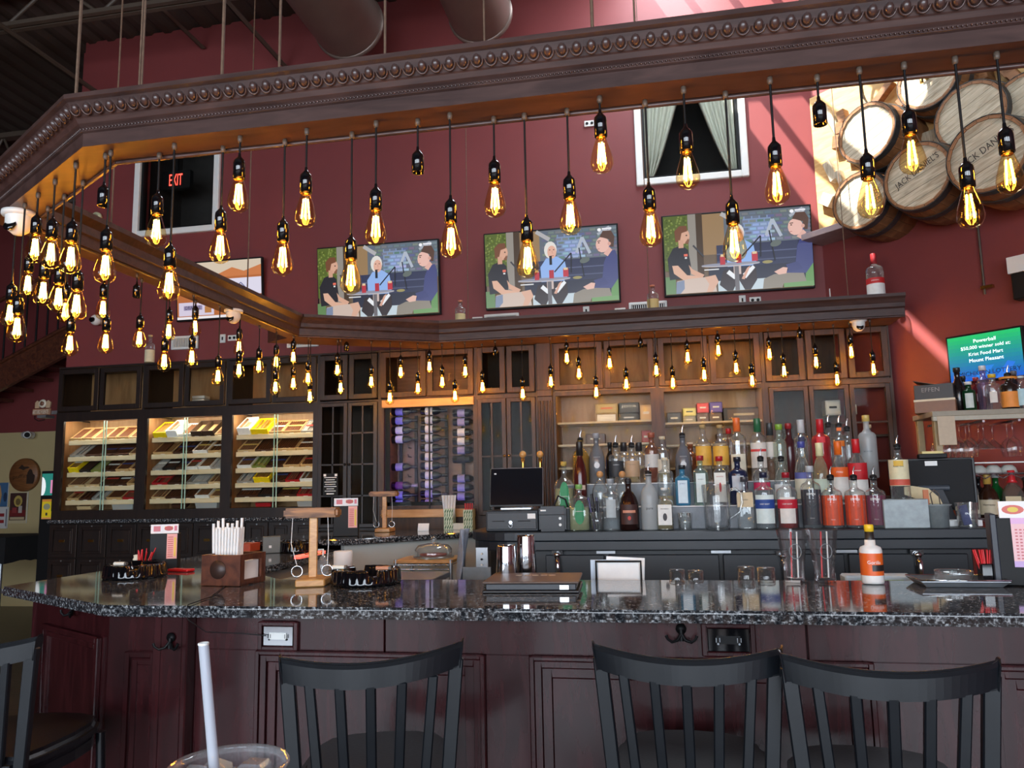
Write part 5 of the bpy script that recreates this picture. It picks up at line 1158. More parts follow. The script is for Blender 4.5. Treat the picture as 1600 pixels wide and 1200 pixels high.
SHOW += [(quad(.17, .15, .225, 1), (140, 134, 126)), (quad(.225, .15, .27, 1), (70, 54, 40)),
 (stroke((.40, .98), (.50, .86), .03), (170, 168, 170)), (stroke((.70, .66), (.745, .86), .022), (168, 176, 190)), (stroke((.745, .86), (.80, .64), .022), (168, 176, 190)), (stroke((.86, .88), (.95, .97), .02), (160, 166, 176)), (stroke((.95, .97), (.955, .80), .02), (160, 166, 176)),
 (quad(.36, .18, 1, .58), (50, 54, 80)), (quad(.36, .46, 1, .475), (84, 90, 120)), (quad(.36, .36, 1, .375), (78, 84, 112)), (quad(.3, .1, 1, .30), (44, 46, 62)), (quad(.36, 0, .72, .13), (186, 200, 208)),
 (ell(.70, .33, .035, .02), (150, 140, 90)),
 # left sitter
 (quad(.0, .0, .07, .22), (96, 128, 82)), ([(.03, .18), (.02, .45), (.06, .58), (.12, .62), (.165, .55), (.18, .35), (.17, .2)], (40, 38, 44)), (ell(.135, .73, .045, .10), (206, 160, 136)), ([(.08, .66), (.075, .80), (.11, .86), (.16, .86), (.165, .79), (.125, .77), (.11, .66)], (112, 70, 48)),
 (quad(.10, .58, .135, .68), (200, 152, 128)), ([(.145, .64), (.17, .70), (.165, .62)], (120, 80, 60)), (quad(.135, .47, .16, .50), (224, 110, 90)), (quad(.14, .44, .155, .46), (222, 222, 222)),
 ([(.05, .36), (.09, .36), (.15, .23), (.26, .20), (.25, .14), (.13, .16), (.06, .26)], (210, 166, 142)), ([(.165, .36), (.19, .30), (.27, .22), (.25, .18), (.18, .24)], (206, 160, 136)),
 ([(.07, .0), (.08, .16), (.16, .18), (.28, .19), (.34, .16), (.35, .0)], (196, 176, 164)), ([(.07, .0), (.075, .15), (.13, .17), (.13, .06), (.10, 0)], (120, 132, 156)), ([(.27, .19), (.345, .21), (.365, .12), (.32, 0), (.28, 0), (.30, .1)], (206, 164, 142)),
 # middle sitter
 ([(.37, .08), (.40, .26), (.62, .28), (.625, .12), (.58, .0), (.54, .0), (.50, .14), (.46, 0), (.42, 0)], (52, 42, 44)), ([(.43, .30), (.425, .50), (.47, .61), (.55, .63), (.61, .56), (.63, .36), (.60, .30)], (140, 172, 224)), (ell(.505, .72, .048, .115), (216, 212, 206)), (ell(.515, .69, .034, .088), (216, 168, 148)), (quad(.47, .2, .52, .34), (196, 176, 170)), ([(.42, .22), (.47, .14), (.50, .16), (.44, .26)], (226, 228, 232)), ([(.53, .20), (.60, .30), (.615, .27), (.55, .14)], (226, 228, 232)), ([(.52, .14), (.56, .27), (.585, .30), (.54, .13)], (206, 158, 138)),
 # right sitter
 ([(.94, .0), (.95, .2), (1, .33), (1, 0)], (96, 140, 80)), (quad(.80, 0, 1, .06), (104, 146, 88)), ([(.66, .0), (.67, .12), (.74, .17), (.93, .19), (.95, .06), (.80, .05), (.79, 0)], (134, 126, 114)), ([(.80, .18), (.88, .24), (.90, .50), (.935, .64), (.985, .66), (1, .58), (1, .28), (.95, .16)], (66, 70, 118)), ([(.82, .28), (.90, .31), (.93, .22), (.84, .18)], (62, 66, 112)), ([(.74, .20), (.80, .25), (.83, .24), (.82, .17), (.77, .16)], (216, 174, 160)),
 (ell(.895, .74, .05, .105), (222, 178, 166)), ([(.875, .84), (.90, .92), (.96, .92), (.985, .84), (.975, .70), (.95, .70), (.945, .80), (.90, .83)], (86, 62, 52)), ([(.90, .62), (.945, .70), (.965, .66), (.93, .58)], (214, 168, 156)), ([(.845, .74), (.862, .78), (.862, .70)], (220, 174, 160)),
 (ell(.158, .735, .006, .009), (60, 44, 40)), ([(.15, .655), (.178, .69), (.172, .64), (.15, .63)], (126, 84, 62)), (ell(.50, .72, .005, .007), (70, 50, 46)), (ell(.53, .72, .005, .007), (70, 50, 46)), (quad(.508, .635, .53, .643), (150, 90, 84)), (stroke((.517, .71), (.52, .67), .004), (190, 140, 122)), (ell(.868, .765, .006, .008), (70, 50, 46)), (quad(.856, .68, .872, .688), (170, 110, 106)), (ell(.945, .745, .012, .024), (206, 156, 142)), (stroke((.858, .785), (.882, .79), .006), (80, 58, 50)),
 # table, glasses, microphones
 (quad(.475, 0, .505, .30), (104, 100, 104)), (ell(.45, .325, .20, .022, 20), (176, 172, 178)), (ell(.45, .335, .20, .018, 20), (138, 140, 156)), (quad(.38, .33, .415, .44), (176, 52, 62)), (quad(.49, .34, .525, .45), (170, 46, 58)), (quad(.595, .35, .635, .46), (180, 52, 64)), (quad(.385, .43, .41, .46), (220, 190, 150)), (quad(.60, .44, .63, .47), (216, 190, 150)),
 (quad(.495, .52, .515, .64), (34, 34, 40)), (stroke((.53, .42), (.66, .66), .010), (36, 36, 44)), (stroke((.66, .66), (.655, .40), .010), (36, 36, 44)), (stroke((.72, .72), (.75, .34), .009), (36, 36, 42)), (ell(.76, .55, .038, .035, 12, .4), (96, 104, 100)), (quad(.27, .27, .37, .285), (214, 214, 216)), (stroke((.20, .6), (.27, .45), .012), (60, 60, 66)),
 (ell(.875, .935, .014, .022), (236, 236, 240)), (quad(.895, .935, .965, .955), (226, 226, 232)), (quad(.905, .918, .955, .926), (200, 200, 208))]
def tv(label, u, v, w, h, shapes, Y=5.945, tilt=5.0, group='wall televisions'):
    c = atY(u, v, Y); t = thing('television', label, 'television', (c.x, Y, c.z-h/2), (math.radians(tilt), 0, 0), group)
    MB().box(-w/2-.012, 0, -.014, w/2+.012, .03, h+.014).build('bezel', MT['black'], t, .003)
    MB().box(-w*.3, .03, h*.2, w*.3, .05, h*.8).build('rear_housing', MT['black'], t)
    picture(shapes, w, h, -.0006).build('screen_picture', MT['screen'], t)
    return t
tv('flat television showing three talking men, left of the three', 592, 439.5, 1.045, .60, SHOW)
tv('flat television showing three talking men, middle of the three', 861.5, 419, 1.06, .60, SHOW)
tv('flat television showing three talking men, right of the three', 1150.5, 394, 1.085, .61, SHOW)
AD = [(quad(0, 0, 1, 1), (176, 104, 60)), (quad(.0, .72, 1, 1), (206, 190, 170)), ([(0, .72), (.1, .8), (.22, .76), (.35, .86), (.5, .78), (.66, .88), (.8, .80), (1, .9), (1, .72)], (196, 120, 74)), (quad(.5, .38, 1, .68), (214, 210, 226)), (stroke((.70, .5), (.76, .6), .01), (110, 110, 150)), (stroke((.76, .6), (.82, .5), .01), (110, 110, 150)),
      (quad(.02, .06, .44, .30), (206, 196, 214)), (quad(.08, .16, .30, .24), (140, 130, 160)), (quad(.33, .10, .41, .22), (176, 120, 70)), (quad(0, 0, 1, .045), (226, 222, 226)), (quad(.2, .42, .45, .52), (226, 206, 186))]
tv('dim television with an orange advert behind the left side beam', 344, 453, .80, .49, AD, group='wall televisions')
tx = MB(); c = atY(344, 453, 5.945)
no_ = [o for o in bpy.data.objects if o.name.startswith('television') and o.get('label', '').startswith('dim')][0]
text_mb('N', .02, .04, T(.21, -.004, .265)).build('lettering', pc(90, 90, 130), no_); text_mb('ORANGE', .15, .03, T(-.25, -.004, .10)).build('lettering', pc(110, 100, 130), no_)

# ================================================================== small fittings on the back wall
def vent(label, u0, v0, u1, v1):
    a, b = atY(u0, v1, 5.985), atY(u1, v0, 5.985); w_, h_ = (b.x-a.x), .115
    t = thing('air_vent', label, 'vent', ((a.x+b.x)/2, 5.985, b.z-h_), group='white wall vents')
    g = MB(); ring(g, -w_/2, w_/2, 0, h_, .018, -.012, .012).build('frame', MT['white'], t, .002)
    MB().box(-w_/2, .006, 0, w_/2, .012, h_).build('backing', MT['black'], t)
    n = int(w_/.018); me = MB().box(-.003, -.006, .018, .003, .006, h_-.018).mesh('louvre', MT['white'])
    for k in range(n): put('louvre', me, t, (-w_/2+.018+(w_-.036)*(k+.5)/n, 0, 0))
for lab, *q in (('white louvred vent under the left end of the advert television', 268, 524, 310, 548), ('white louvred vent left of the first television', 449, 520, 498, 540), ('white louvred vent below the middle television', 757, 489, 811, 505), ('white louvred vent behind a small bottle left of the right television', 983, 470, 1042, 488), ('white louvred vent below the right end of the right television', 1296, 447, 1366, 466)):
    vent(lab, *q)
def wplate(label, u, v, duplex):
    p = atY(u, v, 5.99); w_, h_ = (.085, .05) if duplex else (.05, .075)
    t = thing('wall_outlet', label, 'outlet', (p.x, 5.992, p.z), group='white wall plates')
    MB().box(-w_/2, -.006, -h_/2, w_/2, .006, h_/2).build('plate', MT['white'], t, .002)
    if duplex:
        for s in (-1, 1): MB().cyl((s*.02, -.006, 0), (s*.02, -.010, 0), .012, n=10).build('receptacle', MT['black'], t)
    else: MB().box(-.006, -.010, -.014, .006, -.006, .014).build('switch', MT['black'], t)
for lab, u, v, d in (('white double outlet right of the first small bottle', 746, 500, 1), ('white plate with cable under the middle television', 916, 486, 0), ('white double outlet right of the middle television', 969, 486, 1), ('white plate with cable under the right television', 1160, 469, 0), ('white double outlet under the right television', 1180, 469, 1), ('white plate left of the advert television dome camera', 348, 529, 0), ('white double outlet right of the advert television vent', 363, 528, 1), ('small white label plate above the middle television', 921, 193, 1)): wplate(lab, u, v, d)
p = atY(153, 341, 5.99); sp = thing('wall_speaker', 'round white speaker disc on the wall above the side beam', 'speaker', (p.x, 5.985, p.z)); MB().lathe([(.0001, -.03), (.03, -.03), (.05, -.024), (.052, 0), (.0001, .01)], 20, M=Rx(-PI/2)).build('disc', pc(206, 200, 160), sp); MB().lathe([(.012, -.034), (.03, -.034), (.03, -.03)], 16, M=Rx(-PI/2)).build('cone', pc(150, 146, 120), sp)
# bottles standing on the rear beam
RZ = CB+.138
def rbottle(label, u, vt, wpx, Y=5.42, **k):
    d = atY(u, vt, Y); bottle(label, d.x, Y, RZ+.001, d.z-RZ, wpx/2*Y/FPX, group='bottles on the rear beam', **k)
rbottle('small clear bottle with cream label on the rear beam left of the middle television', 719, 470, 17, kind='shoulder', gcol='clear', liq=(200, 170, 110), level=.4, cap=('cork', (196, 120, 90)), labels=[(.1, .45, (206, 190, 140), .8)])
rbottle('bottle with cream PUNT label on the rear beam by the vent'.replace('PUNT ', ''), 1019, 446, 18, kind='shoulder', gcol='clear', liq=(196, 150, 80), level=.3, cap=('cork', (190, 110, 80)), labels=[(.06, .5, (206, 180, 120), .9)])
rbottle('tall vodka bottle with red and white label on the rear beam', 1364, 397, 25, kind='shoulder', gcol='clear', cap=('long', (150, 40, 44)), labels=[(.04, .34, (226, 226, 222), .9), (.34, .46, (196, 40, 40), .9)], words=[('SMIRNOFF', .4, .05, W)])
# dome cameras
def dome(label, u, v, r, plane, down=True):
    p = plane; t = thing('dome_camera', label, 'camera', (p.x, p.y, p.z), group='white dome cameras')
    MB().lathe([(.0001, 0), (r, 0), (r*1.02, -.01), (r*.98, -r*.3), (r*.75, -r*.34)], 20).build('mount', MT['white'], t)
    MB().lathe([(r*.78, -r*.3), (r*.78, -r*.8), (r*.6, -r*1.25), (r*.3, -r*1.5), (.0001, -r*1.55)], 20).build('housing', MT['white'], t)
    MB().lathe([(.0001, -.004), (r*.42, -.004), (r*.42, .004), (.0001, .004)], 14, M=T(0, -r*.66, -r*1.05) @ Rx(PI/2-.5)).build('lens', MT['black_gloss'], t)
dome('white dome camera under the right end of the rear beam', 0, 0, .052, Vector((atY(1340, 490, 5.33).x, 5.33, CB)))
q = hit(358, 474, 3.7); dome('white dome camera under the left side beam near the advert television', 0, 0, .052, Vector((q.x+.03, q.y, CB)))
q = hit(40, 337, 2.9); dome('large white dome camera at the left canopy corner', 0, 0, .058, Vector((q.x-.008, q.y-.02, CB)))
q = atY(150, 500, 5.3); ec = thing('bullet_camera', 'white ball camera on a bracket behind the left bulb cluster', 'camera', (atY(150, 500, 5.93).x, 5.93, atY(150, 500, 5.93).z)); MB().sphere((0, 0, 0), .048, 14).build('ball', MT['white'], ec); MB().cyl((0, -.03, 0), (0, -.06, -.01), .022, n=12).build('lens', MT['black_gloss'], ec); MB().cyl((0, .03, .0), (0, .068, .0), .03, n=10).build('bracket', MT['white'], ec)
q = atY(200, 553, 5.45); bottle('pale bottle standing on top of the cigar cabinets', q.x, 5.72, 2.501, .26, .04, 'shoulder', 'clear', liq=(206, 180, 120), level=.5, cap=('cork', (200, 170, 120)), labels=[(.1, .5, (214, 204, 170), .8)], group='bottles above the cabinets')
# pipes and small fixings on the diagonal wall
q0, q1 = atS(1531, 330, 7.28), atS(1539, 460, 7.28); cp = thing('wall_conduit', 'thin conduit running down the dark diagonal wall', 'conduit', (q1.x, q1.y, q1.z)); MB().tube([(0, 0, 0), (0, 0, q0.z-q1.z+.6)], .007, 6).build('pipe', MT['steel_dark'], cp); MB().box(-.01, -.03, .03, .06, .0, .05, M=Rz(-PI/4)).build('clip', MT['brass'], cp)
# wall screen with lottery notice
a_ = atS(1480, 530, 7.25); b_ = atS(1594, 513, 7.25); sw = (Vector((b_.x, b_.y))-Vector((a_.x, a_.y))).length; sh = .29
ls = thing('lottery_screen', 'small screen with green and blue lottery notice on diagonal wall', 'screen', ((a_.x+b_.x)/2, (a_.y+b_.y)/2, a_.z-sh), (0, 0, -PI/4))
MB().box(-sw/2-.01, .0, -.012, sw/2+.01, .035, sh+.012).build('bezel', MT['black'], ls, .003)
GR = [(quad(0, k/12, 1, (k+1)/12), (int(20+20*(k/11)), int(96+96*(k/11)), int(206-92*(k/11)))) for k in range(12)]
GR += [([(.3, 0), (.5, .3), (.62, .3), (.45, 0)], (40, 130, 226)), ([(.62, 0), (.8, .35), (.9, .3), (.75, 0)], (44, 120, 226))]
picture(GR, sw, sh, -.0006).build('screen_picture', MT['screen'], ls)
for wd, z_, w_ in (('Powerball', .86, .13), ('$50,000 winner sold at:', .72, .29), ('Krist Food Mart', .58, .20), ('Mount Pleasant', .44, .20)): text_mb(wd, w_, None, T(.01, -.005, z_*sh)).build('lettering', MT['white'] if False else glow('white_letters', (.9, .97, 1), 1.0), ls)
text_mb('MICHIGAN LOTTERY', .36, None, T(0.02, -.005, .16*sh)).build('lettering', pc(12, 20, 70), ls)
MB().box(-.04, .035, sh*.3, .04, .09, sh*.7).build('wall_mount', MT['black'], ls)
# corner of another wall speaker at the right edge
q = atS(1592, 435, 7.22); o = thing('corner_speaker', 'white-trimmed black speaker at the right frame edge', 'speaker', (q.x+.0, q.y-.08, q.z), (0, 0, -PI/4)); MB().box(-.07, -.02, -.14, .09, .07, .02).build('cabinet', MT['black'], o, .006); MB().box(-.08, -.03, .02, .09, .0, .12).build('bracket_plate', MT['white'], o)

# ================================================================== barrels on the diagonal wall
DW = 7.31
def dpt(s, z, out): return Vector((1.31+s*.7071-out*.7071, 6.0-s*.7071-out*.7071, z))
bd = thing('barrel_board', 'plywood board with oak blocks fixed to the diagonal wall', 'display board', tuple(dpt(0, 3.24, 0)), (0, 0, -PI/4))
MB().box(.0, -.022, 0, 2.3, 0, 1.14).build('plywood_sheet', MT['plywood'], bd)
MB().box(.0, -.26, -.045, 2.3, 0, 0).build('ledge', plain('grey_ledge', S(170, 150, 150), .6), bd, .003)
def local(u, v, out):                         # photo pixel -> board coordinates at a given stand-off
    q = atS(u, v, DW-out*1.4142); s = (q.x-1.31)*.7071-(q.y-6.0)*.7071; return s, q.z-3.24
for (u, v, w_, h_, d_, ang, dark) in [(1302, 197, .05, .42, .05, -22, 1), (1315, 182, .06, .10, .07, -10, 0), (1312, 200, .06, .09, .07, 5, 0), (1307, 222, .06, .1, .07, 8, 0), (1378, 143, .05, .17, .06, 50, 0), (1412, 152, .12, .07, .05, -30, 0), (1296, 267, .06, .17, .06, -20, 1), (1310, 276, .04, .10, .06, -15, 1), (1290, 312, .10, .09, .06, 35, 1), (1397, 232, .05, .2, .05, -65, 1), (1385, 245, .05, .2, .06, 30, 1), (1455, 216, .09, .08, .1, 0, 1), (1478, 214, .08, .14, .1, 35, 1), (1400, 200, .09, .2, .03, 0, 0), (1430, 160, .12, .10, .05, 25, 0), (1455, 155, .10, .10, .05, -20, 0), (1537, 118, .08, .11, .12, -10, 0), (1415, 340, .05, .05, .06, 20, 0), (1570, 108, .06, .14, .10, -30, 0), (1585, 118, .06, .14, .10, -30, 0), (1330, 245, .08, .06, .05, 15, 0)]:
    s_, z_ = local(u, v, .08); M_ = T(s_, 0, z_) @ Ry(-math.radians(ang)*-1.0)
    MB().box(-w_/2, -.022-d_, -h_/2, w_/2, -.022, h_/2, M=M_).build('oak_block', MT['barrel'] if dark else MT['barrel_dark'], bd, .003)
for (u, v, r_) in [(1408, 110, .28), (1575, 140, .2)]:
    s_, z_ = local(u, v, .1); mb = MB().lathe([(r_, -.02), (r_+.004, -.02), (r_+.004, .02), (r_, .02), (r_, -.02)], 36, smooth=False, M=T(s_, -.12, z_) @ Rx(PI/2)); mb.build('loose_hoop', MT['hoop'], bd)
BAR_R = .215
stv = MB(); N_ = 20
def barrel_meshes():
    prof = [(.97, 0), (1.06, .12), (1.12, .24), (1.13, .30), (1.10, .40)]
    a = 2*PI/N_; P = []
    for (k, y) in prof:
        for t in (-a/2*.97, a/2*.97): P.append((BAR_R*k*math.sin(t), y, BAR_R*k*math.cos(t)))
    F = [(i*2, i*2+1, i*2+3, i*2+2) for i in range(len(prof)-1)]
    n0 = len(P)
    for (k, y) in prof:
        for t in (-a/2*.97, a/2*.97): P.append(((BAR_R*k-.018)*math.sin(t), y, (BAR_R*k-.018)*math.cos(t)))
    m = len(prof)*2
    F += [(m+i*2+2, m+i*2+3, m+i*2+1, m+i*2) for i in range(len(prof)-1)]
    for i in range(len(prof)-1): F += [(i*2+2, m+i*2+2, m+i*2, i*2), (i*2+1, m+i*2+1, m+i*2+3, i*2+3)]
    F += [(1, 0, m, m+1), (m-2, m-1, 2*m-1, 2*m-2)]
    st_ = MB().add(P, F).mesh('stave', MT['barrel_dark'])
    heads = []; r = BAR_R*.955; n = 6
    for k in range(n):
        x0, x1 = -r+2*r*k/n+.0012, -r+2*r*(k+1)/n-.0012; pts = []
        for j in range(7): x = x0+(x1-x0)*j/6; pts.append((x, math.sqrt(max(0, r*r-x*x))))
        poly_ = pts + [(x, -z) for x, z in reversed(pts)]
        heads.append(MB().prism(poly_, .012, .03, M=Rx(PI/2) @ Matrix.Scale(-1, 4, (0, 0, 1))).mesh('head_plank', MT['barrel']))
    hp = [MB().lathe([(BAR_R*k0+.001, y0), (BAR_R*k0+.005, y0), (BAR_R*k1+.005, y1), (BAR_R*k1+.001, y1)], 28, smooth=False, M=Rx(PI/2) @ Matrix.Scale(-1, 4, (0, 0, 1))).mesh('hoop', MT['hoop']) for (k0, y0, k1, y1) in ((.975, .0, 1.01, .045), (1.075, .14, 1.10, .185))]
    return st_, heads, hp
STV, HEADS, HOOPS = barrel_meshes()
for lab, u, v, k_, word, rot, out_ in [('sunlit white-headed whiskey barrel, upper left of the barrel wall', 1353, 207, .96, None, 70, .40), ('sunlit whiskey barrel at the lower left of the barrel wall', 1342, 313, .92, None, 66, .40), ("whiskey barrel lettered JACK DANIEL'S half hidden by a bulb".replace("JACK DANIEL'S ", 'faintly '), 1432, 275, 1.0, "JACK DANIEL'S", 74, .50), ('whiskey barrel with sunlit left half, upper right', 1515, 180, 1.0, None, 68, .34), ('whiskey barrel with bold dark lettering, lower right', 1541, 240, 1.04, "JACK DANIEL'S", 72, .62), ('whiskey barrel with a brass tap near the canopy', 1448, 122, .92, None, 70, .34), ('whiskey barrel cut off by the right frame edge', 1604, 165, .96, None, 70, .30)]:
    s_, z_ = local(u, v, out_); p_ = dpt(s_, z_+3.24, out_)
    t = thing('whiskey_barrel', lab, 'barrel', tuple(p_), (0, 0, -PI/4), 'barrels on the diagonal wall'); t.scale = (k_, 1, k_) if out_ >= .4 else (k_, (out_-.03)/.4, k_)
    if out_ > .43: MB().box(-.06, .39, -.06, .06, out_-.022, .06).build('mounting_block', MT['barrel_dark'], t)
    for j in range(N_): put('stave', STV, t, None, (0, 2*PI*j/N_, 0))
    for hm in HEADS: put('head_plank', hm, t, None, (0, math.radians(rot), 0))
    for hm in HOOPS: put('hoop', hm, t)
    if word:
        ra = -math.radians(24); M_ = T(0, .008, .03) @ Ry(ra)
        text_mb(word, .30, .056, M_).build('lettering', pc(40, 34, 30), t); MB().box(-.11, .005, -.045, .11, .009, -.037, M=M_).build('underline', pc(40, 34, 30), t)
    if 'tap' in lab:
        tp = MB().tube([(0, .01, 0), (0, -.06, 0), (0, -.09, -.02), (0, -.09, -.06)], .012, 8).build('tap', MT['brass'], t); MB().tube([(-.035, -.045, .04), (.035, -.045, .04)], .007, 6).tube([(0, -.045, 0), (0, -.045, .04)], .006, 6).build('tap_handle', MT['brass'], tp)
# ================================================================== things on the bar top
def ashtray(label, u, v, D):
    p = atZ(u, v, BZ); t = thing('cigar_ashtray', label, 'ashtray', (p.x, p.y, BZ+.001), group='black cigar ashtrays'); n = 168; R = D/2
    P = []; prof = [(.0001, 0), (.97, 0), (1.0, .006), (1.0, .012), (.95, .018), (.93, .052), (.90, .058), (.80, .058), (.74, .05), (.70, .022), (.0001, .018)]
    for k, (r, z) in enumerate(prof):
        for i in range(n):
            a = 2*PI*i/n; fl = 1+.05*abs(math.sin(a*14)) if 3 < k < 7 else 1
            dip = 1.0
            if k in (5, 6, 7, 8): 
                for q in range(4):
                    da = abs((a-.6-q*PI/2+PI) % (2*PI)-PI)
                    if da < .17: dip = .66
            P.append((R*r*fl*math.cos(a), R*r*fl*math.sin(a), z*dip))
    F = [(k*n+i, k*n+(i+1) % n, (k+1)*n+(i+1) % n, (k+1)*n+i) for k in range(len(prof)-1) for i in range(n)]
    MB().add(P, F, 0, True).build('bowl', MT['black_gloss'], t)
    return t, p
a1, p1 = ashtray('fluted black glass ashtray beside the wooden ring game', 572, 912, .27)
a2, p2 = ashtray('fluted black glass ashtray at the left corner of the bar', 211, 902, .26)
for q, lab in ((p1+Vector((-.10, -.02, .056)), 'white cigar stub resting on the right ashtray rim'), (p1+Vector((.09, -.05, .056)), 'brown cigar stub resting on the right ashtray edge'), (p2+Vector((-.02, -.07, .057)), 'pale cigar stub resting on the left ashtray rim')):
    c_ = thing('cigar_stub', lab, 'cigar', (q.x, q.y, BZ+q.z-BZ+.002 if q.z > BZ else BZ+.06)); MB().cyl((-.03, 0, .006), (.02, 0, .006), .008, n=8).build('wrapper', pc(226, 220, 206) if 'brown' not in lab else pc(190, 130, 100), c_); MB().cyl((.02, 0, .006), (.03, 0, .006), .008, n=8).build('ash', pc(90, 86, 82), c_)
# napkin caddy with straws
p = atZ(332, 917, BZ); cd = thing('napkin_caddy', 'walnut napkin and straw caddy on the bar', 'caddy', (p.x+.03, p.y+.10, BZ+.001), (0, 0, math.radians(-6)))
w_, d_, h_ = .088, .085, .118
for bx in ((-w_, -d_, 0, w_, -d_+.01, h_), (-w_, d_-.01, 0, w_, d_, h_), (-w_, -d_+.01, 0, -w_+.01, d_-.01, h_), (-w_, -d_+.01, 0, w_, d_-.01, .008)): MB().box(*bx).build('side_board', MT['walnut'], cd, .002)
g = MB(); ring_ = [(-d_+.01, 0, -d_+.03, h_), (d_-.03, 0, d_-.01, h_), (-d_+.03, 0, d_-.03, .022), (-d_+.03, h_-.022, d_-.03, h_)]
for k, (a, z0, b, z1) in enumerate(ring_): MB().box(w_-.01, a, z0, w_, b, z1).build('front_rail', MT['walnut'], cd)
MB().box(.02, -.054, .01, .074, .054, .09).build('napkins', MT['paper'], cd)
MB().lathe([(.0001, 0), (.036, 0), (.036, .0015), (.0001, .0015)], 20, M=T(-.01, -d_-.001, .062) @ Rx(PI/2)).build('round_stamp', pc(58, 40, 34), cd)
sp = atZ(324, 890, BZ); st_ = thing('straw_bundle', 'bundle of white wrapped straws standing in the walnut caddy', 'straws', (p.x-.005, p.y+.11, BZ+.012), group='straws'); k = 0
sm = MB().cyl((0, 0, 0), (0, 0, .20), .0058, n=6).mesh('straw', MT['paper'])
for i in range(9):
    for j in range(4):
        o = put('straw', sm, st_, ((i-4)*.0118, (j-1.5)*.0118, .0), (0, math.radians((i-4)*.5), 0)); o.scale.z = 1+ (.12+.05*((i*3+j) % 3) if (i*7+j*5) % 6 == 0 else .02*((i+j) % 3))
# lottery slip holder + red straws behind the left ashtray
def slip_holder(label, x, y, z, rz, w_, h_, sc_, rightcard=True):
    t = thing('slip_holder', label, 'slip holder', (x, y, z), (0, 0, rz), 'lottery slip holders')
    MB().box(-w_/2, -.03, 0, w_/2, .03, h_*.78).build('box', MT['black'], t, .003)
    c = picture([(quad(0, 0, 1, 1), (238, 234, 236)), (quad(.1, .15, .35, .8), (206, 120, 130)), (quad(.5, .3, .8, .75), (236, 190, 80)), (ell(.65, .5, .16, .3), (190, 90, 90)), (quad(.85, .2, .95, .8), (210, 120, 140))], w_*.96, h_*.18, -.0, .0002); c.build('header_card', MT['print'], t, loc=(0, -.026, h_*.80))
    MB().box(-w_*.48, -.0255, h_*.76, w_*.48, -.02, h_*.98).build('card_back', MT['paper'], t)
    SL = [(quad(0, 0, 1, 1), (236, 170, 160))] + [(quad(.1, .08+.085*k, .62, .12+.085*k), (206, 110, 104)) for k in range(10)] + [(quad(.7, .1, .9, .85), (236, 196, 80))]
    picture(SL, w_*.36, h_*.55, -.001, .0002).build('play_slips', MT['print'], t, loc=(w_*.28, -.031, h_*.22))
    return t
q = atZ(255, 886, BZ); slip_holder('black lottery slip holder behind the left ashtray', -2.36, 3.42, BZ+.001, math.radians(22), .13, .215, 1)
rc = thing('straw_cup', 'small black cup of red stir straws by the left slip holder', 'cup', (-2.40, 3.32, BZ+.001)); MB().box(-.045, -.03, 0, .045, .03, .05).build('holder', MT['black_gloss'], rc, .003)
for k in range(9): MB().cyl((-.03+.007*k, 0, .02), (-.04+.012*k+.012*math.sin(k*2.1), .01*math.cos(k), .095+.012*math.sin(k*3)), .0028, n=5).build('stir_straw', MT['red'], rc)
q = atZ(228, 885, BZ); o = MB().lathe([(.0001, 0), (.016, 0), (.016, .05), (.012, .058), (.014, .07), (.0001, .072)], 12).build('salt_shaker', pc(226, 220, 196)); o.location = (-2.47, 3.36, BZ+.001); tag(o, 'small cream shaker left of the red stir straws', 'shaker')
o = MB().box(-.06, -.025, 0, .06, .025, .012).build('lighter_pack', MT['red'], None, .003); q = atZ(283, 893, BZ); o.location = (q.x, q.y, BZ+.001); o.rotation_euler = (0, 0, -.2); tag(o, 'flat red packet lying behind the walnut caddy', 'packet')
# ring toss games
def ring_game(label, x, y, z, rz, sc_):
    t = thing('ring_game', label, 'ring game', (x, y, z), (0, 0, rz), 'wooden ring games'); t.scale = (sc_, sc_, sc_)
    MB().prism([(-.06, -.08), (.05, -.08), (.07, .06), (.04, .09), (-.05, .09)], 0, .028).build('base', MT['light_wood'], t, .004)
    MB().box(-.016, -.016, .028, .016, .016, .26).build('post', MT['light_wood'], t, .003)
    MB().prism([(-.115, -.036), (.09, -.034), (.11, .0), (.095, .036), (-.10, .034)], .26, .298).build('arm', wood('bark_wood', S(96, 60, 34), S(170, 118, 66), .5, 9, (1, 5, 5)), t, .008, seg=2)
    for s, x0 in ((-1, -.08), (1, .055)):
        st = MB().tube([(x0, -.01, .262), (x0+s*.004, -.012, .16), (x0-s*.01+.01, -.012, .075)], .0014, 5).build('string', MT['paper'], t)
        MB().tube([(x0-s*.01+.01+.021*math.cos(a), -.012, .054+.021*math.sin(a)) for a in [2*PI*k/16 for k in range(16)]], .0028, 6, closed=True).build('steel_ring', MT['chrome'], st)
        MB().tube([(s*.013, 0, .12), (s*.03, -.003, .118), (s*.034, -.004, .127)], .0025, 5).build('hook', MT['brass'], t)
p = atZ(478, 917, BZ); ring_game('wooden ring toss game with hanging steel rings, near the right ashtray', p.x, p.y+.06, BZ+.001, math.radians(20), .98)
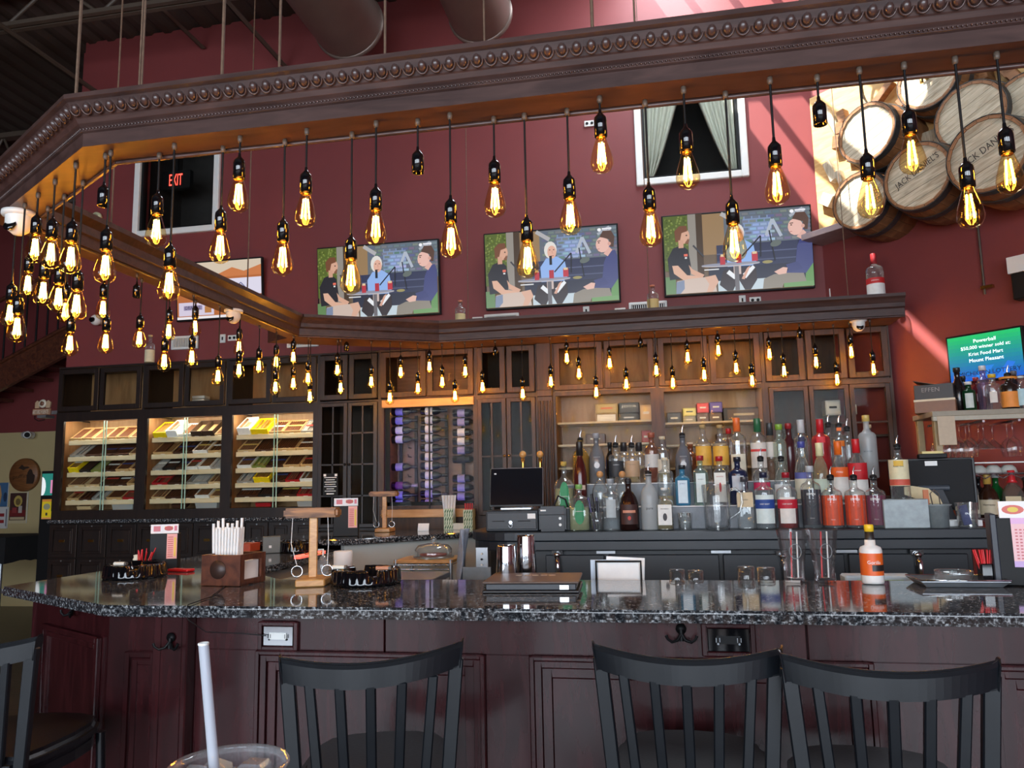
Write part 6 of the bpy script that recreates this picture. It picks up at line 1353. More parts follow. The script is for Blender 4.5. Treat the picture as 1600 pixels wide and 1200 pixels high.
# far ledge
pf = lambda u, v: atZ(u, v, FARZ)
p = pf(601, 831); ring_game('smaller wooden ring toss game on the far ledge before the wine rack', p.x, p.y, FARZ+.001, math.radians(10), .95)
p = pf(541, 838); slip_holder('black lottery slip holder on the far ledge by the black cupboard', p.x, p.y, FARZ+.001, math.radians(15), .16, .25, 1)
p = pf(661, 830); o = MB().box(-.04, 0, 0, .04, .004, .055, M=Rx(-.3)).build('price_card', MT['paper']); o.location = (p.x, p.y, FARZ+.001); tag(o, 'small white card standing right of the far ring game', 'card')
p = pf(716, 828); sc1 = thing('straw_caddy', 'green patterned caddy with wrapped straws on the far ledge', 'caddy', (p.x, p.y+.04, FARZ+.001))
PAT = [(quad(0, 0, 1, 1), (196, 206, 176))]
for i in range(4):
    for j in range(5): PAT.append((stroke((.1+.25*i, .05+.19*j), (.28+.25*i-.1*(j % 2), .2+.19*j), .07), (70, 104, 70)))
for s, hh in ((-1, .15), (1, .14)):
    MB().box(s*.072-.034, -.04, 0, s*.072+.034, .04, hh).build('holder', pc(170, 180, 150), sc1); picture(PAT, .068, hh, -.0405, .00005).build('leaf_print', MT['print'], sc1, loc=(s*.072, 0, 0))
MB().box(-.038, -.035, 0, .038, .035, .045).build('tray', pc(200, 196, 180), sc1)
for k in range(14): MB().cyl((-.072+.05*((k % 5)/4-.5), -.02+.04*((k//5)/2), .02), (-.074+.095*((k % 5)/4-.5), -.025+.05*((k//5)/2), .245), .004, n=5).build('straw', MT['paper'], sc1)
for k in range(7): MB().cyl((.072+.04*((k % 4)/3-.5), -.01+.02*(k//4), .02), (.072+.055*((k % 4)/3-.5), -.01+.02*(k//4), .185), .004, n=5).build('stir_straw', MT['red'], sc1)
# small things on the left arm of the bar
p = atZ(424, 864, BZ); bx_ = thing('card_box', 'small grey box with white mark on the left arm of the bar', 'box', (p.x, p.y, BZ+.001), (0, 0, .5)); MB().box(-.05, -.035, 0, .05, .035, .095).build('carton', pc(96, 100, 96), bx_, .003); MB().box(-.015, -.0365, .03, .0, -.035, .045).build('logo', MT['paper'], bx_)
p = atZ(402, 862, BZ); o = MB().box(-.05, -.06, 0, .05, .06, .05).build('cigar_carton', pc(176, 70, 40), None, .003); o.location = (p.x-.08, p.y+.03, BZ+.001); tag(o, 'orange and red carton left of the grey box', 'carton')
p = atZ(452, 853, BZ); a3, p3 = ashtray('small fluted black ashtray on the left arm of the bar', 452, 853, .20); a3.location = (-2.12, 4.33, BZ+.001)
p = atZ(500, 850, BZ); o = MB().box(-.16, -.02, 0, .16, .02, .008).build('neon_strip', glow('red_neon', (1.0, .12, .08), 1.6)); o.location = (-1.95, 4.15, BZ+.001); o.rotation_euler = (0, 0, PI/2); tag(o, 'glowing red strip along the inner edge of the bar arm', 'light strip')
# ---- folder, tins, glasses, bottle, tray at the inner edge of the front bar
p = atZ(836, 918, BZ); fo = thing('menu_folder', 'brown leather menu folder lying on the bar', 'menu', (p.x, p.y, BZ+.001), (0, 0, math.radians(3)))
MB().box(-.165, -.15, 0, .165, .12, .008).build('rear_cover', pc(30, 28, 30), fo, .002); MB().box(-.155, -.143, .008, .155, .113, .03).build('pages', pc(40, 42, 48), fo, .003); MB().box(-.165, -.15, .03, .165, .12, .038).build('front_cover', plain('brown_leather', S(92, 76, 68), .5, bump=.1, bscale=120), fo, .003)
mb = MB()
for k in range(5): mb.tube([(-.06+.03*k+.012*math.cos(t), .03+.012*math.sin(t), .0387) for t in [2*PI*j/10 for j in range(10)]], .0012, 4, closed=True)
stuff(mb.build('embossed_mark', pc(170, 150, 130), fo)); MB().box(.10, -.154, .012, .13, -.15, .026).build('clasp', MT['chrome'], fo)
for lab, u, v, hh in (('short upside-down steel shaker tin, left of the pair', 806, 904, .14), ('taller upside-down steel shaker tin, right of the pair', 823, 903, .172)):
    p = atZ(u, v, BZ); o = thing('shaker_tin', lab, 'shaker tin', (p.x-(.01 if hh < .15 else -.015), 2.915 if hh < .15 else 2.985, BZ+.001), group='steel shaker tins'); MB().lathe([(.041, 0), (.042, .003), (.034, hh-.006), (.033, hh), (.0001, hh)], 24).build('tin', MT['chrome'], o); MB().lathe([(.042, 0), (.0435, .002), (.042, .006)], 24).build('rim', MT['chrome'], o)
def pint(label, u, v, hh, group):
    p = atZ(u, v, BZ); t = thing('pint_glass', label, 'glass', (p.x, p.y+.035, BZ+.001), group=group)
    MB().lathe([(.0001, .012), (.030, .014), (.036, .07), (.052, hh-.002), (.054, hh), (.0555, hh-.002), (.039, .07), (.036, .03), (.038, .006), (.036, 0), (.0001, 0)], 12, smooth=False).build('glass', MT['clear_thin'], t)
    MB().tube([(.02*math.cos(a)+.0, -.048, .11+.026*math.sin(a)) for a in [2*PI*k/14 for k in range(14)]], .0015, 4, closed=True).build('etched_mark', pc(120, 126, 130), t)
    for k in (0, 1): MB().cyl((-.01+k*.022, 0, .014), (-.002+k*.02, .01, hh-.01), .0028, n=5).build('straw', MT['red'] if k == 0 else MT['paper'], t)
pint('faceted pint glass on the bar, left of the pair', 1245, 911, .186, 'pint glasses'); pint('faceted pint glass on the bar, right of the pair', 1293, 911, .186, 'pint glasses')
p = atZ(1368, 914, BZ); gb = thing('glue_bottle', 'orange and white squeeze bottle with yellow cap on the bar', 'bottle', (p.x, p.y+.03, BZ+.001))
MB().lathe([(.0001, 0), (.036, .002), (.037, .01), (.037, .115), (.033, .125), (.018, .132), (.0175, .15), (.0001, .15)], 20).build('body', pc(232, 230, 226), gb); MB().lathe([(.0374, .03), (.0374, .105)], 20).build('label', pc(224, 96, 30), gb); MB().lathe([(.0378, .045), (.0378, .066)], 16, a0=-PI/2-.2, a1=PI/2).build('label_band', pc(30, 28, 28), gb)
MB().lathe([(.016, .15), (.014, .18), (.0001, .18)], 14).build('neck', pc(40, 36, 34), gb); MB().lathe([(.0001, .202), (.014, .202), (.016, .198), (.016, .178), (.0001, .178)], 14).build('cap', pc(236, 196, 40), gb); text_mb('Gorilla', .045, None, T(0, 0, .075), wrap=.0382).build('lettering', MT['paper'], gb)
p = atZ(1478, 908, BZ); ty = thing('steel_tray', 'shallow steel tray on the bar with a glass dish', 'tray', (p.x, 2.90, BZ+.001)); w_, d_ = .135, .085
MB().add([(-w_*.86, -d_*.8, .002), (w_*.86, -d_*.8, .002), (w_*.86, d_*.8, .002), (-w_*.86, d_*.8, .002), (-w_, -d_, .022), (w_, -d_, .022), (w_, d_, .022), (-w_, d_, .022), (-w_, -d_, .018), (w_, -d_, .018), (w_, d_, .018), (-w_, d_, .018), (-w_*.86, -d_*.8, 0), (w_*.86, -d_*.8, 0), (w_*.86, d_*.8, 0), (-w_*.86, d_*.8, 0)],
    [(0, 1, 2, 3), (0, 4, 5, 1), (1, 5, 6, 2), (2, 6, 7, 3), (3, 7, 4, 0), (12, 15, 14, 13), (12, 13, 9, 8), (13, 14, 10, 9), (14, 15, 11, 10), (15, 12, 8, 11), (4, 8, 9, 5), (5, 9, 10, 6), (6, 10, 11, 7), (7, 11, 8, 4)]).build('pan', MT['steel'], ty); MB().tube([(-w_, -d_, .022), (w_, -d_, .022), (w_, d_, .022), (-w_, d_, .022)], .003, 6, closed=True).build('rolled_rim', MT['chrome'], ty)
glass_lathe('glass_dish', 'round clear dish sitting in the steel tray', p.x+.0, 2.92, BZ+.004, [(.0001, .006), (.05, .006), (.056, .04), (.059, .042), (.060, .038), (.056, 0), (.0001, 0)], MT['clear'], 'dish')
# working side: clip boards and upturned glasses
p = atY(965, 905, 3.10); cb = thing('check_holder', 'black wire stand with white order pads behind the bar', 'order pads', (p.x, 3.12, 1.001))
MB().box(-.11, -.02, 0, .115, .02, .03).build('base', MT['black'], cb)
MB().box(-.075, -.022, .0, .085, -.016, .125).build('order_pad', MT['paper'], cb); MB().box(-.105, -.01, .0, .05, -.004, .135).build('order_pad', pc(190, 206, 222), cb, rot=(0, 0, 0)); MB().box(-.05, .004, .0, .10, .008, .145).build('order_pad', MT['paper'], cb, rot=(0, math.radians(3), 0))
g = MB(); g.tube([(-.082, -.026, 0), (-.082, -.026, .13), (.092, -.026, .13), (.092, -.026, 0)], .005, 6).build('wire_frame', MT['black'], cb)
for lab, u, Y_, r_, h_ in (('upturned tumbler behind the bar, first from the left', 1058, 3.12, .034, .09), ('upturned tumbler behind the bar, second from the left', 1087, 3.13, .034, .085), ('upturned tumbler behind the bar, third from the left', 1166, 3.11, .036, .102), ('upturned tumbler behind the bar, fourth from the left', 1197, 3.14, .038, .095)):
    p = atY(u, 900, Y_); glass_lathe('tumbler', lab, p.x, Y_, 1.009, [(r_, 0), (r_+.002, .002), (r_-.004, h_-.004), (r_-.008, h_), (.0001, h_), (.0001, h_-.008), (r_-.009, h_-.01), (r_-.002, 0)], MT['clear_thin'], 'glass', 'upturned tumblers')
p = atY(1372, 893, 3.10); pm = thing('card_tray', 'white plastic tray with a green card behind the orange bottle', 'tray', (p.x, 3.12, 1.009)); MB().box(-.12, -.04, 0, .12, .05, .07).build('tray', pc(186, 200, 206), pm, .006); MB().box(-.08, -.043, .015, .08, -.04, .055).build('screen_card', pc(170, 196, 130), pm)
# lottery dispenser at the right end
p = atZ(1583, 914, BZ); ld_ = thing('lottery_dispenser', 'black lottery slip dispenser with pink play slips, right end of bar', 'dispenser', (1.19, 2.90, BZ+.001), (0, 0, math.radians(-14)))
MB().box(-.085, -.05, 0, .11, .06, .225).build('box', MT['black'], ld_, .004); MB().box(-.09, -.054, 0, -.07, .06, .235).build('side_fin', pc(40, 44, 54), ld_, .003)
HC = [(quad(0, 0, 1, 1), (238, 238, 240)), (ell(.25, .5, .2, .28), (210, 110, 100)), (ell(.25, .5, .1, .16), (220, 200, 90)), (quad(.55, .55, .95, .75), (206, 100, 110)), (quad(.6, .2, .8, .4), (60, 60, 80))]
SL = [(quad(0, 0, 1, 1), (238, 196, 200)), (quad(0, 0, 1, .12), (200, 170, 220)), (quad(0, .88, 1, 1), (226, 180, 220))] + [(quad(.08+.1*i, .16+.065*j, .14+.1*i, .19+.065*j), (206, 120, 126)) for i in range(7) for j in range(10)] + [(quad(.8, .3, 1, .85), (236, 206, 90))]
MB().box(-.06, -.05, .225, .10, -.03, .275).build('card_back', MT['paper'], ld_); picture(HC, .16, .055, -.0515, .0002).build('header_card', MT['print'], ld_, loc=(.02, 0, .222)); picture(SL, .12, .16, -.0525, .0001).build('play_slips', MT['print'], ld_, loc=(.03, 0, .062))
text_mb('MICHIGAN', .085, None, T(.035, -.053, .018)).build('lettering', MT['paper'], ld_)
r2 = thing('red_straw_holder', 'black holder of red stir straws left of the lottery dispenser', 'straw holder', (1.075, 2.90, BZ+.001)); MB().box(-.02, -.02, 0, .02, .02, .07).build('holder', MT['black_gloss'], r2, .003)
for k in range(8): MB().cyl((-.012+.0035*k, 0, .03), (-.034+.0085*k, .008*math.sin(k*2), .115), .003, n=5).build('stir_straw', MT['red'], r2)
# ---- inside the bar well
p = atY(536, 897, 3.55); wt = thing('work_table', 'low steel work table inside the bar', 'table', (-1.45, 3.60, 0)); MB().box(-.35, -.20, .985, .40, .25, 1.01).build('table_top', MT['steel'], wt, .003)
for x_ in (-.33, .38):
    for y_ in (-.23, .23): MB().cyl((x_, y_*.8, 0), (x_, y_*.8, .985), .016, n=8).build('leg', MT['steel'], wt)
p = atY(536, 880, 3.55); tr_ = thing('paper_roll', 'large white paper roll standing inside the bar', 'paper roll', (p.x, 3.55, 1.011)); MB().lathe([(.0001, 0), (.045, 0), (.045, .125), (.043, .128), (.018, .128), (.018, .11), (.0001, .11)], 24).build('roll', MT['paper'], tr_); MB().lathe([(.0452, .06), (.0455, .061), (.0452, .062)], 24).build('seam', pc(190, 194, 200), tr_)
p = atY(502, 880, 3.6); so = thing('soap_bottle', 'clear pump soap bottle beside the paper roll', 'soap bottle', (p.x, 3.62, 1.011)); MB().lathe([(.0001, 0), (.026, .002), (.028, .01), (.028, .07), (.016, .09), (.012, .10), (.0001, .10)], 16).build('bottle', MT['acrylic'], so); MB().tube([(0, 0, .10), (0, 0, .13), (-.025, 0, .128)], .005, 6).build('pump', MT['white'], so)
wr = thing('wire_cart', 'wire shelf cart with a wooden board in the bar well', 'cart', (-1.36, 4.52, 0))
for x_ in (-.16, .17):
    for y_ in (-.15, .15): MB().cyl((x_, y_, 0), (x_, y_, 1.02), .012, n=8).build('post', MT['steel'], wr)
MB().box(-.17, -.16, 1.0, .18, .16, 1.018).build('board', MT['light_wood'], wr, .002)
for k in range(9): MB().cyl((-.16+.04*k, -.15, .985), (-.16+.04*k, .15, .985), .003, n=5).build('wire', MT['chrome'], wr)
for zz_ in (.99, .965): MB().cyl((-.16, -.15, zz_), (.17, -.15, zz_), .004, n=5).build('wire', MT['chrome'], wr)
cl = thing('cake_dome', 'clear glass cake dome with knob on the wire cart', 'cake dome', (-1.33, 4.50, 1.019)); MB().lathe([(.0001, 0), (.12, 0), (.125, .008), (.12, .012), (.0001, .012)], 24).build('plate', MT['clear'], cl); MB().lathe([(.11, .012), (.112, .05), (.09, .075), (.04, .085), (.0001, .087)], 24).build('cover', MT['clear'], cl); MB().sphere((0, 0, .105), .02, 10).build('knob', MT['clear'], cl); MB().lathe([(.0001, .013), (.08, .013), (.08, .024), (.0001, .024)], 18).build('pie', pc(120, 50, 40), cl)
# towel hanging at the rounded end of the back counter
P = []; n, m = 10, 14
for j in range(m+1):
    for i in range(n+1): s = i/n; P.append((-1.115+.02*math.sin(s*9+j*.25)-.05*(j/m)*s, 4.30+.16*s-.04*(j/m), KZ+.012-.34*j/m))
tw = MB().add(P, [(j*(n+1)+i, j*(n+1)+i+1, (j+1)*(n+1)+i+1, (j+1)*(n+1)+i) for j in range(m) for i in range(n)], 0, True).build('bar_towel', plain('blue_grey_cloth', S(140, 150, 166), .9, var=.08, scale=60)); so_ = tw.modifiers.new('s', 'SOLIDIFY'); so_.thickness = .004; tag(tw, 'blue-grey towel hanging off the rounded end of the back counter', 'towel')

# ================================================================== rack at the right
rkx0, rkx1, ry0, ry1 = 1.555, 2.26, 4.66, 4.98
SHZ_T = 1.80
rr = thing('wire_rack', 'shelving rack with wooden top shelf and hanging stemware at right', 'rack', (0, 0, 0))
MB().box(rkx0-.03, ry0-.02, SHZ_T-.03, rkx1, ry1, SHZ_T).build('top_shelf', pc(150, 140, 122), rr, .003); MB().box(rkx0-.03, ry0-.025, SHZ_T-.055, rkx1, ry0, SHZ_T-.03).build('shelf_edge', pc(176, 168, 150), rr, .002)
for x_, y_ in ((rkx0, ry0+.02), (rkx0, ry1-.02), (rkx1-.02, ry0+.02), (rkx1-.02, ry1-.02)): MB().box(x_-.018, y_-.018, 0, x_+.018, y_+.018, SHZ_T-.03).build('post', pc(160, 140, 104), rr, .003)
for zz_ in (1.445, 1.20):
    for k in range(5): MB().cyl((rkx0, ry0+.03+k*.07, zz_), (rkx1, ry0+.03+k*.07, zz_), .004, n=5).build('shelf_wire', MT['chrome'], rr)
    n = 16; MB().tube([(rkx0+(rkx1-rkx0)*k/n, ry0+.01, zz_-.012+.012*(-1)**k) for k in range(n+1)], .0035, 5).build('zigzag_wire', MT['chrome'], rr)
    MB().cyl((rkx0, ry0+.01, zz_+.003), (rkx1, ry0+.01, zz_+.003), .004, n=5).build('shelf_wire', MT['chrome'], rr)
for k in range(4): MB().box(rkx0+.05+k*.18, ry0+.0, SHZ_T-.068, rkx0+.062+k*.18, ry1, SHZ_T-.056).build('glass_rail', MT['chrome'], rr)
MB().box(rkx0+.10, ry0+.04, 1.505, rkx1-.12, ry0+.20, 1.512).build('white_tray', MT['white'], rr); 
for x_ in (rkx0+.10, rkx1-.13): MB().box(x_, ry0+.1, 1.449, x_+.008, ry0+.14, 1.505).build('tray_leg', MT['white'], rr)
# stemware hanging upside down
def stem(label, u, v, Y, kind):
    p = atY(u, v, Y); z = SHZ_T-.070; t = thing('wine_glass', label, 'wine glass', (p.x, Y, z), group='hanging stemware')
    if kind == 'wine': pr = [(.033, 0), (.034, -.002), (.006, -.007), (.0035, -.02), (.0035, -.075), (.010, -.085), (.032, -.105), (.040, -.135), (.038, -.165), (.032, -.185)]
    else: pr = [(.033, 0), (.034, -.002), (.006, -.007), (.0035, -.02), (.0035, -.085), (.008, -.09), (.055, -.14)]
    MB().lathe(pr, 16).build('bowl', MT['clear_thin'], t); MB().lathe([(pr[-1][0], pr[-1][1]), (pr[-1][0]+.0015, pr[-1][1]-.001), (pr[-1][0]-.0015, pr[-1][1]-.002)], 16).build('rim', MT['clear'], t); return t
k = 0
for u, Y, kd in ((1466, 4.72, 'wine'), (1482, 4.72, 'wine'), (1500, 4.72, 'wine'), (1516, 4.72, 'wine'), (1474, 4.88, 'wine'), (1492, 4.88, 'wine'), (1510, 4.88, 'wine'), (1530, 4.86, 'martini'), (1552, 4.86, 'martini'), (1538, 4.72, 'martini'), (1584, 4.72, 'wine'), (1575, 4.88, 'wine')):
    stem('clear upside-down %s glass under the rack shelf, %s' % (kd, ('first from the left in front', 'second in front', 'third in front', 'fourth in front', 'first in the rear row', 'second in the rear row', 'third in the rear row', 'left rear of the three', 'right rear of the three', 'front of the three', 'front right end', 'rear right end')[k]), u, 690, Y, kd); k += 1
for k, u in enumerate((1512, 1530, 1553, 1577)):
    p = atY(u, 725, 4.78); glass_lathe('white_bowl', 'white bowl upturned on the wire shelf, %s from the left' % ORD[k], p.x, 4.80, 1.449, [(.042, 0), (.044, .003), (.038, .03), (.022, .046), (.0001, .048)], pc(190, 188, 180), 'bowl', 'upturned white bowls')
# bottles on the rack top
def sb(label, u, vt, wpx, Y, z, group='bottles on the right rack', **k):
    d = atY(u, vt, Y); bottle(label, d.x, Y, z+.001, d.z-z, wpx/2*Y/FPX, group=group, **k)
sb('black liqueur bottle at the left of the rack top', 1494, 575, 17, 4.80, SHZ_T, kind='slope', gcol=(26, 18, 18), opaque=True, cap=('cap', (30, 28, 28)))
sb('dark green gin bottle with white label on the rack top', 1512, 597, 17, 4.74, SHZ_T, kind='shoulder', gcol=(24, 70, 40), haze=.5, cap=('cap', (206, 206, 206)), labels=[(.1, .6, (190, 196, 190), .4)])
sb('tall lilac bottle with silver stopper on the rack top', 1534, 572, 17, 4.84, SHZ_T, kind='shoulder', gcol=(196, 176, 206), cap=('cap', (200, 200, 204)))
sb('clear cut-glass bottle with yellow cap on the rack top', 1549, 585, 20, 4.74, SHZ_T, kind='shoulder', gcol='clear', cap=('cap', (206, 170, 50)), labels=[(.2, .5, (214, 206, 196), .3)])
sb('dark bottle with orange label and pourer on the rack top', 1574, 585, 22, 4.73, SHZ_T, kind='shoulder', gcol=(34, 24, 20), opaque=True, cap=('pour', 0), labels=[(.06, .5, (226, 140, 60), .8), (.86, .92, (206, 130, 40), 1.5)])
sb('pale blue labelled bottle at the right of the rack top', 1594, 588, 24, 4.73, SHZ_T, kind='squat', gcol='clear', cap=('cork', (210, 206, 196)), labels=[(.1, .6, (170, 200, 206), .85)])
sb('small dark bottle behind the green gin on the rack top', 1504, 588, 13, 4.90, SHZ_T, kind='round', gcol=(30, 26, 26), opaque=True, cap=('cap', (40, 36, 36)))
sb('red-shouldered bottle behind the lilac bottle', 1524, 590, 14, 4.90, SHZ_T, kind='round', gcol=(120, 40, 50), haze=.5, cap=('cap', (160, 60, 60)))
sb('dark bottle behind the orange label bottle', 1583, 580, 15, 4.90, SHZ_T, kind='round', gcol=(34, 30, 34), opaque=True, cap=('cap', (90, 90, 96)))
# bottles on the lower rack shelf
L2 = 1.205
sb('dark cognac bottle with cream label on the lower rack shelf', 1541, 742, 26, 4.72, L2, kind='squat', gcol=(50, 26, 16), opaque=True, cap=('long', (190, 150, 70)), labels=[(.08, .42, (206, 190, 160), .8)], words=[('Hennessy', .3, .06, (60, 40, 30))])
sb('green gin bottle with silver cap on the lower rack shelf', 1554, 740, 25, 4.83, L2, kind='squat', gcol=(30, 110, 54), haze=.5, cap=('cap', (196, 200, 200)))
sb('bourbon bottle with dripping red wax cap on the lower rack shelf', 1579, 735, 30, 4.73, L2, kind='squat', gcol=(196, 186, 170), liq=(150, 90, 50), level=.25, cap=('wax', (206, 40, 46)), labels=[(.1, .45, (206, 186, 146), .7)], square=True)
sb('slim black wine bottle left on the lower rack shelf', 1527, 745, 14, 4.86, L2, kind='round', gcol=(24, 22, 26), opaque=True, cap=('cap', (24, 22, 24)), labels=[(.2, .5, (190, 200, 206), .6)])
sb('white labelled bottle behind the right monitor', 1516, 738, 15, 4.72, L2, kind='round', gcol=(190, 186, 180), haze=.5, cap=('cap', (150, 150, 150)), labels=[(.1, .5, (206, 196, 176), .8)])
sb('dark bottle cut by the right frame edge on the lower shelf', 1602, 745, 26, 4.73, L2, kind='squat', gcol=(40, 26, 20), opaque=True, cap=('cap', (40, 36, 36)), labels=[(.1, .5, (200, 190, 150), .8)])
# cartons at the left end of the rack
a = atY(1450, 660, 4.80); o = thing('cardboard_carton', 'open brown cardboard carton beside the rack top', 'carton', (1.60, 4.83, SHZ_T+.001), (0, 0, math.radians(-24))); MB().box(-.09, -.10, 0, .12, .10, .075).build('carton', pc(120, 78, 52), o, .002); MB().box(-.092, -.06, .01, -.09, .0, .065).build('label', MT['paper'], o); MB().box(-.09, -.102, .066, .12, -.10, .078).build('tape', pc(206, 190, 160), o)
o = thing('black_carton', 'black open carton lettered on the side atop the cardboard carton', 'carton', (1.60, 4.83, SHZ_T+.078), (0, 0, math.radians(-24))); MB().box(-.085, -.095, 0, .115, .095, .085).build('carton', pc(34, 30, 30), o, .002); MB().box(-.11, -.10, .085, .0, .10, .088, M=Ry(.25)).build('flap', pc(26, 24, 24), o); text_mb('EFFEN', .09, None, T(0, -.097, .055)).build('lettering', pc(130, 120, 116), o)
o = MB().box(-.045, 0, -.16, .045, .003, 0).build('paper_notice', pc(186, 166, 140)); q = atY(1478, 652, 4.63); o.location = (q.x, 4.632, SHZ_T-.03); tag(o, 'tan paper notice hanging from the rack shelf edge', 'notice')
o = thing('storage_carton', 'white carton with a small logo behind the right monitor', 'carton', (1.64, 4.80, 1.449)); MB().box(-.06, -.06, 0, .075, .06, .075).build('carton', pc(206, 204, 204), o, .003); MB().box(-.01, -.062, .03, .03, -.06, .05).build('logo', pc(150, 40, 60), o)

# ================================================================== far left: sign, posters, screens, table
LY = 8.97
q = atY(39, 742, LY); sg = thing('round_sign', 'round wooden sign with a dark Michigan map shape', 'sign', (q.x, LY, q.z)); R_ = 29*LY/FPX
MB().lathe([(.0001, -.03), (R_, -.03), (R_*1.02, -.02), (R_*1.02, .02), (.0001, .02)], 36, M=Rx(-PI/2)).build('disc', wood('sign_wood', S(120, 74, 40), S(150, 98, 56), .5, 4, (1, 1, 8)), sg)
def mapshape(pts): return MB().prism([(x*R_, z*R_) for x, z in pts], .031, .036, M=Rx(PI/2))
mapshape([(.28, -.55), (.28, -.05), (.34, .15), (.48, .35), (.62, .28), (.70, .05), (.84, -.05), (.80, -.4), (.74, -.55)]).build('lower_peninsula', pc(56, 44, 36), sg)
mapshape([(-.35, .42), (-.1, .62), (.05, .50), (.35, .50), (.45, .42), (.2, .38), (.0, .28), (-.15, .36)]).build('upper_peninsula', pc(56, 44, 36), sg)
text_mb('puffin', R_*1.0, R_*.32, T(-.2*R_, -.034, -.12*R_) @ Ry(-.08)).build('lettering', pc(70, 48, 30), sg)
q = atY(50, 680, LY); bc = thing('bullet_camera', 'white bullet camera on the beige wall above the round sign', 'camera', (q.x, LY-.02, q.z)); MB().cyl((0, 0.02, 0), (0, -.06, 0), .05, n=14).build('mount', MT['white'], bc); MB().cyl((-.02, -.08, 0), (.09, -.16, -.01), .045, n=14).build('barrel', MT['white'], bc); MB().cyl((.09, -.16, -.01), (.094, -.163, -.0105), .034, n=14).build('lens', MT['black'], bc)
def poster(label, u0, v0, u1, v1, shapes, Y=LY):
    a, b = atY(u0, v1, Y), atY(u1, v0, Y); w_, h_ = b.x-a.x, b.z-a.z; t = thing('poster', label, 'poster', ((a.x+b.x)/2, Y, a.z), group='posters on the beige wall')
    MB().box(-w_/2, .004, 0, w_/2, .02, h_).build('sheet', MT['paper'], t); picture(shapes, w_, h_, .003, .0004).build('print', MT['print'], t)
poster('dark poster with a golden face shape on the beige wall', 12, 768, 43, 818, [(quad(0, 0, 1, 1), (206, 190, 150)), (quad(.04, .1, .96, .96), (70, 44, 40)), (ell(.5, .7, .24, .18), (196, 170, 90)), (ell(.5, .68, .14, .11), (120, 100, 60)), (quad(.06, .22, .94, .42), (120, 40, 40)), (quad(.2, .33, .45, .5), (150, 60, 60)), (quad(.55, .33, .75, .55), (190, 180, 170)), (quad(.1, .12, .9, .2), (196, 176, 140))])
poster('blue poster with an orange shape at the left frame edge', -14, 754, 13, 792, [(quad(0, 0, 1, 1), (70, 110, 150)), ([(.1, .05), (.55, .05), (.62, .5), (.5, .9), (.1, .8)], (196, 150, 96)), (ell(.85, .4, .12, .2), (40, 60, 90))])
poster('white calendar sheet with red marks below the blue poster', -14, 792, 12, 826, [(quad(0, 0, 1, 1), (216, 214, 210)), (quad(.5, .55, .8, .7), (150, 40, 44)), (quad(.5, .25, .8, .4), (150, 40, 44)), (quad(.05, .1, .3, .8), (180, 180, 190)), (quad(.9, .1, .97, .9), (120, 120, 130))])
# lottery kiosk at the left end of the cabinets
p = atY(75, 800, 5.75); kx = p.x; kd_ = thing('lottery_kiosk', 'black lottery kiosk with a green screen beside the cigar cabinet', 'kiosk', (kx, 5.74, 0)); MB().box(-.075, .0, 0, .06, .20, atY(70, 736, 5.74).z).build('case', MT['black'], kd_, .004)
z0, z1 = atY(75, 774, 5.74).z, atY(75, 740, 5.74).z; picture([(quad(0, 0, 1, 1), (40, 120, 110)), (ell(0, .4, .35, .45, 18), (226, 232, 236)), (quad(.75, .1, 1, .7), (206, 130, 170))], .115, z1-z0, -.002, .0002).build('screen_picture', MT['screen'], kd_, loc=(-.008, 0, z0))
z0, z1 = atY(75, 811, 5.74).z, atY(75, 780, 5.74).z; picture([(quad(0, 0, 1, 1), (236, 206, 30)), (quad(0, .88, 1, 1), (230, 150, 60)), (ell(.5, .62, .35, .16), (150, 150, 120)), (quad(.4, .18, .6, .32), (60, 60, 50)), (quad(0, 0, 1, .08), (236, 160, 90))], .095, z1-z0, -.002, .0002).build('yellow_flyer', MT['print'], kd_, loc=(-.004, 0, z0))
# neon cigar sign
q = atY(74, 640, 6.0-.02); ns = thing('cigar_sign', 'carved cigar brand sign high beside the left cabinet', 'sign', (q.x, 5.9, q.z)); MB().box(.02, .02, -.05, -4.925-q.x, .045, -.02).build('wall_arm', MT['steel'], ns); MB().box(-.08, 0, -.055, .10, .02, -.0).build('name_board', pc(150, 110, 84), ns, .003); text_mb('ARTURO FUENTE', .16, .035, T(.005, -.003, -.028)).build('lettering', pc(226, 216, 196), ns); MB().lathe([(.0001, -.01), (.035, -.01), (.04, 0), (.0001, .01)], 18, M=T(.02, .005, .045) @ Rx(-PI/2)).build('crest', pc(206, 196, 176), ns); MB().lathe([(.0001, -.014), (.02, -.014), (.02, -.01)], 14, M=T(.02, .005, .045) @ Rx(-PI/2)).build('portrait', pc(120, 80, 60), ns)
for s in (-1, 1): MB().prism([(0, 0), (.04, .0), (.05, .05), (.02, .07), (.0, .05)], 0, .012, M=T(.02+s*.035 if s > 0 else -.055, .01, .005) @ Rx(PI/2)).build('supporter', pc(180, 150, 120), ns)
MB().tube([(-.06, .01, -.06), (-.05, .0, -.09), (.0, -.01, -.11), (.05, 0, -.10)], .004, 5).build('cable', MT['black'], ns)
MB().box(-.03, .0, -.08, .06, .10, -.056).build('bracket', MT['steel'], ns)
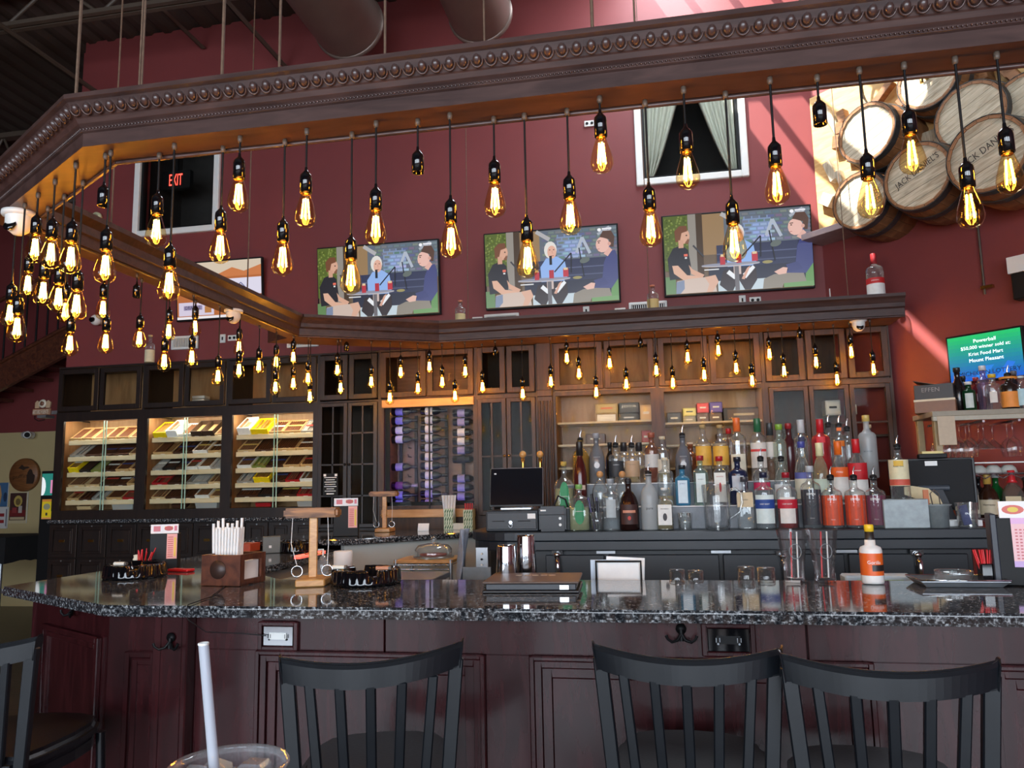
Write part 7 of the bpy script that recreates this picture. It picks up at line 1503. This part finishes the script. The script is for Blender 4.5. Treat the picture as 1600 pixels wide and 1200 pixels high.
# table with black cloth at the far left
q = atZ(15, 836, .78) if False else atY(10, 838, 7.2); tb = thing('cloth_table', 'table under a black cloth at the far left edge', 'table', (q.x-.25, 7.3, 0)); zt_ = q.z
MB().box(-.55, -.35, zt_-.02, .43, .35, zt_).build('table_top', MT['black'], tb)
P = []; n = 40; per = []
for k in range(n):
    a = 2*PI*k/n; c_, s_ = math.cos(a), math.sin(a); m = max(abs(c_), abs(s_)); per.append((c_/m*.56-.05, s_/m*.38))
V = [(x, y, zt_+.004) for x, y in per] + [(x*1.04, y*1.06, zt_-.25-.012*math.sin(k*1.3)) for k, (x, y) in enumerate(per)]
MB().add(V, [tuple(range(n))] + [(k, (k+1) % n, n+(k+1) % n, n+k) for k in range(n)]).build('table_cloth', plain('black_cloth', S(22, 22, 24), .9), tb)
for x_ in (-.45, .38):
    for y_ in (-.28, .28): MB().cyl((x_, y_, 0), (x_, y_, zt_-.02), .018, n=8).build('leg', MT['steel'], tb)

# ================================================================== foreground: high table and iced drink
ht = thing('high_table', 'round high-top table just below the frame under the drink', 'table', (-.33, .52, 0)); MB().lathe([(.0001, 1.01), (.33, 1.01), (.34, 1.02), (.34, 1.035), (.33, 1.045), (.0001, 1.045)], 40).build('table_top', MT['walnut'], ht); MB().cyl((0, 0, .04), (0, 0, 1.01), .035, n=14).build('column', MT['black_metal'], ht); MB().lathe([(.0001, .0), (.25, 0), (.25, .02), (.06, .05), (.0001, .05)], 28).build('base', MT['black_metal'], ht)
c0 = atY(357, 1192, .60); cz = 1.046
dk = thing('iced_drink', 'clear plastic cup of iced brown drink in the foreground', 'cup', (c0.x, c0.y, cz)); H_ = 1.212-cz
MB().lathe([(.0001, .002), (.032, .002), (.034, .008), (.0455, H_-.004), (.0475, H_-.002), (.048, H_), (.0465, H_+.002), (.044, H_-.004)], 32).build('cup_wall', MT['acrylic'], dk)
MB().lathe([(.0001, .006), (.031, .006), (.0425, H_-.016), (.0001, H_-.016)], 28).build('drink', plain('iced_coffee', S(150, 104, 84), .2, var=.1), dk)
ic = MB().box(-.011, -.011, -.011, .011, .011, .011).mesh('ice_cube', MT['acrylic'], .003)
for k, (x_, y_) in enumerate(((.012, .02), (-.018, .012), (.02, -.012), (-.008, -.02), (-.028, -.004))): put('ice_cube', ic, dk, (x_, y_, H_-.014), (k*.7, k*.5, k))
top = atY(318, 1006, .60); base = Vector((c0.x+.0, c0.y+.01, cz+.02)); tl = Vector((top.x, top.y, top.z))
stx = thing('drinking_straw', 'clear straw leaning out of the foreground iced drink', 'straw', tuple(base)); MB().tube([(0, 0, 0), tuple(tl-base)], .0042, 10).build('tube', glass('milky_plastic', (.75, .77, .8), .6, .06, .45, (.72, .76, .84), rough=.2), stx); MB().lathe([(.0043, -.001), (.0046, 0), (.0043, .001)], 10, M=Matrix.Translation(tl-base)).build('lip', MT['white'], stx)
